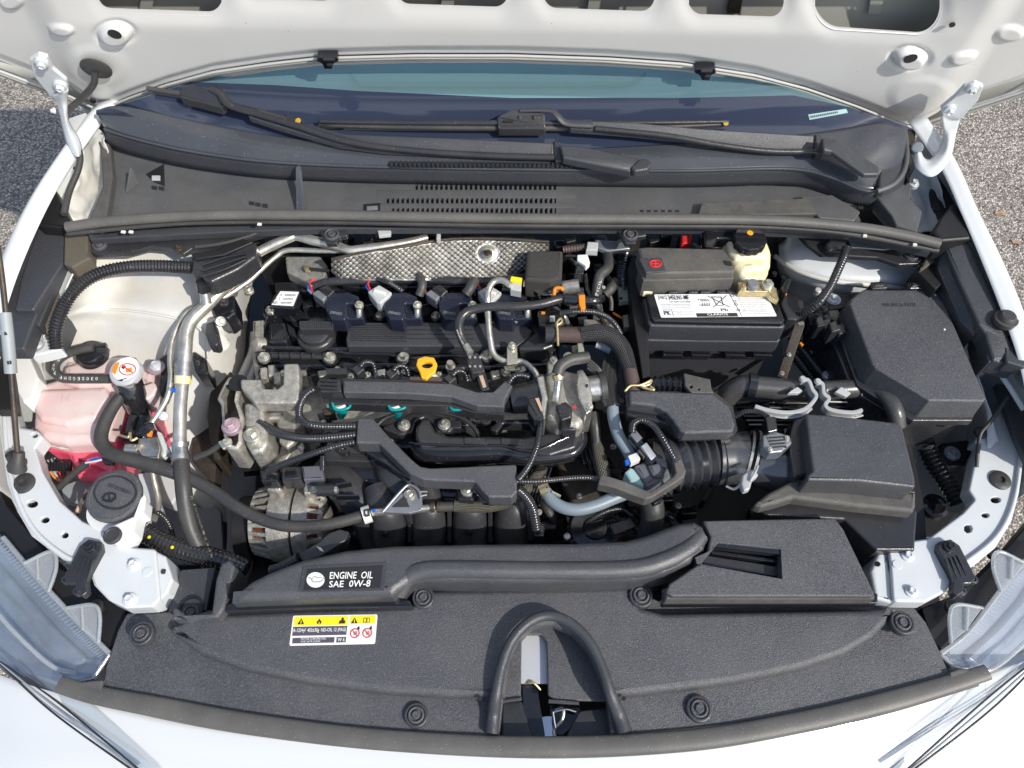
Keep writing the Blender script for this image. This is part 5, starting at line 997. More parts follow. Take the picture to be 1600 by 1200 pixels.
# ================================================================ AC PIPES
t = T('refrigerant_pipe', 'thick bent silver aluminium pipe running from the bulkhead down the left side', 'pipe')
tube(t, 'pipe', M['alu_pipe'], [(668, 371, .90), (640, 378, .90), (600, 385, .90), (560, 390, .90), (545, 391, .90), (525, 384, .90), (490, 376, .905), (464, 369, .905), (452, 372, .905), (420, 386, .90), (396, 400, .895), (384, 414, .89), (370, 432, .885), (345, 455, .88), (322, 478, .875), (300, 500, .87), (292, 520, .865), (290, 545, .86), (287, 575, .85)], [5.5, 6.5, 7, 7, 7.5, 7.5, 8, 9, 9.5, 10, 10, 10], n=150, sides=18)
tube(t, 'joint_collar', M['alu_machined'], [(287, 567, .853), (286, 592, .845)], [13, 13], n=6, sides=20); tube(t, 'joint_clip', M['brake_tank'], [(286, 588, .847), (285, 600, .842)], [13, 12], n=5, sides=20)
tube(t, 'lower_pipe', M['alu_pipe'], [(285, 598, .842), (282, 630, .835), (281, 660, .825), (281, 695, .815)], 10, n=20, sides=20)
for a, b, r in (((281, 690, .816), (281, 697, .813), 13.5), ((281, 697, .812), (282, 712, .808), 12), ((282, 711, .807), (282, 718, .805), 14)): tube(t, 'crimp_ring', M['alu_machined'], [a, b], [r, r], n=5, sides=20)
lathe(t, 'green_dot', M['teal'], W(340, 458, .897), [(3, -1), (3, 0), (0, .3)], n=8); slab(t, 'blue_mark', M['blue_tape'], [(268, 606), (275, 607), (273, 613), (268, 612)], .856, h=.001, bev=0)
t = T('refrigerant_pipe', 'thin silver aluminium pipe running beside the thick one down to the block', 'pipe')
tube(t, 'pipe', M['alu_pipe'], [(540, 393, .885), (500, 392, .885), (450, 391, .885), (430, 402, .88), (405, 424, .875), (385, 442, .87), (340, 470, .865), (300, 482, .86), (283, 500, .855), (270, 530, .85), (266, 560, .845), (267, 590, .84), (262, 620, .83), (248, 645, .82), (236, 662, .815)], [4, 4, 4, 4, 4.5, 4.5, 4.5, 4.5], n=140)
t = T('service_port', 'black capped service port standing on the thick silver pipe at the left', 'valve')
tube(t, 'stem', M['alu_machined'], [(322, 473, .885), (320, 455, .90)], [9, 7], n=5); tube(t, 'cap', M['plastic_gloss'], [(319, 453, .90), (316, 440, .915)], [11, 10], n=5); 
t = T('expansion_block', 'machined aluminium pipe block with a hexagonal black cap right of the coolant tank', 'valve block')
slab(t, 'block', M['alu_machined'], [(216, 684), (246, 682), (252, 700), (248, 716), (222, 716), (214, 700)], .80, h=.04, bev=.003, rc=2); lathe(t, 'hex_cap', M['plastic_gloss'], (231, 672), [(13, -6), (13, 4), (10, 6), (0, 6)], .82, n=6)
slab(t, 'orange_mark', M['orange'], [(229, 674), (238, 673), (236, 682), (230, 681)], .825, h=.003, bev=0); tube(t, 'nut', M['alu_machined'], [(198, 702, .80), (215, 702, .80)], [10, 9], n=5, sides=6)
tube(t, 'wire_clip', M['gold_zinc'], [(187, 680, .81), (200, 683, .812), (203, 676, .812), (205, 688, .812), (214, 684, .81)], 2); bolt(t, (255, 650), 7, .82, M['zinc_white'], axis=(.3, -.5, .8)); tube(t, 'drop_pipe', M['alu_pipe'], [(236, 716, .78), (240, 745, .76), (248, 785, .73), (240, 815, .70)], 5)
slab(t, 'white_panel', M['paint_inner'], [(215, 740), (232, 738), (255, 800), (225, 798)], .70, h=.01, bev=.002)
slab(t, 'white_gusset', M['paint_inner'], [(244, 672), (252, 676), (266, 706), (252, 715)], .79, h=.01, bev=.002)
# ================================================================ ENGINE: head, cam cover
t = T('engine_head', 'cast aluminium cylinder head and timing cover under the black cam cover', 'engine head')
slab(t, 'head_deck', M['alu_cast'], [(398, 560), (870, 556), (900, 600), (900, 660), (560, 665), (400, 660)], .745, h=.10, bev=.005, rc=5)
slab(t, 'head_rail', M['alu_cast'], [(398, 566), (520, 572), (650, 570), (860, 575), (870, 590), (640, 592), (500, 590), (400, 590)], .775, h=.03, bev=.004, rc=3)
slab(t, 'timing_edge', M['alu_cast'], [(394, 500), (412, 498), (418, 560), (400, 600), (394, 560)], .80, h=.08, bev=.005, rc=3)
lathe(t, 'round_boss', M['alu_cast'], W(402, 538, .81), [(12, -10), (12, 4), (8, 7), (0, 7)], axis=(-.7, -.3, .6))
for x, y in ((440, 588), (470, 582), (530, 580), (560, 590), (592, 584), (690, 585), (760, 592), (790, 580), (612, 600), (520, 610), (460, 602)): 
    slab(t, 'casting_lug', M['alu_cast'], [(x - 9, y - 5), (x + 8, y - 6), (x + 9, y + 5), (x - 8, y + 6)], .785 + random.random() * .012, h=.03, bev=.003, rc=2)
for x, y in ((443, 583), (705, 575), (548, 588)): bolt(t, (x, y), 6, .80)
t = T('cam_cover', 'glossy black cam cover with a ribbed flat top running across the engine', 'engine cover')
cam = [(406, 560), (408, 525), (415, 490), (428, 458), (470, 446), (530, 440), (850, 440), (880, 455), (885, 500), (872, 540), (876, 570), (780, 574), (640, 578), (625, 572), (530, 574), (515, 580), (500, 574), (420, 574)]
slab(t, 'cover_shell', M['plastic_gloss'], cam, .80, h=.04, bev=.006, rc=5)
slab(t, 'flat_top', M['plastic_clean'], [(545, 503), (700, 503), (820, 506), (832, 516), (826, 530), (808, 541), (542, 541), (540, 530)], .83, h=.02, bev=.003, rc=3)
for k in range(8): bar(t, 'top_line', M['plastic_satin'], (546 + (k % 2) * 2, 508 + k * 3.3, .8313), (636 if k % 2 else 740, 508 + k * 3.5, .8313), 1.2, 2, bev=0)
slab(t, 'outlet_hump', M['plastic_satin'], [(808, 541), (838, 516), (862, 515), (866, 540), (850, 546), (812, 546)], .835, h=.03, bev=.006, rc=4)
tube(t, 'front_bead', M['plastic_gloss'], [(412, 543, .815), (530, 545, .815), (700, 547, .815), (868, 547, .815)], 3.5, n=40); tube(t, 'front_bead', M['plastic_gloss'], [(416, 552, .812), (500, 553, .812), (528, 549, .812), (545, 552, .812), (610, 554, .812), (640, 560, .812), (700, 556, .812), (870, 557, .812)], 3, n=60)
for k in range(5): tube(t, 'bead_collar', M['plastic_satin'], [(438 + k * 17, 556, .815), (441 + k * 17, 556, .815)], 6, n=3)
tube(t, 'breather_rail', M['plastic_satin'], [(425, 556, .812), (520, 558, .812)], 4.5)
slab(t, 'rear_rail', M['plastic_gloss'], [(430, 440), (860, 432), (862, 446), (430, 456)], .83, h=.03, bev=.003, rc=3)
slab(t, 'side_web', M['plastic_gloss'], [(420, 505), (445, 502), (452, 520), (448, 535), (420, 534)], .825, h=.02, bev=.005, rc=4)
for p in ((412, 558), (515, 558), (630, 558), (422, 484), (594, 492), (681, 493), (760, 555)): 
    lathe(t, 'bolt_seat', M['plastic_gloss'], p, [(13, -8), (12, 0), (0, 1)], .812); bolt(t, p, 9.5 if p[1] > 500 else 7.5, .816)
slab(t, 'rib_fin', M['plastic_gloss'], [(452, 492), (462, 500), (468, 512), (458, 508)], .83, h=.02, bev=.001); slab(t, 'rib_fin', M['plastic_gloss'], [(448, 505), (460, 514), (464, 528), (452, 522)], .83, h=.02, bev=.001)
for x in (455, 480, 500, 575, 590, 665, 750, 850): slab(t, 'moulded_box', M['plastic_gloss'], [(x - 8, 464 + x % 7), (x + 8, 462 + x % 7), (x + 9, 474 + x % 7), (x - 7, 477 + x % 7)], .815 + (x % 5) * .002, h=.02, bev=.002)
t = T('oil_filler_cap', 'round black oil filler cap with a ribbed grip bar left of the ribbed cover', 'cap')
lathe(t, 'cap', M['plastic_satin'], (494, 524), [(30, -6), (30, 2), (28, 5), (25, 6), (24, 12), (21, 14), (0, 14)], .822, n=36)
slab(t, 'grip_bar', M['plastic_satin'], [(467, 500), (521, 501), (520, 514), (468, 514)], .85, h=.02, bev=.003, rc=2)
for k in range(18): bar(t, 'grip_rib', M['plastic_clean'], (469 + k * 2.95, 502, .8512), (469 + k * 2.95, 512, .8512), 1.3, 3, bev=0)
t = T('valve_label_box', 'small dark box with a white printed label at the left end of the cam cover', 'label')
slab(t, 'box', M['plastic_gloss'], [(433, 455), (470, 454), (460, 482), (425, 480)], .835, h=.02, bev=.002, rc=2); slab(t, 'label', M['white_print'], [(438, 455), (467, 456), (458, 478), (424, 476)], .8358, h=.0006, bev=0)
for k in range(3): text(t, 'lettering', M['dark_print'], ('1 - 4', '3 - 2', 'RGB 2')[k], [(434 - k * 3, 459 + k * 6), (441 - k * 3, 459 + k * 6), (440 - k * 3, 463 + k * 6), (432 - k * 3, 463 + k * 6)], .836); text(t, 'lettering', M['dark_print'], ('EMISSION', 'CONTROL', 'INFORM')[k], [(446 - k * 3, 460 + k * 6), (462 - k * 3, 460 + k * 6), (461 - k * 3, 463 + k * 6), (445 - k * 3, 463 + k * 6)], .836)
# coils
for i, cx in enumerate((537, 628, 714, 800)):
    lb = ('dark blue ignition coil nearest the white label box', 'dark blue ignition coil second from the left with a pale connector', 'dark blue ignition coil third from the left with a black connector', 'dark blue ignition coil furthest right under the black breather pipe')[i]
    t = T('ignition_coil', lb, 'ignition coil', 'ignition coils along the cam cover'); x = cx; Z = .862
    slab(t, 'coil_body', M['coil_blue'], [(x - 29, 470), (x - 14, 457), (x + 6, 456), (x + 24, 463), (x + 22, 474), (x + 4, 474), (x + 6, 490), (x + 2, 500), (x - 20, 498), (x - 28, 484)], Z, h=.03, bev=.0025, rc=3)
    slab(t, 'coil_lug', M['coil_blue'], [(x + 2, 474), (x + 30, 476), (x + 32, 498), (x + 4, 499)], Z - .014, h=.03, bev=.003, rc=3)
    for k in range(3): bar(t, 'coil_groove', M['plastic_gloss'], (x + 4, 480 + k * 7, Z - .012), (x + 17, 480 + k * 7, Z - .012), 3, 4)
    tube(t, 'sleeve', M['steel'], [(x + 24, 478, Z - .004), (x + 24, 490, Z - .012), (x + 24, 498, Z - .02)], 5, n=5); bolt(t, (x + 24, 476), 7, Z)
    tube(t, 'rubber_foot', M['bracket_steel'], [(x - 22, 498, Z - .02), (x - 5, 503, Z - .022), (x + 8, 502, Z - .022)], 3.5)
    text(t, 'lettering', M['grey_print'], 'DENSO', [(x - 20, 486), (x - 2, 489), (x - 3, 493), (x - 21, 490)], Z)
    white = i in (1, 3)
    if white:
        slab(t, 'connector', M['conn_grey'], [(x - 54, 455), (x - 36, 444), (x - 16, 456), (x - 20, 462), (x - 34, 474), (x - 40, 472)], Z + .006, h=.02, bev=.003, rc=2)
        bar(t, 'connector_latch', M['conn_white'], (x - 44, 453, Z + .01), (x - 26, 458, Z + .01), 6, 6)
    else:
        slab(t, 'connector', M['bracket_steel'], [(x - 50, 458), (x - 40, 452), (x - 26, 462), (x - 32, 470), (x - 36, 468)], Z + .004, h=.02, bev=.002, rc=2); slab(t, 'connector_latch', M['plastic_gloss'], [(x - 40, 450), (x - 26, 444), (x - 14, 454), (x - 24, 464)], Z + .007, h=.02, bev=.002, rc=2)
        tube(t, 'wire', M['hose_blue'], [(x - 50, 458, Z), (x - 55, 452, Z), (x - 50, 446, Z)], 2); tube(t, 'wire', M['red'], [(x - 48, 456, Z), (x - 50, 450, Z)], 1)
    tube(t, 'wire', M['red'], [(x - 50, 452, Z + .004), (x - 53, 442, Z + .002), (x - 44, 436, Z)], 1.6); tube(t, 'wire', M['blue_tape'], [(x - 52, 454, Z + .002), (x - 56, 446, Z), (x - 48, 438, Z)], 1.3)
t = T('coil_harness', 'black ribbed coil wiring harness lying along the rear of the ignition coils', 'wiring')
tube(t, 'conduit', M['plastic_satin'], [(490, 448, .855), (520, 440, .86), (580, 438, .86), (660, 436, .86), (740, 440, .86), (800, 436, .86), (850, 430, .86)], 7, n=60)
tube(t, 'ribbed_branch', M['conduit'], [(590, 436, .868), (604, 440, .87), (618, 448, .865), (630, 456, .86)], 4.5, corr=4, sides=10); tube(t, 'taped_branch', M['rubber'], [(655, 430, .87), (660, 445, .87), (655, 462, .86)], 7); tube(t, 'taped_branch', M['rubber'], [(742, 438, .875), (735, 450, .875), (728, 460, .87)], 8); tube(t, 'ribbed_branch', M['conduit'], [(785, 450, .865), (815, 452, .865)], 7, corr=4, sides=12)
slab(t, 'tray', M['plastic_gloss'], [(530, 446), (560, 432), (650, 428), (830, 430), (840, 444), (700, 448), (560, 450)], .848, h=.01, bev=.002, rc=3)
# ================================================================ HEAT SHIELD
t = T('heat_shield', 'silver dimpled heat shield between the bent pipe and the ignition coils', 'heat shield')
bm = bmesh.new(); NX, NY = 420, 110; vv = []
for i in range(NX + 1):
    x = 518 + (858 - 518) * i / NX
    yt = 405 - (x - 518) * .175 if x < 700 else 373 + (x - 700) * .035; yb = 438 if x < 790 else 438 - (x - 790) * .55; yb = max(yb, yt + 8)
    if x < 535: yb = 425 + (x - 518)
    col = []
    for j in range(NY + 1):
        f = j / NY; y = yt + (yb - yt) * f
        z0 = .895 - .035 * f + .008 * math.sin((x - 518) / 60)
        p = W(x, y, z0); a, b = x * 2 * math.pi / 9.6, (y + x * .08) * 2 * math.pi / 8.6
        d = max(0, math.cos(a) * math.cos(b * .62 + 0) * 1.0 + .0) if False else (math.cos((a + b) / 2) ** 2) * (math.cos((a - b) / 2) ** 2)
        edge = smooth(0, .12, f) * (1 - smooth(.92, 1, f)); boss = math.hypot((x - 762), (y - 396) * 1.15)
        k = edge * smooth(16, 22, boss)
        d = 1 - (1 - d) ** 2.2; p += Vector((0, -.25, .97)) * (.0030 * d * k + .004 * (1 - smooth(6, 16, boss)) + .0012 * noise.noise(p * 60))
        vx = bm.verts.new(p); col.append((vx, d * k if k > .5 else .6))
    vv.append(col)
for i in range(NX):
    for j in range(NY):
        f_ = bm.faces.new((vv[i][j][0], vv[i][j + 1][0], vv[i + 1][j + 1][0], vv[i + 1][j][0])); f_.material_index = 1 if vv[i][j][1] + vv[i + 1][j + 1][1] < .30 else 0  # groove shade painted in: low faces take the darker material
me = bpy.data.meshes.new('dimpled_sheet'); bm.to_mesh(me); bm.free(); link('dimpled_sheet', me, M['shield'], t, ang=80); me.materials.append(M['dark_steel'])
lathe(t, 'washer', M['zinc'], (762, 396), [(8, -2), (8, 1), (0, 1.5)], .884); bolt(t, (762, 395), 5, .887, M['dark_steel'])
tube(t, 'rolled_edge', M['dark_steel'], [(518, 405, .897), (560, 396, .90), (620, 387, .902), (700, 374, .90), (780, 373, .896), (858, 378, .892)], 2.5, n=60)
slab(t, 'side_panel', M['alu_cast'], [(445, 400), (500, 400), (512, 415), (505, 440), (480, 440), (448, 425)], .85, h=.02, bev=.003, rc=4); lathe(t, 'brass_nut', M['gold_zinc'], (481, 420), [(6, -2), (6, 3), (0, 4)], .857, n=6); tube(t, 'stud', M['screw_black'], [(484, 420, .86), (515, 423, .86)], 2.5)
# bulkhead row
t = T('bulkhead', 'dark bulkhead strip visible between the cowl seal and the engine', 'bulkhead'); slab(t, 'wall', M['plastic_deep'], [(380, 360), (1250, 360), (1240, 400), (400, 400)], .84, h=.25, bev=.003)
for k in range(34):
    x = 395 + k * 25 + random.uniform(-8, 8); y = 368 + random.uniform(-4, 14); slab(t, 'small_fitting', random.choice([M['plastic_gloss'], M['plastic_satin'], M['dark_steel'], M['plastic_deep']]), [(x - 9, y - 5), (x + 7, y - 6), (x + 10, y + 3), (x - 6, y + 7)], .85 + random.random() * .02, h=.03, bev=.002, rc=2)
t = T('pipe_holder', 'white clip holding the pipe end just below the cowl seal', 'clip'); slab(t, 'clip', M['conn_grey'], [(590, 360), (611, 359), (610, 366), (592, 368)], .925, h=.006, bev=.001); slab(t, 'post', M['conn_grey'], [(682, 356), (688, 356), (688, 372), (682, 372)], .915, h=.01, bev=.001)
# ================================================================ PUMP / VALVES rear centre
t = T('foam_block', 'dark speckled foam covered box behind the silver fuel pump', 'foam'); slab(t, 'block', M['foam'], [(822, 390), (880, 390), (878, 432), (860, 440), (820, 436)], .895, h=.04, bev=.006, rc=5)
t = T('fuel_pump', 'shiny metal high pressure fuel pump with a dark round top', 'fuel pump')
lathe(t, 'body', M['chrome'], W(853, 448, .85), [(27, -20), (27, 6), (25, 14), (22, 17)], n=12); lathe(t, 'top', M['dark_steel'], W(853, 436, .872), [(23, -10), (23, 2), (20, 5), (12, 4), (0, 4)]); lathe(t, 'collar', M['chrome'], W(853, 440, .872), [(25, -8), (25, -3), (20, -2), (0, -2)])
tube(t, 'inlet', M['zinc'], [(818, 443, .875), (828, 444, .875)], 6, n=4, sides=6); slab(t, 'nut', M['conn_grey'], [(796, 441), (815, 442), (814, 455), (798, 452)], .885, h=.015, bev=.002); slab(t, 'yellow_cap', M['yellow_print'], [(799, 431), (816, 434), (815, 441), (797, 438)], .889, h=.008, bev=.001)
tube(t, 'outlet_stub', M['steel'], [(880, 450, .87), (905, 446, .875)], 11, n=6)
tube(t, 'orange_clip', M['orange'], [(866, 466, .88), (867, 452, .886), (876, 450, .888), (880, 454, .886)], 3)
tag(tube(None, 'fuel_pipe', M['alu_pipe'], [(798, 446, .888), (785, 438, .888), (772, 440, .886), (764, 452, .882), (762, 470, .87), (763, 500, .858), (766, 530, .845), (772, 554, .835), (788, 564, .832), (805, 564, .832), (822, 568, .832), (836, 582, .828), (848, 602, .82)], 5, n=110), 'slender pale steel fuel pipe looping over the cam cover to the throttle body', 'pipe')
t = T('pipe_clamp', 'pale zinc clamp plate holding the slender fuel pipe at the front of the cam cover', 'clamp'); slab(t, 'plate', M['zinc'], [(792, 540), (808, 540), (809, 568), (792, 570)], .84, h=.006, bev=.001, rc=1); bolt(t, (800, 539), 6, .845); slab(t, 'foot', M['zinc'], [(786, 570), (815, 572), (812, 578), (790, 578)], .825, h=.004, bev=.001)
t = T('breather_pipe', 'smooth black breather pipe with an orange clip arching over the cam cover', 'hose')
tube(t, 'pipe', M['plastic_satin'], [(733, 548, .862), (722, 530, .87), (717, 510, .88), (722, 494, .885), (738, 484, .888), (770, 479, .89), (810, 479, .89), (845, 475, .89), (872, 468, .89), (885, 466, .89)], 7, n=110, sides=18)
tube(t, 'quick_fitting', M['plastic_gloss'], [(882, 467, .892), (902, 469, .892)], [9, 9], n=5); tube(t, 'elbow', M['plastic_gloss'], [(900, 469, .892), (930, 470, .89), (940, 466, .88)], 6.5); slab(t, 'orange_clip', M['orange'], [(904, 461), (914, 460), (915, 482), (908, 482), (905, 476)], .90, h=.01, bev=.001); 
for k, (x, y) in enumerate(((717, 520), (720, 528), (724, 536))): text(t, 'lettering', M['white_print'], ('DNX', '245', 'E1G')[k], [(x - 4, y - 4), (x - 2, y - 5), (x + 1, y + 2), (x - 1, y + 3)], .885 - k * .004)
slab(t, 'valve_body', M['plastic_satin'], [(728, 553), (748, 551), (756, 572), (758, 580), (738, 583), (730, 568)], .868, h=.025, bev=.003, rc=2); tube(t, 'ferrule', M['steel'], [(728, 540, .868), (735, 552, .868)], 6, n=4)
slab(t, 'sensor_stalk', M['plastic_gloss'], [(742, 582), (758, 579), (766, 608), (752, 612)], .858, h=.02, bev=.003, rc=3); slab(t, 'sensor_window', M['wire_tan'], [(748, 586), (754, 585), (760, 604), (755, 606)], .8585, h=.001, bev=0)
for k in range(6): bolt(t, (734 + (k % 3) * 8, 558 + (k // 3) * 14), 2.2, .869, M['steel'], name='rivet')
t = T('heater_hose', 'wavy black printed hose climbing right of the fuel pump', 'hose')
tube(t, 'hose', M['rubber'], [(932, 466, .875), (934, 445, .88), (938, 430, .885), (950, 418, .885), (950, 400, .88), (945, 388, .87)], 8, n=50)
for k in range(9): text(t, 'lettering', M['white_print'], 'PVCXE1214'[k], [(930 + k * 1.3, 462 - k * 5), (930 + k * 1.3, 458 - k * 5), (935 + k * 1.3, 458 - k * 5), (935 + k * 1.3, 462 - k * 5)], .885 + k * .0005)
tube(t, 'branch', M['rubber'], [(945, 460, .86), (955, 450, .865), (960, 440, .86)], 8); lathe(t, 'green_dot', M['green_clip'], (943, 449), [(3, -1), (3, 1), (0, 1.2)], .885, n=8); tube(t, 'thin_branch', M['rubber'], [(950, 455, .85), (955, 470, .84), (955, 485, .83)], 3.5)
t = T('vacuum_valve', 'small black valve with a white bracket at the rear centre of the engine', 'valve'); slab(t, 'bracket', M['conn_white'], [(902, 398), (918, 397), (922, 410), (916, 416), (902, 407)], .90, h=.01, bev=.001, rc=2); slab(t, 'body', M['plastic_gloss'], [(902, 408), (914, 408), (912, 428), (898, 427)], .895, h=.02, bev=.002); tube(t, 'lead', M['conduit'], [(915, 430, .87), (918, 450, .868), (924, 465, .865)], 4, corr=4, sides=10)
lathe(t, 'silver_cap', M['chrome'], W(895, 448, .87), [(11, -6), (12, 6), (10, 8), (0, 8)], axis=(1, 0, .3)); slab(t, 'clear_clip', M['conn_grey'], [(918, 377), (935, 378), (934, 391), (916, 390)], .905, h=.012, bev=.002); tube(t, 'ribbed_hose', M['sleeve_brown'], [(880, 390, .89), (915, 386, .895)], 6, corr=4, sides=10)
slab(t, 'steel_plate', M['bracket_steel'], [(930, 374), (975, 377), (985, 388), (950, 392), (932, 386)], .89, h=.008, bev=.002)
t = T('relay_clip', 'grey green square relay clip in the dark gap left of the battery, the upper one', 'clip'); slab(t, 'clip', M['green_clip'], [(965, 447), (985, 445), (989, 442), (990, 466), (985, 470), (968, 470)], .84, h=.012, bev=.001); slab(t, 'foot', M['screw_black'], [(968, 464), (973, 464), (973, 468), (968, 468)], .8405, h=.001, bev=0); slab(t, 'foot', M['screw_black'], [(981, 463), (985, 463), (985, 467), (981, 467)], .8405, h=.001, bev=0)
t = T('relay_clip', 'grey green tall relay clip in the dark gap left of the battery, the lower one', 'clip'); slab(t, 'clip', M['green_clip'], [(973, 492), (984, 491), (983, 510), (976, 512)], .82, h=.012, bev=.001); tube(t, 'wire', M['orange'], [(958, 489, .825), (966, 494, .825), (972, 497, .82)], 2)
tag(tube(None, 'corrugated_hose', M['conduit'], [(975, 400, .84), (972, 425, .84), (974, 455, .83), (976, 480, .82)], 12, corr=6, sides=14), 'vertical ribbed black hose in the dark gap beside the battery cover', 'hose')
# braided hoses
t = T('braided_hose', 'fat braided black hose arching from the cam cover to the battery side with brown ends', 'hose')
tube(t, 'left_sleeve', M['sleeve_brown'], [(862, 523, .862), (912, 523, .866)], [12, 13], n=8, sides=20); tube(t, 'braid', M['braid'], [(908, 523, .868), (935, 520, .872), (957, 528, .87), (972, 545, .866), (980, 565, .86), (985, 580, .855)], [11, 14, 14.5, 14, 13, 11], n=60, sides=26)
tube(t, 'braid', M['braid'], [(908, 516, .878), (935, 512, .884), (962, 520, .88), (980, 540, .876), (990, 575, .864)], 4.5, n=60, sides=16); tube(t, 'right_sleeve', M['sleeve_brown'], [(984, 578, .856), (988, 598, .852), (990, 618, .848)], [11, 12, 12], n=8, sides=20)
tube(t, 'wire_clamp', M['gold_zinc'], [(872, 540, .872), (871, 515, .876), (870, 505, .878), (876, 497, .878), (878, 503, .878), (870, 508, .878)], 2); tube(t, 'wire_clamp', M['gold_zinc'], [(976, 612, .862), (985, 603, .866), (1000, 602, .866), (1012, 597, .866), (1018, 594, .866), (1014, 601, .866), (1002, 604, .866), (1012, 608, .866), (1022, 609, .866), (1016, 604, .866)], 2.2)
t = T('braided_hose', 'straight upright bundle of braided black hoses beside the throttle body', 'hose')
for dx in (-7.5, 0, 7.5): tube(t, 'braid', M['braid'], [(957 + dx, 553, .835), (952 + dx, 580, .84), (950 + dx, 610, .845), (957 + dx, 636, .845)], 6, n=50, sides=16)
t = T('coolant_hose', 'smooth grey blue hose continuing down from the upright braided bundle', 'hose'); tube(t, 'hose', M['hose_blue'], [(957, 634, .842), (959, 655, .838), (966, 680, .832), (978, 700, .825), (986, 715, .82)], 9.5, n=50, sides=20)
slab(t, 'tagged_clamp', M['conn_white'], [(981, 712), (996, 706), (1001, 717), (986, 724)], .838, h=.012, bev=.001, rc=1); slab(t, 'blue_tab', M['blue_tape'], [(976, 719), (982, 717), (984, 724), (978, 725)], .836, h=.006, bev=.0005)
t = T('coolant_hose', 'smooth grey blue hose curving low in front of the intake manifold', 'hose'); tube(t, 'hose', M['hose_blue'], [(852, 768, .79), (862, 782, .79), (880, 793, .79), (903, 796, .79), (930, 790, .79), (955, 780, .79), (980, 770, .788), (1010, 758, .78)], 10, n=70, sides=20)
tube(t, 'spring_clamp', M['gold_zinc'], [(846, 766, .792), (856, 762, .796)], 12, n=4, cap=False); bar(t, 'clamp_ear', M['zinc'], (862, 768, .80), (876, 775, .80), 4, 4)
tag(tube(None, 'braided_hose', M['braid_tan'], [(932, 690, .80), (936, 710, .795), (942, 735, .79), (946, 755, .78)], [8, 11, 11, 11], n=40, sides=20), 'pale flecked braided hose descending beside the black bracket left end', 'hose')
tag(tube(None, 'vent_hose', M['rubber'], [(928, 645, .82), (930, 665, .815), (932, 692, .80)], 8, n=30), 'short black hose with a gold spring clamp above the pale braided hose', 'hose')
t = T('fabric_hose', 'pale woven hose with a black end running right from the aluminium lever', 'hose'); tube(t, 'woven', M['braid_tan'], [(710, 790, .79), (745, 792, .79), (780, 788, .79), (808, 776, .79), (830, 755, .785), (850, 725, .78), (860, 700, .77)], 9.5, n=70, sides=20)
tube(t, 'end_sleeve', M['rubber'], [(685, 792, .79), (712, 791, .79)], 8, n=6); 
for x in (676, 686): tube(t, 'crimp_ring', M['dark_steel'], [(x - 3, 792, .79), (x + 3, 792, .79)], 9, n=3)
# ================================================================ ENGINE MOUNT (cast aluminium, left)
t = T('engine_mount', 'chunky cast aluminium engine mount arm at the left end of the engine', 'engine mount')
slab(t, 'rear_arm', M['alu_cast'], [(348, 600), (356, 588), (378, 584), (392, 592), (396, 600), (376, 602), (372, 625), (380, 650), (378, 690), (372, 702), (352, 700), (346, 668), (344, 630), (338, 622)], .845, h=.06, bev=.005, rc=5)
lathe(t, 'dark_bore', M['plastic_deep'], (372, 598), [(15, -2), (15, 0), (0, .3)], .8458)
slab(t, 'bridge', M['alu_cast'], [(375, 592), (408, 592), (408, 604), (414, 607), (434, 607), (442, 600), (443, 568), (466, 567), (468, 600), (466, 622), (462, 630), (398, 630), (384, 614), (376, 605)], .862, h=.022, bev=.003, rc=4)
slab(t, 'front_leg', M['alu_cast'], [(380, 626), (412, 632), (414, 650), (420, 690), (410, 706), (392, 708), (382, 690)], .84, h=.07, bev=.007, rc=7)
slab(t, 'web', M['alu_cast'], [(428, 630), (462, 632), (462, 665), (460, 690), (448, 700), (436, 690)], .80, h=.06, bev=.004, rc=4)
slab(t, 'lower_rib', M['alu_cast'], [(442, 690), (460, 686), (458, 705), (446, 720), (430, 722)], .78, h=.04, bev=.003)
for p, r, z_, m_ in (((361, 665), 15, .852, 'bolt_pink'), ((394, 679), 14, .846, 'zinc'), ((354, 692), 9, .846, 'zinc')):
    lathe(t, 'washer', M['zinc'] if m_ == 'zinc' else M['bolt_pink'], p, [(r, -4), (r, 0), (0, .3)], z_ - .003); bolt(t, p, r * .95, z_, M[m_])
tube(t, 'sensor', M['steel'], [(418, 652, .80), (440, 652, .80)], [8, 9], n=5); tube(t, 'earth_cable', M['rubber'], [(345, 694, .84), (328, 706, .83), (305, 716, .82)], 4.5); slab(t, 'cable_lug', M['zinc'], [(340, 690), (352, 686), (360, 696), (348, 702)], .846, h=.004, bev=.001, rc=2)
for x, y in ((412, 582), (424, 578), (433, 590)): slab(t, 'casting_block', M['alu_cast'], [(x - 6, y - 8), (x + 5, y - 9), (x + 6, y + 9), (x - 5, y + 10)], .825, h=.03, bev=.002, rc=2)
# ================================================================ HARNESS COVERS
t = T('injector_harness_cover', 'long grained black wiring cover above the green injectors', 'cover')
slab(t, 'cover', M['plastic'], [(536, 594), (640, 596), (706, 599), (745, 612), (770, 612), (789, 594), (801, 602), (790, 622), (787, 636), (745, 634), (706, 620), (640, 615), (536, 613)], .865, h=.016, bev=.0025, rc=2)
slab(t, 'base', M['plastic_gloss'], [(534, 590), (640, 592), (700, 596), (700, 620), (640, 620), (534, 616)], .852, h=.02, bev=.002, rc=2)
slab(t, 'lower_face', M['plastic_satin'], [(512, 618), (640, 621), (704, 622), (745, 637), (788, 642), (786, 648), (740, 644), (700, 634), (624, 634), (516, 630)], .84, h=.02, bev=.002, rc=2)
slab(t, 'end_connector', M['plastic_satin'], [(498, 590), (532, 592), (534, 612), (500, 612), (494, 602)], .862, h=.02, bev=.003, rc=3)
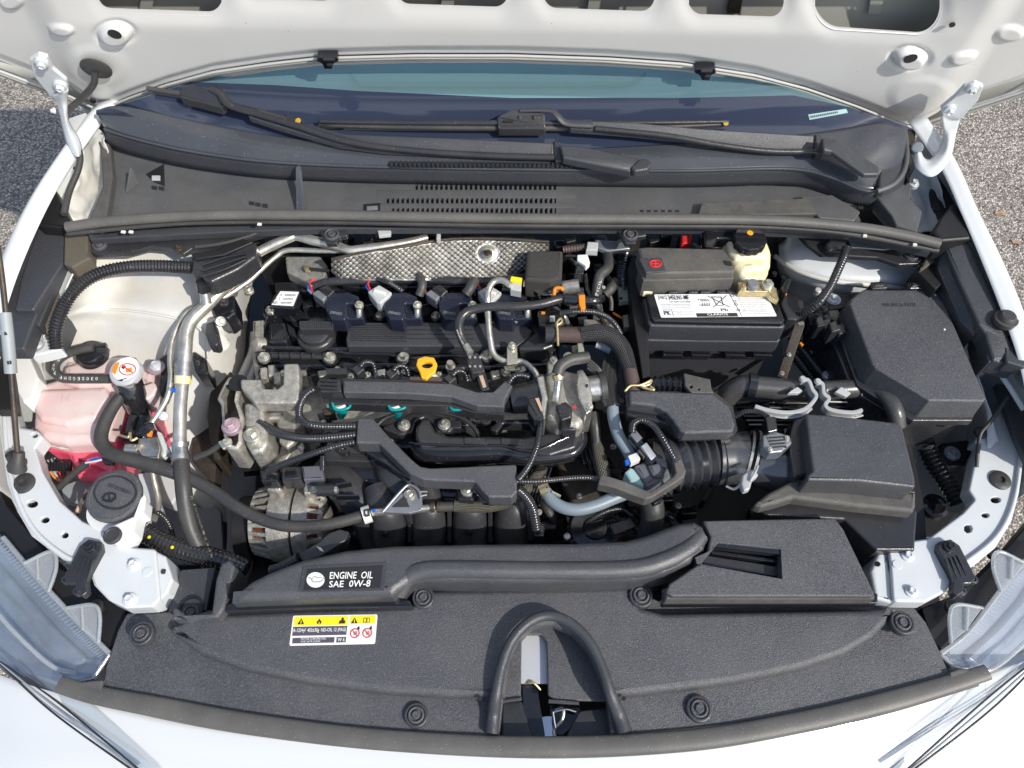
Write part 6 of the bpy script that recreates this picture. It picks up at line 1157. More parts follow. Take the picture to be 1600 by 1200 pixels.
for k in range(3): bar(t, 'connector_rib', M['plastic_gloss'], (500, 595 + k * 6, .8645), (526, 596 + k * 6, .8645), 2, 3)
for x, y, a in ((560, 578, 0), (612, 584, .5), (704, 592, .7)): 
    slab(t, 'branch_plug', M['plastic_satin'], [(x - 12, y - 3), (x, y - 10), (x + 10, y - 2), (x - 2, y + 8)], .855, h=.02, bev=.002, rc=2); tube(t, 'branch_conduit', M['conduit'], [(x + 2, y - 4, .855), (x + 10, y - 12, .855), (x + 22, y - 10, .85), (x + 26, y + 2, .84)], 4.5, corr=4, sides=10)
slab(t, 'dark_clip', M['plastic_satin'], [(508, 575), (542, 574), (542, 584), (510, 585)], .85, h=.01, bev=.002); slab(t, 'wire_shield', M['sleeve_brown'], [(640, 588), (690, 590), (690, 595), (640, 593)], .86, h=.01, bev=.001)
tag(tube(None, 'corrugated_hose', M['conduit'], [(492, 607, .862), (478, 616, .86), (469, 632, .855), (468, 650, .85), (480, 662, .848), (505, 666, .846), (558, 666, .846)], 6.5, corr=4.3, sides=14), 'ribbed conduit looping from the harness end connector down to the flat cover', 'hose')
tag(tube(None, 'corrugated_hose', M['conduit'], [(404, 660, .835), (425, 672, .835), (450, 681, .835), (490, 685, .836), (558, 679, .84)], 7.5, corr=4.3, sides=14), 'middle ribbed conduit reaching from the engine mount to the flat cover', 'hose')
tag(tube(None, 'corrugated_hose', M['conduit'], [(415, 740, .80), (425, 732, .81), (450, 722, .82), (490, 708, .83), (525, 697, .835), (556, 690, .838)], 5.5, corr=4.3, sides=14), 'lower ribbed conduit reaching from the alternator plug to the flat cover', 'hose')
t = T('wiring_channel_cover', 'flat cranked grained black wiring channel lying over the intake manifold', 'cover')
slab(t, 'cover', M['plastic'], [(558, 652), (582, 652), (606, 680), (644, 718), (656, 728), (672, 731), (720, 729), (760, 727), (807, 725), (808, 768), (800, 777), (764, 777), (756, 770), (742, 753), (680, 751), (660, 749), (640, 740), (618, 718), (592, 693), (556, 692)], .85, h=.025, bev=.003, rc=4)
slab(t, 'under_tray', M['plastic_gloss'], [(556, 655), (600, 675), (650, 730), (742, 755), (764, 782), (808, 780), (806, 785), (755, 785), (736, 760), (650, 755), (560, 698)], .825, h=.01, bev=.002, rc=2)
tag(tube(None, 'corrugated_hose', M['conduit'], [(845, 655, .86), (843, 675, .86), (838, 700, .86), (826, 728, .857), (810, 750, .85)], 5.5, corr=4, sides=12), 'upright ribbed conduit dropping from the throttle plug to the flat cover corner', 'hose')
tag(tube(None, 'corrugated_hose', M['conduit'], [(808, 752, .845), (840, 752, .845), (880, 748, .845), (915, 746, .845), (938, 749, .845)], 4.5, corr=4, sides=12), 'thin level ribbed conduit joining the two black wiring brackets', 'hose')
tag(tube(None, 'corrugated_hose', M['conduit'], [(806, 762, .835), (820, 775, .82), (832, 795, .80), (838, 825, .775)], 8.5, corr=4.6, sides=14), 'thick ribbed conduit bending down from the flat cover towards the duct', 'hose')
tag(tube(None, 'corrugated_hose', M['conduit'], [(900, 836, .73), (920, 815, .75), (945, 800, .76), (970, 795, .76), (988, 806, .755)], 4, corr=3.8, sides=10), 'slim arched ribbed conduit low behind the intake duct', 'hose')
# ================================================================ INJECTORS / DIPSTICK
for x, lb in ((529, 'green and white fuel injector below the left end of the harness cover'), (616, 'green and white fuel injector second from the left under the harness cover'), (712, 'green and white fuel injector third from the left under the harness cover')):
    t = T('fuel_injector', lb, 'injector', 'fuel injectors'); tube(t, 'body', M['teal'], [(x - 8, 632, .83), (x + 6, 640, .81), (x + 4, 650, .79)], [9, 8, 6], n=8); tube(t, 'ring', M['conn_white'], [(x + 2, 632, .835), (x + 4, 638, .83)], 9, n=4); tube(t, 'clip', M['teal'], [(x - 10, 630, .838), (x - 4, 640, .836), (x + 14, 638, .836), (x + 20, 630, .835)], 2.4)
t = T('dipstick', 'bright yellow oil dipstick loop handle at the middle of the engine front', 'dipstick')
slab(t, 'loop_handle', M['yellow'], [(650, 570), (652, 560), (664, 556), (678, 558), (683, 568), (680, 580), (670, 588), (667, 592), (658, 590), (656, 582)], .865, h=.006, bev=.002, rc=4, holes=[circ(667, 570, 9, 5, 14)])
tube(t, 'tube', M['steel'], [(672, 586, .85), (682, 588, .845), (690, 596, .83)], 5, n=8)
t = T('knock_bolt', 'zinc stud with a nut right of the yellow dipstick', 'bolt'); tube(t, 'stud', M['zinc'], [(703, 566, .85), (704, 580, .83)], 5, n=4); bolt(t, (704, 572), 8, .84)
# ================================================================ INTAKE MANIFOLD
t = T('intake_manifold', 'glossy black plastic intake manifold with four grey runners at the engine front', 'manifold')
slab(t, 'flange_plate', M['plastic_gloss'], [(470, 665), (580, 655), (610, 645), (660, 638), (720, 642), (745, 660), (752, 690), (640, 700), (560, 700), (500, 690)], .775, h=.03, bev=.004, rc=5)
slab(t, 'centre_mount', M['plastic_satin'], [(595, 668), (640, 645), (664, 641), (700, 655), (710, 668), (702, 676), (682, 676), (675, 660), (664, 652), (650, 658), (645, 676), (625, 680)], .80, h=.03, bev=.004, rc=4)
tube(t, 'mount_arch', M['plastic_satin'], [(585, 668, .795), (605, 652, .80), (640, 643, .803), (680, 643, .803), (720, 652, .80), (742, 670, .795), (748, 684, .79)], 3.5, n=50)
for p in ((631, 664), (694, 663)): lathe(t, 'bolt_seat', M['steel'], p, [(10, -5), (10, 0), (0, .5)], .808); bolt(t, p, 8, .810)
lathe(t, 'torx_bolt', M['plastic_satin'], (759, 656), [(9, -4), (9, 2), (6, 3), (5, 1), (0, 1)], .80); slab(t, 'square_nut', M['plastic_satin'], [(704, 657), (720, 656), (720, 669), (705, 669)], .80, h=.02, bev=.002)
# big plenum tube
slab(t, 'plenum_top', M['plastic_satin'], [(648, 680), (650, 665), (660, 652), (670, 654), (680, 672), (700, 680), (760, 680), (820, 682), (880, 672), (905, 668), (912, 678), (900, 700), (860, 712), (800, 706), (700, 700), (655, 700)], .822, h=.04, bev=.006, rc=6, seg=4)
tube(t, 'plenum_tube', M['plastic_gloss'], [(652, 700, .80), (668, 708, .805), (720, 710, .808), (780, 708, .81), (830, 714, .81), (870, 712, .81), (895, 706, .81), (908, 690, .812), (908, 676, .812)], [14, 17, 18, 17, 15, 12, 11, 10, 9], n=90, sides=24)
tube(t, 'plenum_seam', M['plastic_gloss'], [(640, 692, .81), (655, 694, .82), (740, 697, .822), (785, 697, .823), (810, 703, .823), (840, 703, .823), (880, 686, .823), (902, 676, .823)], 2.5, n=80)
for x0, y0 in ((725, 683), (783, 684)): slab(t, 'moulded_panel', M['plastic_satin'], [(x0, y0), (x0 + 32, y0 + 1), (x0 + 36, y0 + 12), (x0, y0 + 10)], .8245, h=.004, bev=.001, rc=2)
for x, y in ((790, 655), (815, 655)): pass
slab(t, 'rear_frame', M['plastic_satin'], [(765, 670), (780, 655), (830, 654), (842, 668), (834, 676), (826, 662), (786, 662), (776, 676)], .81, h=.02, bev=.003, rc=3)
# lower body and runners
loft(t, 'lower_shell', M['plastic_gloss'], [[(500, 700, .755), (560, 698, .77), (620, 720, .78), (700, 750, .77), (790, 770, .77), (840, 780, .75)], [(510, 750, .74), (560, 745, .765), (620, 765, .765), (700, 780, .76), (790, 790, .76), (840, 800, .74)], [(530, 800, .70), (570, 790, .73), (630, 795, .74), (700, 800, .74), (790, 805, .74), (840, 815, .71)], [(545, 850, .66), (580, 850, .68), (640, 850, .69), (700, 850, .69), (790, 850, .69), (840, 850, .67)]], nu=6, nv=6, thick=.01)
for x, dx in ((608, -10), (670, -2), (734, 0), (798, 4)):
    tube(t, 'runner', M['runner_black'], [(x + dx * 2 , 760, .77), (x + dx, 790, .765), (x, 815, .745), (x, 850, .70), (x, 870, .66)], [20, 25, 28, 27, 26], n=30, sides=26, flat=.8)
for x in (640, 702, 766): bar(t, 'runner_gap_bridge', M['plastic_satin'], (x, 800, .765), (x, 848, .72), 7, 14)
for p in ((603, 834), (734, 832)): lathe(t, 'runner_plug', M['plastic_gloss'], W(p[0], p[1], .752), [(6, -2), (6, 3), (3, 4), (0, 4)], axis=(0, -.7, .7))
tube(t, 'left_runner', M['runner_black'], [(505, 725, .75), (540, 760, .75), (575, 800, .73), (590, 850, .68)], [20, 30, 30, 26], n=30, sides=26)
tube(t, 'left_runner', M['runner_black'], [(590, 715, .76), (615, 745, .77), (640, 775, .76), (655, 810, .74)], [14, 24, 26, 22], n=30, sides=24)
slab(t, 'sensor_plate', M['plastic_gloss'], [(712, 752), (742, 754), (748, 768), (738, 782), (716, 780)], .81, h=.02, bev=.002, rc=3); bolt(t, (730, 765), 11, .813)
slab(t, 'left_bracket', M['plastic_satin'], [(506, 702), (512, 690), (590, 694), (604, 712), (600, 722), (508, 720)], .79, h=.02, bev=.002, rc=3); lathe(t, 'ring_boss', M['plastic_gloss'], (538, 705), [(8, -3), (8, 4), (4, 4), (3.5, 1), (0, 1)], .797); slab(t, 'clip_box', M['plastic_gloss'], [(578, 705), (603, 705), (604, 719), (580, 720)], .80, h=.02, bev=.002); slab(t, 'clip_box', M['steel'], [(586, 706), (594, 706), (594, 718), (587, 718)], .802, h=.01, bev=.001); bar(t, 'cross_rib', M['plastic_satin'], (546, 710, .795), (575, 712, .795), 2, 6)
bar(t, 'post', M['plastic_satin'], (503, 712, .80), (503, 735, .79), 6, 20)
for k in range(7): tube(t, 'runner_rib', M['plastic_satin'], [(828 + k * 6, 722, .765), (812 + k * 5, 790, .73)], 2.2, n=6)
slab(t, 'right_casting', M['dark_steel'], [(868, 720), (905, 712), (930, 740), (950, 790), (900, 800), (878, 760)], .74, h=.05, bev=.006, rc=6)
for k in range(5): tube(t, 'right_rib', M['plastic_gloss'], [(905 + k * 7, 700, .745), (925 + k * 8, 770, .725)], 2.5, n=6)
# ================================================================ THROTTLE BODY
t = T('throttle_body', 'cast aluminium throttle body with a round black motor housing', 'throttle body')
tube(t, 'motor', M['plastic_satin'], [(800, 625, .835), (845, 618, .84)], [22, 27], n=8, sides=28); tube(t, 'motor_end', M['plastic_gloss'], [(788, 627, .83), (802, 625, .835)], [18, 22], n=5, sides=24)
slab(t, 'motor_flange', M['alu_machined'], [(838, 588), (850, 585), (856, 620), (852, 655), (842, 650), (846, 620)], .868, h=.05, bev=.003, rc=3)
slab(t, 'body', M['alu_cast'], [(852, 584), (870, 572), (900, 580), (920, 585), (924, 640), (905, 668), (870, 664), (852, 648)], .85, h=.06, bev=.010, rc=8, seg=4)
slab(t, 'flange', M['alu_machined'], [(902, 578), (910, 576), (920, 590), (926, 615), (926, 640), (916, 648), (906, 625), (900, 600)], .872, h=.06, bev=.003, rc=3)
tube(t, 'bore_ring', M['alu_machined'], [(918, 608, .845), (938, 606, .845)], [20, 21], n=6, sides=28); tube(t, 'rubber_ring', M['rubber'], [(936, 606, .845), (945, 605, .845)], [25, 25], n=5, sides=28)
lathe(t, 'index_mark', M['screw_black'], (917, 602), [(2.5, -1), (2.5, 0), (0, .2)], .874, n=8)
tube(t, 'coolant_stub', M['alu_machined'], [(872, 596, .872), (870, 612, .865), (868, 625, .855)], [6, 6, 8], n=8); tube(t, 'gold_clamp', M['gold_zinc'], [(871, 585, .88), (873, 592, .876)], [9.5, 9.5], n=4)
bolt(t, (881, 637), 9, .868); bolt(t, (885, 648), 7, .866); bolt(t, (888, 557), 8, .855); bolt(t, (865, 562), 6, .853); bolt(t, (921, 635), 6, .875)
slab(t, 'top_casting', M['alu_cast'], [(855, 562), (880, 560), (884, 600), (856, 610)], .845, h=.04, bev=.004, rc=4)
slab(t, 'black_solenoid', M['plastic_gloss'], [(868, 632), (884, 626), (894, 636), (894, 652), (876, 658)], .878, h=.03, bev=.004, rc=4); tube(t, 'zinc_spigot', M['zinc'], [(886, 645, .87), (887, 655, .86)], 7, n=5)
slab(t, 'finned_plug', M['plastic_satin'], [(877, 655), (902, 656), (900, 672), (880, 672)], .845, h=.03, bev=.002); 
for k in range(3): bar(t, 'fin', M['bracket_steel'], (881 + k * 8, 657, .848), (881 + k * 8, 670, .845), 2.5, 8)
lathe(t, 'red_dot', M['red'], (898, 636), [(3, -1), (3, 0), (0, .3)], .874, n=8)
t = T('throttle_plug', 'black wiring plug hanging below the round throttle motor', 'connector'); slab(t, 'plug', M['plastic_gloss'], [(826, 622), (838, 620), (850, 650), (846, 656), (834, 656), (824, 640)], .875, h=.02, bev=.002, rc=2); bar(t, 'latch', M['plastic_satin'], (830, 628, .878), (842, 650, .876), 5, 5); slab(t, 'tab', M['wire_tan'], [(836, 622), (842, 622), (848, 640), (845, 642)], .8775, h=.002, bev=0)
tag(tube(None, 'coolant_bypass_hose', M['rubber'], [(871, 585, .882), (876, 572, .888), (890, 563, .89), (905, 560, .888), (918, 558, .885)], 9.5, n=40, sides=18), 'short curved black hose with a gold clamp on top of the throttle body', 'hose')
tag(tube(None, 'corrugated_hose', M['conduit'], [(795, 598, .855), (803, 588, .86), (815, 586, .86), (828, 590, .858)], 5, corr=4, sides=12), 'short ribbed conduit stub between the harness cover and throttle motor', 'hose')
tag(tube(None, 'corrugated_hose', M['conduit'], [(876, 489, .885), (895, 487, .89), (925, 487, .89), (948, 495, .885), (962, 508, .88), (970, 522, .87)], 4.8, corr=3.8, sides=12), 'thin ribbed conduit arching just above the fat braided hose', 'hose')
for k in range(4): tag(tube(None, 'ignition_lead', M['rubber'], [(918, 560 + k * 5, .85), (935, 575 + k * 5, .845), (948, 595 + k * 6, .83)], 2.6, n=20), ('topmost', 'second', 'third', 'lowest')[k] + ' of four thin black leads slanting behind the braided hose bundle', 'wire', 'thin leads by the throttle body')
t = T('blue_grey_plug', 'blue grey round plug half hidden inside the braided hose bend', 'plug'); tube(t, 'plug', M['hose_blue'], [(935, 537, .85), (955, 543, .848)], [8, 11], n=6); tube(t, 'collar', M['conn_grey'], [(932, 537, .85), (937, 538, .85)], 7, n=4)
t = T('rear_bracket_cluster', 'zinc bracket and steel plates right of the cam cover end', 'bracket'); slab(t, 'plate', M['zinc'], [(892, 540), (912, 536), (914, 552), (896, 556)], .83, h=.01, bev=.002); slab(t, 'plate', M['green_clip'], [(902, 536), (910, 536), (912, 555), (904, 556)], .842, h=.008, bev=.001); slab(t, 'ribbed_sheet', M['steel'], [(912, 498), (955, 500), (965, 515), (930, 512), (912, 508)], .835, h=.01, bev=.002)
t = T('hose_junction', 'black plastic junction with a socket at the right end of the cam cover', 'connector'); slab(t, 'junction', M['plastic_gloss'], [(840, 484), (880, 484), (884, 505), (870, 512), (842, 508)], .862, h=.03, bev=.003, rc=3); slab(t, 'socket', M['conn_grey'], [(859, 493), (867, 493), (867, 502), (859, 502)], .8635, h=.002, bev=.0004); tube(t, 'collar', M['plastic_satin'], [(852, 523, .862), (865, 523, .862)], [15, 15], n=4); slab(t, 'orange_lock', M['orange'], [(846, 487), (852, 487), (852, 490), (846, 490)], .864, h=.002, bev=0)
# ================================================================ ALTERNATOR
t = T('alternator', 'cast aluminium alternator with copper windings showing through its slots', 'alternator')
lp = [(410, 760), (418, 752), (460, 750), (500, 752), (513, 775), (514, 850), (508, 872), (450, 880), (418, 876), (406, 850), (404, 790)]
tube(t, 'copper_winding', M['copper'], [W(412, 815, .70), W(508, 815, .70)], 47, n=12, sides=40)
def seg(x0, x1, r, n_=8, m_='alu_cast'): tube(t, 'housing_ring', M[m_], [W(x0, 815, .70), W(x1, 815, .70)], r, n=n_, sides=44)
seg(434, 467, [61, 62, 61], 10); seg(471, 494, [61, 60], 6); seg(404, 410, 50); seg(508, 514, [50, 44])
for k in range(15):
    a = R(-8 + k * 14); c0 = W(404, 815, .70); c1 = W(436, 815, .70); rr = 57 * sc(c0)
    f = Vector((0, -math.cos(a), math.sin(a))) * rr
    bar(t, 'vent_fin', M['alu_cast'], c0 + f * .9, c1 + f * 1.05, 6.5, 10, up=f)
for k in range(12):
    a = R(0 + k * 17); c0 = W(492, 815, .70); c1 = W(514, 815, .70); rr = 57 * sc(c0); f = Vector((0, -math.cos(a), math.sin(a))) * rr
    bar(t, 'vent_fin', M['alu_cast'], c0 + f * 1.03, c1 + f * .85, 8, 9, up=f)
slab(t, 'top_lug', M['alu_cast'], [(414, 745), (440, 742), (440, 765), (432, 768), (416, 766)], .772, h=.03, bev=.004, rc=3); slab(t, 'top_lug', M['alu_cast'], [(472, 750), (488, 748), (490, 770), (474, 772)], .772, h=.03, bev=.004, rc=3)
tube(t, 'belt_pulley', M['plastic_deep'], [W(380, 825, .68), W(402, 825, .68)], 50, n=10, sides=36); bolt(t, (490, 765), 7, .776)
slab(t, 'regulator_plug', M['plastic_satin'], [(440, 730), (468, 728), (470, 748), (440, 750)], .80, h=.03, bev=.003); slab(t, 'plug_recess', M['plastic_gloss'], [(445, 734), (462, 733), (463, 744), (446, 745)], .802, h=.004, bev=.001); slab(t, 'rear_block', M['pump_grey'], [(470, 728), (502, 726), (506, 748), (474, 750)], .79, h=.03, bev=.003, rc=2)
slab(t, 'cable_boot', M['plastic_gloss'], [(405, 735), (412, 730), (436, 738), (434, 752), (408, 752)], .795, h=.03, bev=.003, rc=3)
tube(t, 'terminal_stud', M['plastic_satin'], [(496, 766, .79), (524, 765, .79)], 10, n=6); tube(t, 'stud_end', M['zinc'], [(524, 765, .79), (528, 765, .79)], 7, n=3); bar(t, 'terminal_shield', M['plastic_gloss'], (524, 757, .80), (548, 753, .80), 3, 14); bar(t, 'terminal_shield', M['plastic_gloss'], (524, 774, .79), (560, 774, .79), 3, 14)
t = T('cable_guide', 'black stepped plastic cable guide slanting in front of the alternator', 'cable guide'); slab(t, 'guide', M['plastic_satin'], [(466, 866), (500, 845), (512, 833), (530, 826), (545, 830), (540, 845), (528, 852), (500, 870), (474, 880)], .79, h=.02, bev=.003, rc=2); slab(t, 'white_mark', M['conn_white'], [(495, 854), (502, 856), (506, 862), (500, 860)], .7905, h=.0006, bev=0); tube(t, 'ribbed_end', M['conduit'], [(468, 872, .78), (445, 885, .77), (425, 892, .76)], 9, corr=5, sides=14)
# lever bracket and fitting
t = T('hose_bracket', 'grey triangular bracket with a bolt holding the metal hose pipe at the engine front', 'bracket')
slab(t, 'triangle', M['bracket_steel'], [(594, 800), (625, 766), (636, 757), (648, 758), (656, 768), (660, 785), (658, 798), (640, 802)], .80, h=.005, bev=.0015, rc=4); slab(t, 'inner_web', M['plastic_gloss'], [(612, 792), (632, 774), (640, 792)], .8008, h=.0006, bev=0); bolt(t, (640, 772), 9, .803); tube(t, 'folded_edge', M['bracket_steel'], [(598, 800, .801), (626, 768, .804), (640, 757, .805), (654, 766, .804), (658, 780, .802)], 2.5)
tube(t, 'metal_pipe', M['zinc'], [(580, 801, .787), (600, 799, .79), (640, 797, .79), (680, 792, .79)], 6, n=20); tube(t, 'wire_tabs', M['steel'], [(656, 768, .805), (668, 768, .805)], 1.8, n=4); tube(t, 'wire_tabs', M['steel'], [(657, 775, .804), (667, 773, .804)], 1.8, n=4)
t = T('hose_tag', 'white paper tag wrapped round the long black hose end', 'tag'); tube(t, 'tag', M['conn_white'], [(567, 806, .787), (579, 802, .787)], 14, n=4, sides=20); slab(t, 'printed_symbol', M['dark_print'], [(568, 797), (577, 794), (578, 806), (570, 808)], .8015, h=.0005, bev=0, holes=[[(570.5, 799), (575, 797.5), (575.5, 804), (572, 805)]]); lathe(t, 'blue_dot', M['blue_tape'], (584, 798), [(3, -1), (3, 0), (0, .5)], .80, n=8)
# ================================================================ PUMP ASSEMBLY with bracket
t = T('purge_valve', 'grey and teal purge valve hanging inside the cranked black bracket', 'valve')
slab(t, 'teal_half', M['pump_teal'], [(976, 738), (984, 730), (990, 732), (1000, 745), (1008, 760), (1000, 758), (985, 752)], .828, h=.03, bev=.003, rc=2); slab(t, 'grey_half', M['pump_grey'], [(990, 728), (1008, 720), (1020, 722), (1036, 732), (1040, 742), (1028, 752), (1010, 760), (1003, 748)], .832, h=.035, bev=.005, rc=4); slab(t, 'coil_housing', M['pump_grey'], [(1012, 726), (1030, 722), (1040, 734), (1034, 746), (1020, 744)], .838, h=.02, bev=.004, rc=3)
bar(t, 'plug', M['plastic_gloss'], (990, 680, .855), (1022, 722, .845), 13, 14); bar(t, 'plug_shell', M['bracket_steel'], (1006, 694, .858), (1022, 716, .85), 12, 6); bar(t, 'plug_cap', M['pump_grey'], (989, 675, .86), (1000, 688, .856), 13, 10)
tag(tube(None, 'corrugated_hose', M['conduit'], [(988, 676, .862), (990, 662, .868), (1002, 656, .87), (1020, 665, .87), (1035, 685, .868), (1045, 702, .862), (1054, 718, .856)], 6, corr=4.2, sides=12), 'ribbed conduit arching from the purge valve plug to the bracket tip', 'hose')
t = T('conduit_bracket', 'grained black cranked channel bracket in front of the purge valve', 'bracket')
slab(t, 'channel', M['plastic_dusty'], [(938, 740), (946, 742), (978, 752), (1000, 762), (1016, 768), (1032, 758), (1052, 744), (1056, 738), (1052, 722), (1064, 714), (1072, 734), (1070, 744), (1060, 752), (1040, 764), (1018, 778), (1008, 780), (996, 776), (960, 762), (934, 756)], .858, h=.02, bev=.0025, rc=3)
slab(t, 'clip_foot', M['plastic_gloss'], [(1016, 776), (1030, 770), (1034, 782), (1022, 788)], .83, h=.01, bev=.001); lathe(t, 'pin', M['conn_white'], (1038, 768), [(4, -2), (4, 2), (0, 3)], .835, n=10)
tag(tube(None, 'radiator_hose', M['rubber'], [(1018, 782, .80), (1020, 800, .79), (1018, 820, .77), (1008, 845, .74)], 18, n=30, sides=20), 'thick woven black radiator hose dropping below the cranked bracket', 'hose')
t = T('vacuum_pump', 'round glossy black pump housing low in front of the manifold', 'pump'); lathe(t, 'housing', M['plastic_gloss'], (930, 826), [(44, -40), (44, -6), (38, 0), (20, 2), (18, 5), (0, 5)], .745); slab(t, 'connector', M['plastic_satin'], [(952, 820), (985, 808), (995, 822), (960, 836)], .765, h=.02, bev=.002); slab(t, 'pipe_pad', M['plastic_gloss'], [(836, 812), (852, 818), (850, 838), (834, 838)], .77, h=.03, bev=.003); lathe(t, 'metal_cap', M['steel'], (886, 838), [(6, -3), (5, 2), (0, 3)], .755)
# ================================================================ INTAKE HOSE + AIR BOX
t = T('intake_bellows', 'large glossy black ribbed air intake hose with a bright clamp', 'hose')
tube(t, 'bellows', M['bellows_black'], [(1022, 735, .79), (1050, 727, .80), (1090, 721, .80), (1124, 718, .80)], 44, corr=14.5, cd=.2, sides=40, smooth=12)
tube(t, 'cuff', M['bellows_black'], [(1118, 716, .80), (1150, 716, .80), (1162, 717, .80)], [43, 42, 44], n=16, sides=40); tube(t, 'neck', M['bellows_black'], [(1182, 720, .80), (1215, 730, .80), (1255, 738, .80)], [40, 42, 42], n=14, sides=40)
for x in (1164, 1174): tube(t, 'clamp_band', M['steel'], [(x, 717, .80), (x + 4, 718, .80)], 46, n=3, sides=40, cap=False)
slab(t, 'clamp_ear', M['clip_white'], [(1160, 742), (1170, 734), (1180, 732), (1186, 742), (1176, 750), (1172, 764), (1162, 768), (1158, 756)], .85, h=.01, bev=.003, rc=4); tube(t, 'clamp_wire', M['clip_white'], [(1135, 760, .83), (1148, 764, .835), (1160, 754, .845)], 2); tube(t, 'clamp_wire', M['clip_white'], [(1172, 752, .852), (1180, 738, .855), (1184, 728, .85)], 2)
t = T('air_flow_sensor', 'small finned grey sensor plug on the neck of the air box', 'sensor'); slab(t, 'base', M['bracket_steel'], [(1192, 680), (1206, 672), (1234, 680), (1238, 692), (1222, 706), (1202, 708), (1192, 696)], .862, h=.02, bev=.003, rc=3)
for k in range(4): bar(t, 'fin', M['plastic_gloss'], (1200 + k * 2, 684 + k * 5, .8645), (1226 + k, 682 + k * 5, .8645), 2.2, 4)
bolt(t, (1204, 702), 4, .864); bolt(t, (1230, 684), 4, .864); slab(t, 'plug', M['plastic_gloss'], [(1196, 650), (1212, 650), (1216, 672), (1200, 676)], .872, h=.02, bev=.002, rc=2); tube(t, 'lead', M['conduit'], [(1200, 652, .87), (1185, 644, .865), (1165, 643, .86), (1150, 650, .85)], 4.5, corr=4, sides=12)
t = T('air_filter_box', 'large grained black air filter box right of the ribbed intake hose', 'air box')
slab(t, 'lid', M['duct_black'], [(1259, 646), (1300, 648), (1405, 660), (1411, 668), (1430, 745), (1431, 762), (1345, 752), (1262, 750), (1262, 742), (1270, 735), (1264, 690)], .875, h=.05, bev=.004, rc=4)
slab(t, 'shoulder', M['plastic_dusty'], [(1178, 788), (1200, 770), (1238, 750), (1252, 738), (1272, 738), (1350, 755), (1432, 766), (1432, 790), (1428, 800), (1330, 790), (1240, 778), (1215, 786), (1190, 792)], .835, h=.02, bev=.006, rc=5, seg=4)
slab(t, 'groove', M['plastic_satin'], [(1250, 752), (1265, 748), (1345, 754), (1430, 765), (1430, 770), (1345, 762), (1260, 758)], .8425, h=.006, bev=.001)
slab(t, 'lower_body', M['plastic_satin'], [(1180, 792), (1240, 782), (1430, 792), (1434, 800), (1430, 860), (1370, 860), (1320, 812), (1200, 806)], .805, h=.15, bev=.004, rc=3)
slab(t, 'left_wall', M['plastic_satin'], [(1240, 655), (1260, 645), (1275, 700), (1270, 740), (1240, 745), (1232, 690)], .85, h=.09, bev=.003, rc=3)
slab(t, 'base_right', M['plastic_deep'], [(1400, 660), (1425, 690), (1445, 790), (1450, 860), (1410, 870), (1400, 760)], .76, h=.10, bev=.003)
t = T('intake_resonator', 'small grained black resonator box with a wavy front edge over the ribbed intake hose', 'air box')
ro = [(982, 610), (1000, 609), (1112, 614), (1120, 619), (1140, 634), (1149, 662), (1147, 672), (1140, 675), (1070, 677), (1062, 672), (1052, 657), (1040, 643), (1024, 635), (1005, 632), (984, 630)]
slab(t, 'lid', M['plastic'], ro, .872, h=.02, bev=.004, rc=4)
slab(t, 'rim', M['plastic_satin'], [(976, 616), (980, 608), (1118, 612), (1146, 634), (1153, 672), (1146, 680), (1066, 682), (1054, 674), (1042, 656), (1028, 647), (1000, 643), (980, 640)], .857, h=.006, bev=.002, rc=4)
slab(t, 'lower_shell', M['plastic_satin'], [(976, 618), (1116, 616), (1142, 636), (1148, 678), (1100, 682), (1064, 682), (1040, 662), (1010, 654), (980, 650)], .85, h=.014, bev=.003, rc=4)
t = T('corrugated_intake', 'fat ribbed black pipe stub behind the small resonator box', 'hose'); tube(t, 'bellows', M['plastic_gloss'], [(1016, 602, .855), (1040, 600, .855), (1072, 603, .855)], 14, corr=8.5, cd=.28, sides=20)
slab(t, 'mount_plate', M['plastic_dusty'], [(1068, 582), (1075, 584), (1110, 592), (1112, 606), (1116, 614), (1080, 614), (1070, 602)], .87, h=.008, bev=.002, rc=2, holes=[circ(1080, 604, 2.5, 2.5, 8), circ(1092, 608, 1.8, 1.8, 8)])
# twin hoses with white fir-tree clamps
t = T('coolant_pipe_bank', 'grey black coolant pipes held by white lattice clips between battery and air box', 'pipe')
tube(t, 'left_pipe', M['pipe_black'], [(1175, 604, .83), (1200, 606, .83), (1245, 610, .83), (1262, 612, .83)], 17, n=14, sides=22); tube(t, 'left_collar', M['plastic_gloss'], [(1168, 602, .83), (1180, 604, .83)], 20, n=4, sides=22)
tube(t, 'left_hose', M['pipe_black'], [(1172, 602, .83), (1158, 604, .825), (1140, 616, .81), (1130, 632, .79)], 16, n=14, sides=20)
tube(t, 'right_pipe', M['pipe_black'], [(1285, 610, .83), (1320, 608, .83), (1345, 606, .83)], 15, n=10, sides=22)
for x in (1340, 1350): tube(t, 'clamp_ring', M['steel'], [(x, 607, .83), (x + 4, 607, .83)], 17, n=3, sides=22)
tube(t, 'right_hose', M['pipe_black'], [(1352, 607, .832), (1374, 612, .842), (1390, 626, .848), (1399, 645, .845), (1402, 665, .83)], 13, n=24, sides=20)
for k in range(6): bar(t, 'bank_fin', M['plastic_gloss'], (1150 + k * 4, 628 + k * 7, .80), (1262, 628 + k * 7, .80), 4, 10); bar(t, 'bank_fin', M['plastic_gloss'], (1290, 624 + k * 6, .80), (1348, 622 + k * 6, .80), 3.5, 10)
for k in range(4): bar(t, 'bank_line', M['conn_white'] if k == 0 else M['steel'], (1202, 620 + k * 8, .806), (1262, 622 + k * 8, .806), 1.6, 2)
for k in range(2): bar(t, 'bank_line', M['conn_white'], (1296, 618 + k * 9, .806), (1330, 619 + k * 9, .806), 1.6, 2)
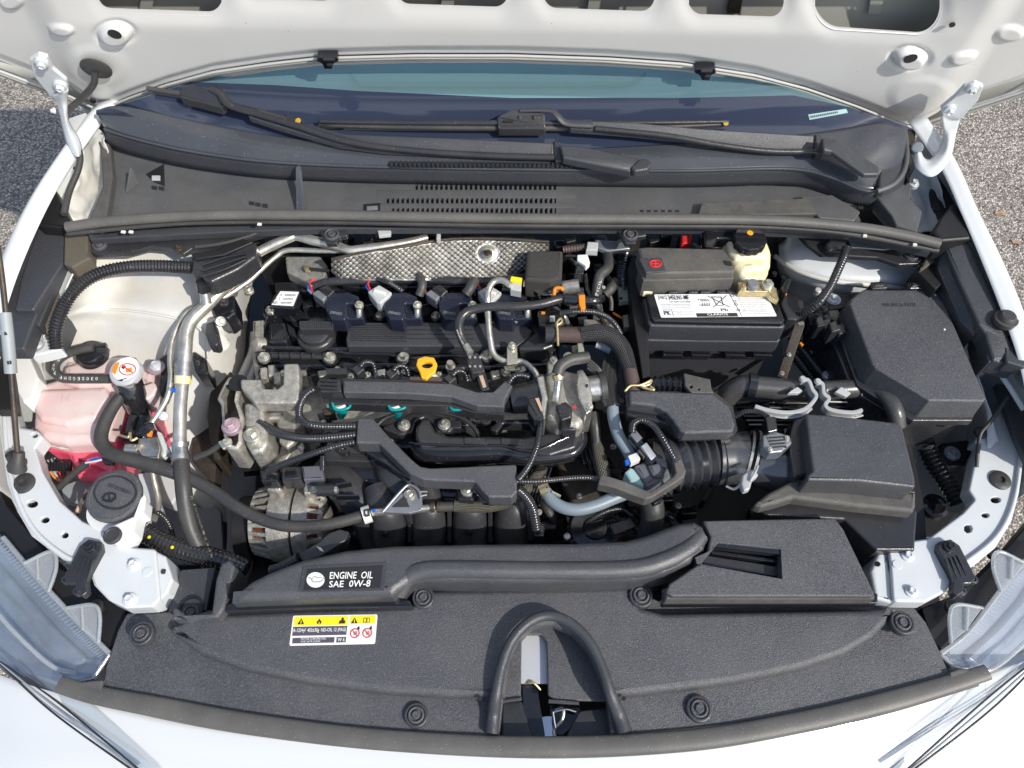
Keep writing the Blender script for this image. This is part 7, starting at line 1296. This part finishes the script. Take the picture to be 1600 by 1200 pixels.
for lb, P, tri in (('long white lattice clip arm curving under the left pipe', [(1254, 592), (1264, 594), (1270, 608), (1276, 618), (1268, 630), (1254, 640), (1230, 644), (1200, 640), (1180, 634)], 0), ('short white lattice clip arm between the two pipes', [(1278, 596), (1286, 600), (1288, 614), (1296, 622), (1290, 632), (1300, 640), (1330, 644), (1348, 640)], 1)):
    c = T('pipe_clip', lb, 'clip', 'white lattice pipe clips'); cl = crom([Vector((x, y, 0)) for x, y in P], 5); nn_ = [((cl[min(i + 1, len(cl) - 1)] - cl[max(i - 1, 0)]).normalized()) for i in range(len(cl))]
    slab(c, 'arm', M['clip_white'], [(p.x - n_.y * 3, p.y + n_.x * 3) for p, n_ in zip(cl, nn_)] + [(p.x + n_.y * 3, p.y - n_.x * 3) for p, n_ in reversed(list(zip(cl, nn_)))], .862, h=.012, bev=.0012)
    tube(c, 'lower_rail', M['clip_white'], [(x, y + 9, .852) for x, y in P[4:]], 1.8, n=30, sides=8)
    for a, b in zip(P[4:], P[5:]): tube(c, 'lattice', M['clip_white'], [(a[0], a[1] + 8, .853), (b[0], b[1], .861)], 1.6, sides=6, n=4); tube(c, 'lattice', M['clip_white'], [((a[0] + b[0]) / 2, (a[1] + b[1]) / 2 + 8, .853), (a[0], a[1], .861)], 1.6, sides=6, n=4)
    lathe(c, 'ball_end', M['clip_white'], P[0], [(5.5, -2), (5.5, 1), (4, 3), (0, 3)], .864, n=16)
slab(t, 'white_pad', M['conn_grey'], [(1236, 610), (1246, 604), (1254, 610), (1248, 614), (1232, 614)], .853, h=.006, bev=.001); slab(t, 'white_pad', M['conn_grey'], [(1305, 612), (1315, 604), (1330, 614), (1322, 620)], .85, h=.006, bev=.001)
# ================================================================ BATTERY
t = T('battery', 'black car battery with a white printed label beside the brake fluid tank', 'battery')
lid = [(1009, 458), (1208, 457), (1213, 464), (1227, 500), (1222, 505), (1100, 503), (1022, 501), (1018, 496)]
slab(t, 'lid', M['plastic_gloss'], lid, .885, h=.02, bev=.003, rc=3)
def down(P, d): return [(x, y, d) for x, y in P]
slab(t, 'lid_skirt', M['plastic_clean'], [V(p, .885) + Vector((0, 0, -.008)) for p in [(1006, 460), (1212, 459), (1230, 503), (1226, 507), (1100, 506), (1018, 504), (1014, 500)]], h=.035, bev=.0035, flare=.001)
slab(t, 'lid_step', M['plastic_clean'], [V(p, .885) + Vector((0, 0, -.040)) for p in [(1004, 460), (1214, 459), (1233, 504), (1228, 509), (1100, 508), (1016, 507), (1011, 502)]], h=.026, bev=.0035)
slab(t, 'case', M['plastic_clean'], [V(p, .885) + Vector((0, 0, -.064)) for p in [(1012, 470), (1206, 469), (1224, 501), (1100, 502), (1024, 500)]], h=.15, bev=.002)
for i, (x0, x1) in enumerate(((1036, 1066), (1080, 1110), (1133, 1164), (1177, 1206))):
    for k in range(2): bar(t, 'moulded_grip', M['plastic_gloss'], (x0 + k, 548 + k * 6, .818), (x1 + k, 549 + k * 6, .818), 3.5, 6)
for x0, x1 in ((1036, 1106), (1133, 1202)): bar(t, 'moulded_line', M['plastic_gloss'], (x0, 558.5, .812), (x1, 559, .812), 1.6, 4)
text(t, 'lettering', M['plastic_gloss'], '+/-', [(1116, 547, .8205), (1124, 547, .8205), (1124, 552, .8165), (1116, 552, .8165)], off=.004)
for x in (1044, 1076, 1094, 1120, 1135): slab(t, 'vent_plug', M['plastic_satin'], [(x, 451), (x + 14, 451), (x + 15, 457), (x + 1, 457)], .889, h=.006, bev=.001)
t2 = T('battery_label', 'white label on the battery with a crossed bin symbol and a black band', 'label')
BL = [(1022, 460), (1197, 459), (1214, 494), (1033, 496)]; zz = .8853
slab(t2, 'label_sheet', M['white_print'], BL, zz + .0004, h=.0005, bev=0, wn=False, rc=2)
def BQ(u0, v0, u1, v1): return [quadpt(BL, *p, zz) + Vector((0, 0, .0005)) for p in rect(u0, v0, u1, v1)]
text(t2, 'lettering_bold', M['dark_print'], '345LN1-MF', BQ(.115, .06, .30, .26)); text(t2, 'lettering', M['dark_print'], '12V 45Ah CCA 345A', BQ(.115, .31, .30, .39)); text(t2, 'lettering_bold', M['dark_print'], 'PK', BQ(.035, .74, .095, .93)); text(t2, 'lettering', M['dark_print'], 'Pb', BQ(.54, .66, .60, .78))
patch(t2, 'black_band', M['dark_print'], BL, rect(.31, .85, .665, 1.0), zz, .0008); text(t2, 'lettering_bold', M['white_print'], 'CLARIOS', [p + Vector((0, 0, .0006)) for p in BQ(.40, .88, .58, .97)])
random.seed(3)
def greek(n): return ' '.join(''.join(random.choice('abcdefghilmnorstuvwx') for _ in range(random.randint(3, 8))) for _ in range(n))
for k in range(4): text(t2, 'fine_print', M['dark_print'], ('batterie batteria bateria accumulator', 'keep upright and keep away from flames', 'charge only in a well ventilated space', 'recycle used batteries at a collection point')[k], BQ(.03, .44 + k * .07, .29 + .02 * (k % 2), .48 + k * .07))
for k in range(3): text(t2, 'fine_print', M['dark_print'], ('lead acid battery sealed type', 'nonspillable when closed', 'do not open or tilt the case')[k], BQ(.12, .74 + k * .075, .29, .785 + k * .075))
for k in range(11): text(t2, 'fine_print', M['dark_print'], ('danger explosive gases wear glasses', 'no sparks flames or smoking near', 'sulfuric acid can cause severe burns', 'flush eyes with water get help fast', 'keep out of reach of children always', 'read the manual before charging it')[k % 6], BQ(.72, .05 + k * .083, .93 + .015 * (k % 3), .10 + k * .083))
for v in (.08, .34, .48, .72): P = [quadpt(BL, .69 + .013 * math.cos(a), v + .05 * math.sin(a), zz) + Vector((0, 0, .0007)) for a in [2 * math.pi * k / 10 for k in range(11)]]; tube(t2, 'hazard_roundel', M['dark_print'], P, .5, sides=4, smooth=1)
def bl(u, v): return quadpt(BL, u, v, zz) + Vector((0, 0, .0009))
for a, b in (((.47, .10), (.625, .60)), ((.64, .08), (.48, .60)), ((.50, .12), (.59, .11)), ((.505, .15), (.52, .52)), ((.585, .15), (.575, .52)), ((.52, .52), (.575, .52)), ((.50, .18), (.59, .18))): tube(t2, 'bin_symbol', M['dark_print'], [bl(*a), bl(*b)], .55, sides=4, n=2)
for u in (.39, .41, .43, .45): tube(t2, 'recycling_symbol', M['grey_print'], [bl(u - .02, .30), bl(u, .22), bl(u + .02, .34)], .7, sides=4, n=4); tube(t2, 'recycling_symbol', M['grey_print'], [bl(u - .02, .48), bl(u, .55), bl(u + .01, .42)], .7, sides=4, n=4)
for a, b in (((.03, .05), (.10, .05)), ((.10, .05), (.10, .27)), ((.10, .27), (.03, .27)), ((.03, .27), (.03, .05)), ((.67, .02), (.70, .98)), ((.02, .70), (.11, .70)), ((.11, .70), (.11, .96))): tube(t2, 'print_line', M['grey_print'], [bl(*a), bl(*b)], .4, sides=4, n=2)
text(t2, 'fine_print', M['dark_print'], 'ABC', BQ(.035, .09, .095, .22))
t = T('battery_fuse_cover', 'dusty black fuse box cover with a red plus symbol behind the battery', 'cover')
slab(t, 'lid', M['plastic_dusty'], [(996, 387), (1010, 385), (1130, 388), (1136, 394), (1149, 421), (1146, 425), (1010, 427), (1006, 422)], .925, h=.03, bev=.004, rc=3)
slab(t, 'plus_flap', M['plastic_clean'], [(998, 403), (1034, 402), (1041, 424), (1009, 426)], .9262, h=.004, bev=.001, rc=2)
slab(t, 'front_face', M['plastic_dusty'], [V(p, .925) + Vector((0, 0, -.012)) for p in [(1000, 408), (1146, 406), (1150, 427), (1007, 430)]], h=.035, bev=.002)
slab(t, 'notch', M['screw_black'], [(1130, 407), (1142, 408), (1144, 415), (1134, 414)], .9262, h=.001, bev=0); tube(t, 'seam', M['screw_black'], [W(1042, 428, .915), W(1042, 446, .890)], 1, n=3)
cz = .9268; tube(t, 'plus_ring', M['red'], [(1024 + 9 * math.cos(a), 412 + 5.2 * math.sin(a), cz) for a in [2 * math.pi * k / 24 for k in range(25)]], 1.2, sides=5, smooth=1)
bar(t, 'plus_bar', M['red'], (1017, 412, cz + .0004), (1031, 412, cz + .0004), 3, .5, bev=0); bar(t, 'plus_bar', M['red'], (1024, 408, cz + .0009), (1024, 416, cz + .0009), 3, .5, bev=0)
t = T('battery_terminal', 'brassy battery terminal clamp with a grey nut below the brake fluid tank', 'terminal'); slab(t, 'clamp', M['gold_zinc'], [(1152, 440), (1200, 440), (1214, 450), (1218, 470), (1206, 462), (1200, 456), (1155, 455)], .90, h=.012, bev=.002, rc=2); lathe(t, 'post', M['bracket_steel'], (1176, 445), [(10, -4), (10, 2), (8, 5), (0, 5)], .905); bolt(t, (1200, 444), 9, .906); bolt(t, (1162, 449), 5, .904, M['gold_zinc'])
slab(t, 'orange_mark', M['orange'], [(1158, 446), (1166, 446), (1165, 450), (1158, 450)], .9045, h=.0008, bev=0)
t = T('negative_lug', 'small tan rubber lug poking out left of the battery label', 'lug'); slab(t, 'lug', M['brake_tank'], [(1003, 450), (1020, 450), (1021, 455), (1005, 457)], .888, h=.01, bev=.002, rc=2)
t = T('battery_tray_wall', 'dark tray wall on the shaded left side of the battery', 'tray'); slab(t, 'wall', M['plastic_deep'], [(990, 395), (1003, 440), (1012, 505), (1016, 590), (1004, 590), (990, 500), (980, 420)], .86, h=.14, bev=.002)
# brake tank
t = T('brake_fluid_tank', 'yellowed white brake fluid tank with a ribbed black screw cap', 'tank')
slab(t, 'tank', M['brake_tank'], [(1128, 378), (1145, 376), (1200, 380), (1207, 392), (1206, 412), (1196, 422), (1160, 424), (1148, 414), (1138, 398)], .915, h=.05, bev=.012, rc=8, seg=5)
slab(t, 'shoulder', M['brake_tank'], [(1134, 372), (1200, 374), (1206, 390), (1196, 402), (1150, 402), (1140, 392)], .922, h=.03, bev=.010, rc=8, seg=5)
lathe(t, 'screw_cap', M['plastic_gloss'], W(1172, 373, .938), [(24, -12), (25, 0), (23, 3), (0, 3)], n=48, lobes=12, lob=.05); lathe(t, 'amber_mark', M['yellow'], W(1172, 364, .942), [(5, 0), (5, .6), (0, .8)], n=12)
slab(t, 'lower_tank', M['brake_tank'], [(1146, 388), (1204, 388), (1202, 424), (1196, 434), (1164, 437), (1154, 428)], .905, h=.05, bev=.008, rc=8, seg=5); slab(t, 'red_part', M['red'], [(1066, 366), (1082, 366), (1078, 380), (1066, 380)], .90, h=.02, bev=.002)
slab(t, 'black_mount', M['plastic_gloss'], [(1100, 358), (1146, 360), (1146, 372), (1122, 372), (1114, 386), (1102, 384)], .925, h=.02, bev=.003, rc=2)
# right of battery: clutter
t = T('hold_down_strap', 'slanted dark steel battery hold down strap with two zinc screws', 'strap'); bar(t, 'strap', M['dark_steel'], (1250, 506, .86), (1222, 590, .80), 15, 3); bar(t, 'end_lug', M['steel'], (1256, 503, .862), (1247, 506, .86), 6, 3); bolt(t, (1233, 554, .83), 4, None, M['steel']); bolt(t, (1222, 583, .815), 4, None, M['steel'])
t = T('battery_bracket', 'black angular plastic bracket right of the battery label', 'bracket'); slab(t, 'block', M['plastic_satin'], [(1220, 462), (1230, 456), (1256, 470), (1258, 488), (1244, 500), (1230, 498), (1222, 480)], .87, h=.05, bev=.003, rc=3); slab(t, 'claw', M['plastic_gloss'], [(1222, 448), (1232, 432), (1237, 436), (1232, 452), (1228, 460)], .91, h=.02, bev=.002); bolt(t, (1227, 459), 2.5, .903, M['orange'])
tag(tube(None, 'corrugated_hose', M['conduit'], [(1322, 388, .925), (1318, 402, .925), (1308, 425, .92), (1296, 450, .91), (1280, 472, .90), (1260, 486, .88), (1240, 492, .86)], 7, corr=4.4, sides=14), 'ribbed cable conduit dropping from the right scuttle bracket to the battery side', 'hose')
random.seed(11)
t = T('wire_tangle', 'tangle of thin black wires between the battery and relay box', 'wiring')
for k in range(22):
    a = (1262 + random.random() * 30, 478 + random.random() * 22); P = [(a[0] + j * random.uniform(4, 12) * (1 if k % 2 else .5), a[1] + j * random.uniform(2, 12), .85 - .012 * j + random.random() * .02) for j in range(5)]; tube(t, 'wire', M[random.choice(['rubber', 'plastic_gloss', 'plastic_gloss', 'conduit'])], P, random.uniform(1.6, 3.6), sides=8, n=24)
slab(t, 'connector', M['plastic_gloss'], [(1270, 478), (1310, 482), (1322, 500), (1300, 522), (1272, 515)], .85, h=.05, bev=.003, rc=3)
for k in range(5): slab(t, 'connector', random.choice([M['plastic_gloss'], M['plastic_satin']]), [(1262 + k * 11, 492 + k * 4), (1274 + k * 11, 488 + k * 4), (1280 + k * 11, 503 + k * 4), (1267 + k * 11, 507 + k * 4)], .865 + (k % 2) * .008, h=.03, bev=.002, rc=1)
tube(t, 'wire', M['orange'], [(1250, 536, .83), (1254, 540, .83)], 2.4, n=3)
tag(tube(None, 'corrugated_hose', M['conduit'], [(1228, 515, .80), (1245, 535, .79), (1268, 565, .78), (1296, 600, .77)], 8, corr=4.6, sides=14), 'right hand of two ribbed conduits slanting beside the battery strap', 'hose')
tag(tube(None, 'corrugated_hose', M['conduit'], [(1232, 545, .78), (1246, 562, .77), (1262, 582, .76), (1275, 600, .75)], 8, corr=4.6, sides=14), 'left hand of two ribbed conduits slanting beside the battery strap', 'hose')
t = T('rubber_mount_bolt', 'zinc bolt in a black rubber bush below the relay box corner', 'bolt'); lathe(t, 'bush', M['rubber'], (1298, 590), [(17, -6), (17, 0), (14, 2), (0, 2)], .77); lathe(t, 'ring', M['bolt_pink'], (1299, 591), [(11, -2), (11, 1), (0, 1.2)], .775); bolt(t, (1293, 586), 8, .782, M['zinc_white'])
# ================================================================ RELAY BOX
t = T('relay_fuse_box', 'large black fuse and relay box with embossed lettering at the right of the bay', 'fuse box')
rl = [(1349, 452), (1466, 452), (1470, 458), (1541, 622), (1538, 627), (1452, 626), (1446, 622), (1368, 575), (1362, 568), (1327, 474), (1330, 466)]
slab(t, 'lid', M['plastic'], rl, .885, h=.04, bev=.0035, rc=3, flare=.004)
slab(t, 'lower_box', M['plastic_satin'], [V(p, .885) + Vector((0, 0, -.038)) for p in [(1340, 450), (1470, 450), (1547, 622), (1542, 636), (1446, 636), (1356, 580), (1316, 475)]], h=.012, bev=.002, rc=3)
slab(t, 'base', M['plastic_satin'], [V(p, .885) + Vector((0, 0, -.050)) for p in [(1336, 456), (1466, 456), (1540, 620), (1440, 632), (1352, 580), (1312, 480)]], h=.09, bev=.003)
for x in (1374, 1433): slab(t, 'hinge_tab', M['plastic_gloss'], [(x - 13, 440), (x + 11, 439), (x + 13, 450), (x - 11, 451)], .89, h=.02, bev=.002, rc=2); slab(t, 'hinge_tab', M['plastic_satin'], [(x - 7, 442), (x + 7, 441), (x + 7, 446), (x - 7, 447)], .8915, h=.004, bev=.001)
text(t, 'lettering', M['plastic_gloss'], 'RELAY & FUSE', [(1380, 474), (1431, 474), (1432, 479), (1381, 479)], .886, off=.0006)
text(t, 'lettering', M['plastic_gloss'], 'K6', [(1418, 617, .862), (1430, 624, .862), (1428, 630, .852), (1416, 623, .852)], off=.002)
slab(t, 'front_latch', M['plastic_gloss'], [(1470, 632), (1500, 634), (1502, 652), (1474, 650)], .84, h=.03, bev=.003, rc=2); slab(t, 'latch_slot', M['bracket_steel'], [(1478, 646), (1496, 647), (1496, 651), (1478, 650)], .8415, h=.002, bev=.0005)
for k in range(3): tube(t, 'side_rib', M['plastic_gloss'], [W(1316 + k * 7, 492, .835 - k * .002), W(1346 + k * 8, 592, .835 - k * .002)], 1.8, n=4)
bar(t, 'side_rib', M['plastic_satin'], (1300, 490, .80), (1330, 600, .78), 24, 60)
for p in ((1461, 461), (1476, 515)): lathe(t, 'paint_chip', M['conn_white'], p, [(1.8, 0), (1.8, .5), (0, .6)], .8855, n=8)
# right lower corner
t = T('lamp_motor_cover', 'black angular plastic cover with a zinc bolt in the shaded right corner', 'cover'); slab(t, 'cover', M['plastic_satin'], [(1470, 692), (1512, 686), (1522, 700), (1508, 728), (1480, 730), (1466, 715)], .71, h=.03, bev=.004, rc=3); lathe(t, 'washer', M['zinc_white'], (1488, 708), [(12, -3), (12, 1), (0, 1.2)], .714); bolt(t, (1488, 708), 8, .717, M['zinc_white']); slab(t, 'grey_tag', M['conn_grey'], [(1446, 690), (1458, 686), (1462, 694), (1448, 700)], .72, h=.01, bev=.002); slab(t, 'wire_block', M['conn_grey'], [(1420, 696), (1432, 690), (1434, 720), (1424, 720)], .70, h=.02, bev=.003, rc=3)
tag(tube(None, 'corrugated_hose', M['conduit'], [(1448, 700, .74), (1458, 722, .735), (1476, 750, .73), (1498, 785, .72)], 15, corr=7, cd=.2, sides=18), 'fat ribbed black hose descending in the shaded right corner', 'hose')
tag(tube(None, 'bonnet_release_cable', M['rubber'], [(1574, 620, .84), (1560, 642, .835), (1545, 662, .83), (1532, 678, .825), (1528, 705, .81), (1526, 730, .80)], 3, n=40), 'thin black bonnet release cable crossing the right support arm top', 'cable')
t = T('lamp_leveller_socket', 'dark round socket between the right support arm and air box', 'socket'); lathe(t, 'socket', M['plastic_gloss'], (1462, 790), [(20, -10), (20, 0), (14, 2), (10, -1), (0, -1)], .70); slab(t, 'bracket', M['plastic_deep'], [(1420, 800), (1450, 790), (1500, 800), (1470, 840), (1380, 850)], .69, h=.05, bev=.004)

# ================================================================ small hardware seen between the big parts
random.seed(21)
t = T('head_hardware', 'small cast lugs, studs and dark fittings between the cam cover and harness cover', 'fittings')
for k in range(26):
    x = 415 + k * 18 + random.uniform(-5, 5); y = 584 + random.uniform(-9, 7)
    if 535 < x < 800 and y > 590: y = 586
    m_ = random.choice(['alu_cast', 'alu_cast', 'alu_machined', 'plastic_gloss', 'dark_steel'])
    if k % 3 == 0: bolt(t, (x, y), random.uniform(4, 6), .80 + random.random() * .01, M['zinc' if k % 2 else 'steel'])
    else: slab(t, 'fitting', M[m_], [(x - 8, y - 4), (x + 6, y - 6), (x + 9, y + 3), (x - 5, y + 7)], .79 + random.random() * .02, h=.03, bev=.002, rc=2)
t = T('manifold_hardware', 'dark plastic clips and studs scattered round the intake manifold flange', 'fittings')
for k in range(34):
    x = 480 + random.random() * 350; y = 640 + random.random() * 80; m_ = random.choice(['plastic_gloss', 'plastic_satin', 'plastic_satin', 'dark_steel', 'bracket_steel'])
    slab(t, 'fitting', M[m_], [(x - 10, y - 4), (x + 8, y - 6), (x + 11, y + 4), (x - 7, y + 6)], .772 + random.random() * .012, h=.02, bev=.002, rc=2)
for x, y in ((505, 660), (548, 690), (470, 700), (610, 690), (850, 690), (842, 800)): bolt(t, (x, y), 5, .795, M['steel'])
t = T('rear_hardware', 'dark plugs, brackets and short hoses crowded behind the fuel pump', 'fittings')
for k in range(30):
    x = 875 + random.random() * 85; y = 385 + random.random() * 130; m_ = random.choice(['plastic_gloss', 'plastic_satin', 'plastic_gloss', 'dark_steel', 'bracket_steel', 'rubber'])
    if k % 3: slab(t, 'fitting', M[m_], [(x - 8, y - 5), (x + 7, y - 6), (x + 9, y + 5), (x - 6, y + 7)], .82 + random.random() * .025, h=.03, bev=.002, rc=2)
    else: tube(t, 'short_hose', M[m_], [(x - 12, y - 8, .83), (x, y + 2, .845), (x + 6, y + 14, .83)], 3 + random.random() * 3, n=12, sides=10)
t = T('gearbox_hardware', 'dark brackets, bolts and ribs below the cranked bracket and purge valve', 'fittings')
for k in range(36):
    x = 850 + random.random() * 230; y = 700 + random.random() * 130; m_ = random.choice(['plastic_gloss', 'plastic_satin', 'plastic_gloss', 'dark_steel', 'rubber'])
    if k % 3: slab(t, 'fitting', M[m_], [(x - 14, y - 6), (x + 12, y - 9), (x + 15, y + 7), (x - 10, y + 9)], .68 + random.random() * .04, h=.04, bev=.003, rc=3)
    else: tube(t, 'short_hose', M[m_], [(x - 20, y - 12, .70), (x, y + 2, .715), (x + 10, y + 20, .70)], 4 + random.random() * 4, n=14, sides=12)
for x, y in ((1000, 700), (958, 698), (905, 775), (1060, 790)): bolt(t, (x, y), 5, .74, M['steel'])
# relay box hinge tabs sit above the tower, moulded edge lines on the big lids
for nm, P, z_, lb in (('relay', [(1352, 456), (1464, 456), (1536, 621), (1453, 621), (1370, 571), (1333, 475)], .8856, 0),): pass
# spot welds and sealer on the left tower and right liner
t = T('sealer_beads', 'thin cream seam sealer beads brushed along the left inner wing joint', 'sealer')
tube(t, 'bead', M['paint_dirty'], [(108, 432, .888), (98, 455, .884), (88, 485, .876), (80, 515, .862)], 2.2, n=30, sides=8); tube(t, 'bead', M['brake_tank'], [(140, 400, .886), (200, 395, .862), (270, 391, .862)], 1.6, n=30, sides=8)
# latch details, extra grime marks and small writing-free fittings in the front opening
t = T('latch_rods', 'thin bright rods and dark catch plates inside the latch opening beside the seal', 'rods')
slab(t, 'catch_plate', M['plastic_gloss'], [(858, 1100), (905, 1098), (912, 1125), (880, 1150), (862, 1150)], .728, h=.01, bev=.002, rc=3)
tube(t, 'rod', M['chrome'], [(866, 1112, .738), (884, 1108, .740), (900, 1112, .738)], 2); tube(t, 'rod', M['chrome'], [(864, 1112, .738), (868, 1140, .732)], 2)
slab(t, 'pocket_edge', M['plastic_clean'], [(783, 1093), (815, 1089), (815, 1094), (785, 1098)], .758, h=.004, bev=.001); slab(t, 'pocket_edge', M['plastic_clean'], [(857, 1092), (905, 1096), (905, 1101), (857, 1098)], .758, h=.004, bev=.001)
# ================================================================ sub-parts: hang a small piece on the part made just before it
SUBS = {'lettering': ('label_sheet', 'label_base', 'label_film', 'coil_body', 'lid', 'label', 'box', 'strip', 'branch'), 'fine_print': ('label_sheet',), 'rib': ('strap', 'shell'), 'screw': ('strap',), 'eyelet': ('strap',),
    'coil_groove': ('coil_lug',), 'top_line': ('flat_top',), 'plus_ring': ('plus_flap',), 'plus_bar': ('plus_flap',), 'connector_latch': ('connector',), 'wear_marker': ('blade_tip',), 'tab_rib': ('mounting_tab',), 'tab_bush': ('mounting_tab',),
    'push_clip': ('clip_seat', 'mount', 'bracket'), 'opening_lip': ('inner_panel',), 'panel_hole': ('inner_panel',), 'label_recess': ('duct_top',), 'hinge_tab': ('lid',), 'lid_ring': ('lid',), 'wiper_symbol': ('lid',), 'holder_slot': ('blade_holder',), 'pin': ('blade_holder',),
    'yellow_panel': ('label_base',), 'dark_panel': ('label_base',), 'exclamation_mark': ('warning_triangle',), 'prohibition_bar': ('prohibition_ring',), 'hexagon': ('nut',), 'vent_plug': ('lid',), 'cap_ear': ('cap_rim',), 'sticker': ('cap_rim',), 'grip_rib': ('grip_bar',),
    'arm_ridge': ('upper_arm',), 'blade_spine': ('blade',), 'slot': ('strap',), 'crimp_ring': ('lower_pipe',), 'fin': ('base', 'finned_plug'), 'bead_collar': ('front_bead',), 'dipstick': (), 'moulded_letter': ('front_block',), 'box_hole': ('end_box',), 'wall_slot': ('side_wall',)}
def base_name(o): return o.name.split('.')[0]
order = {o.name: i for i, o in enumerate(S.objects)}
for root in [o for o in S.objects if o.parent is None and o.type == 'EMPTY']:
    kids = sorted(root.children, key=lambda o: order[o.name]); seen = {}
    for k in kids:
        nm = base_name(k)
        cand = [seen[p] for p in SUBS.get(nm, ()) if p in seen]
        if cand: k.parent = max(cand, key=lambda o: order[o.name])
        else: seen[nm] = k
# ================================================================ put each empty at the base of its thing
bpy.context.view_layer.update()
for o in list(S.objects):
    if o.parent or o.type in ('CAMERA', 'LIGHT') or 'kind' in o: continue
    if o.type == 'EMPTY':
        lo = [1e9] * 3; hi = [-1e9] * 3
        for ch in o.children:
            for v in ch.data.vertices:
                q = ch.matrix_world @ v.co
                for k in range(3): lo[k] = min(lo[k], q[k]); hi[k] = max(hi[k], q[k])
        base = Vector(((lo[0] + hi[0]) / 2, (lo[1] + hi[1]) / 2, lo[2]))
        o.location = base
        for ch in o.children: ch.location = ch.location - base
    elif o.type == 'MESH':
        c = sum((v.co for v in o.data.vertices), Vector()) / len(o.data.vertices)
        o.data.transform(Matrix.Translation(-c)); o.location += c
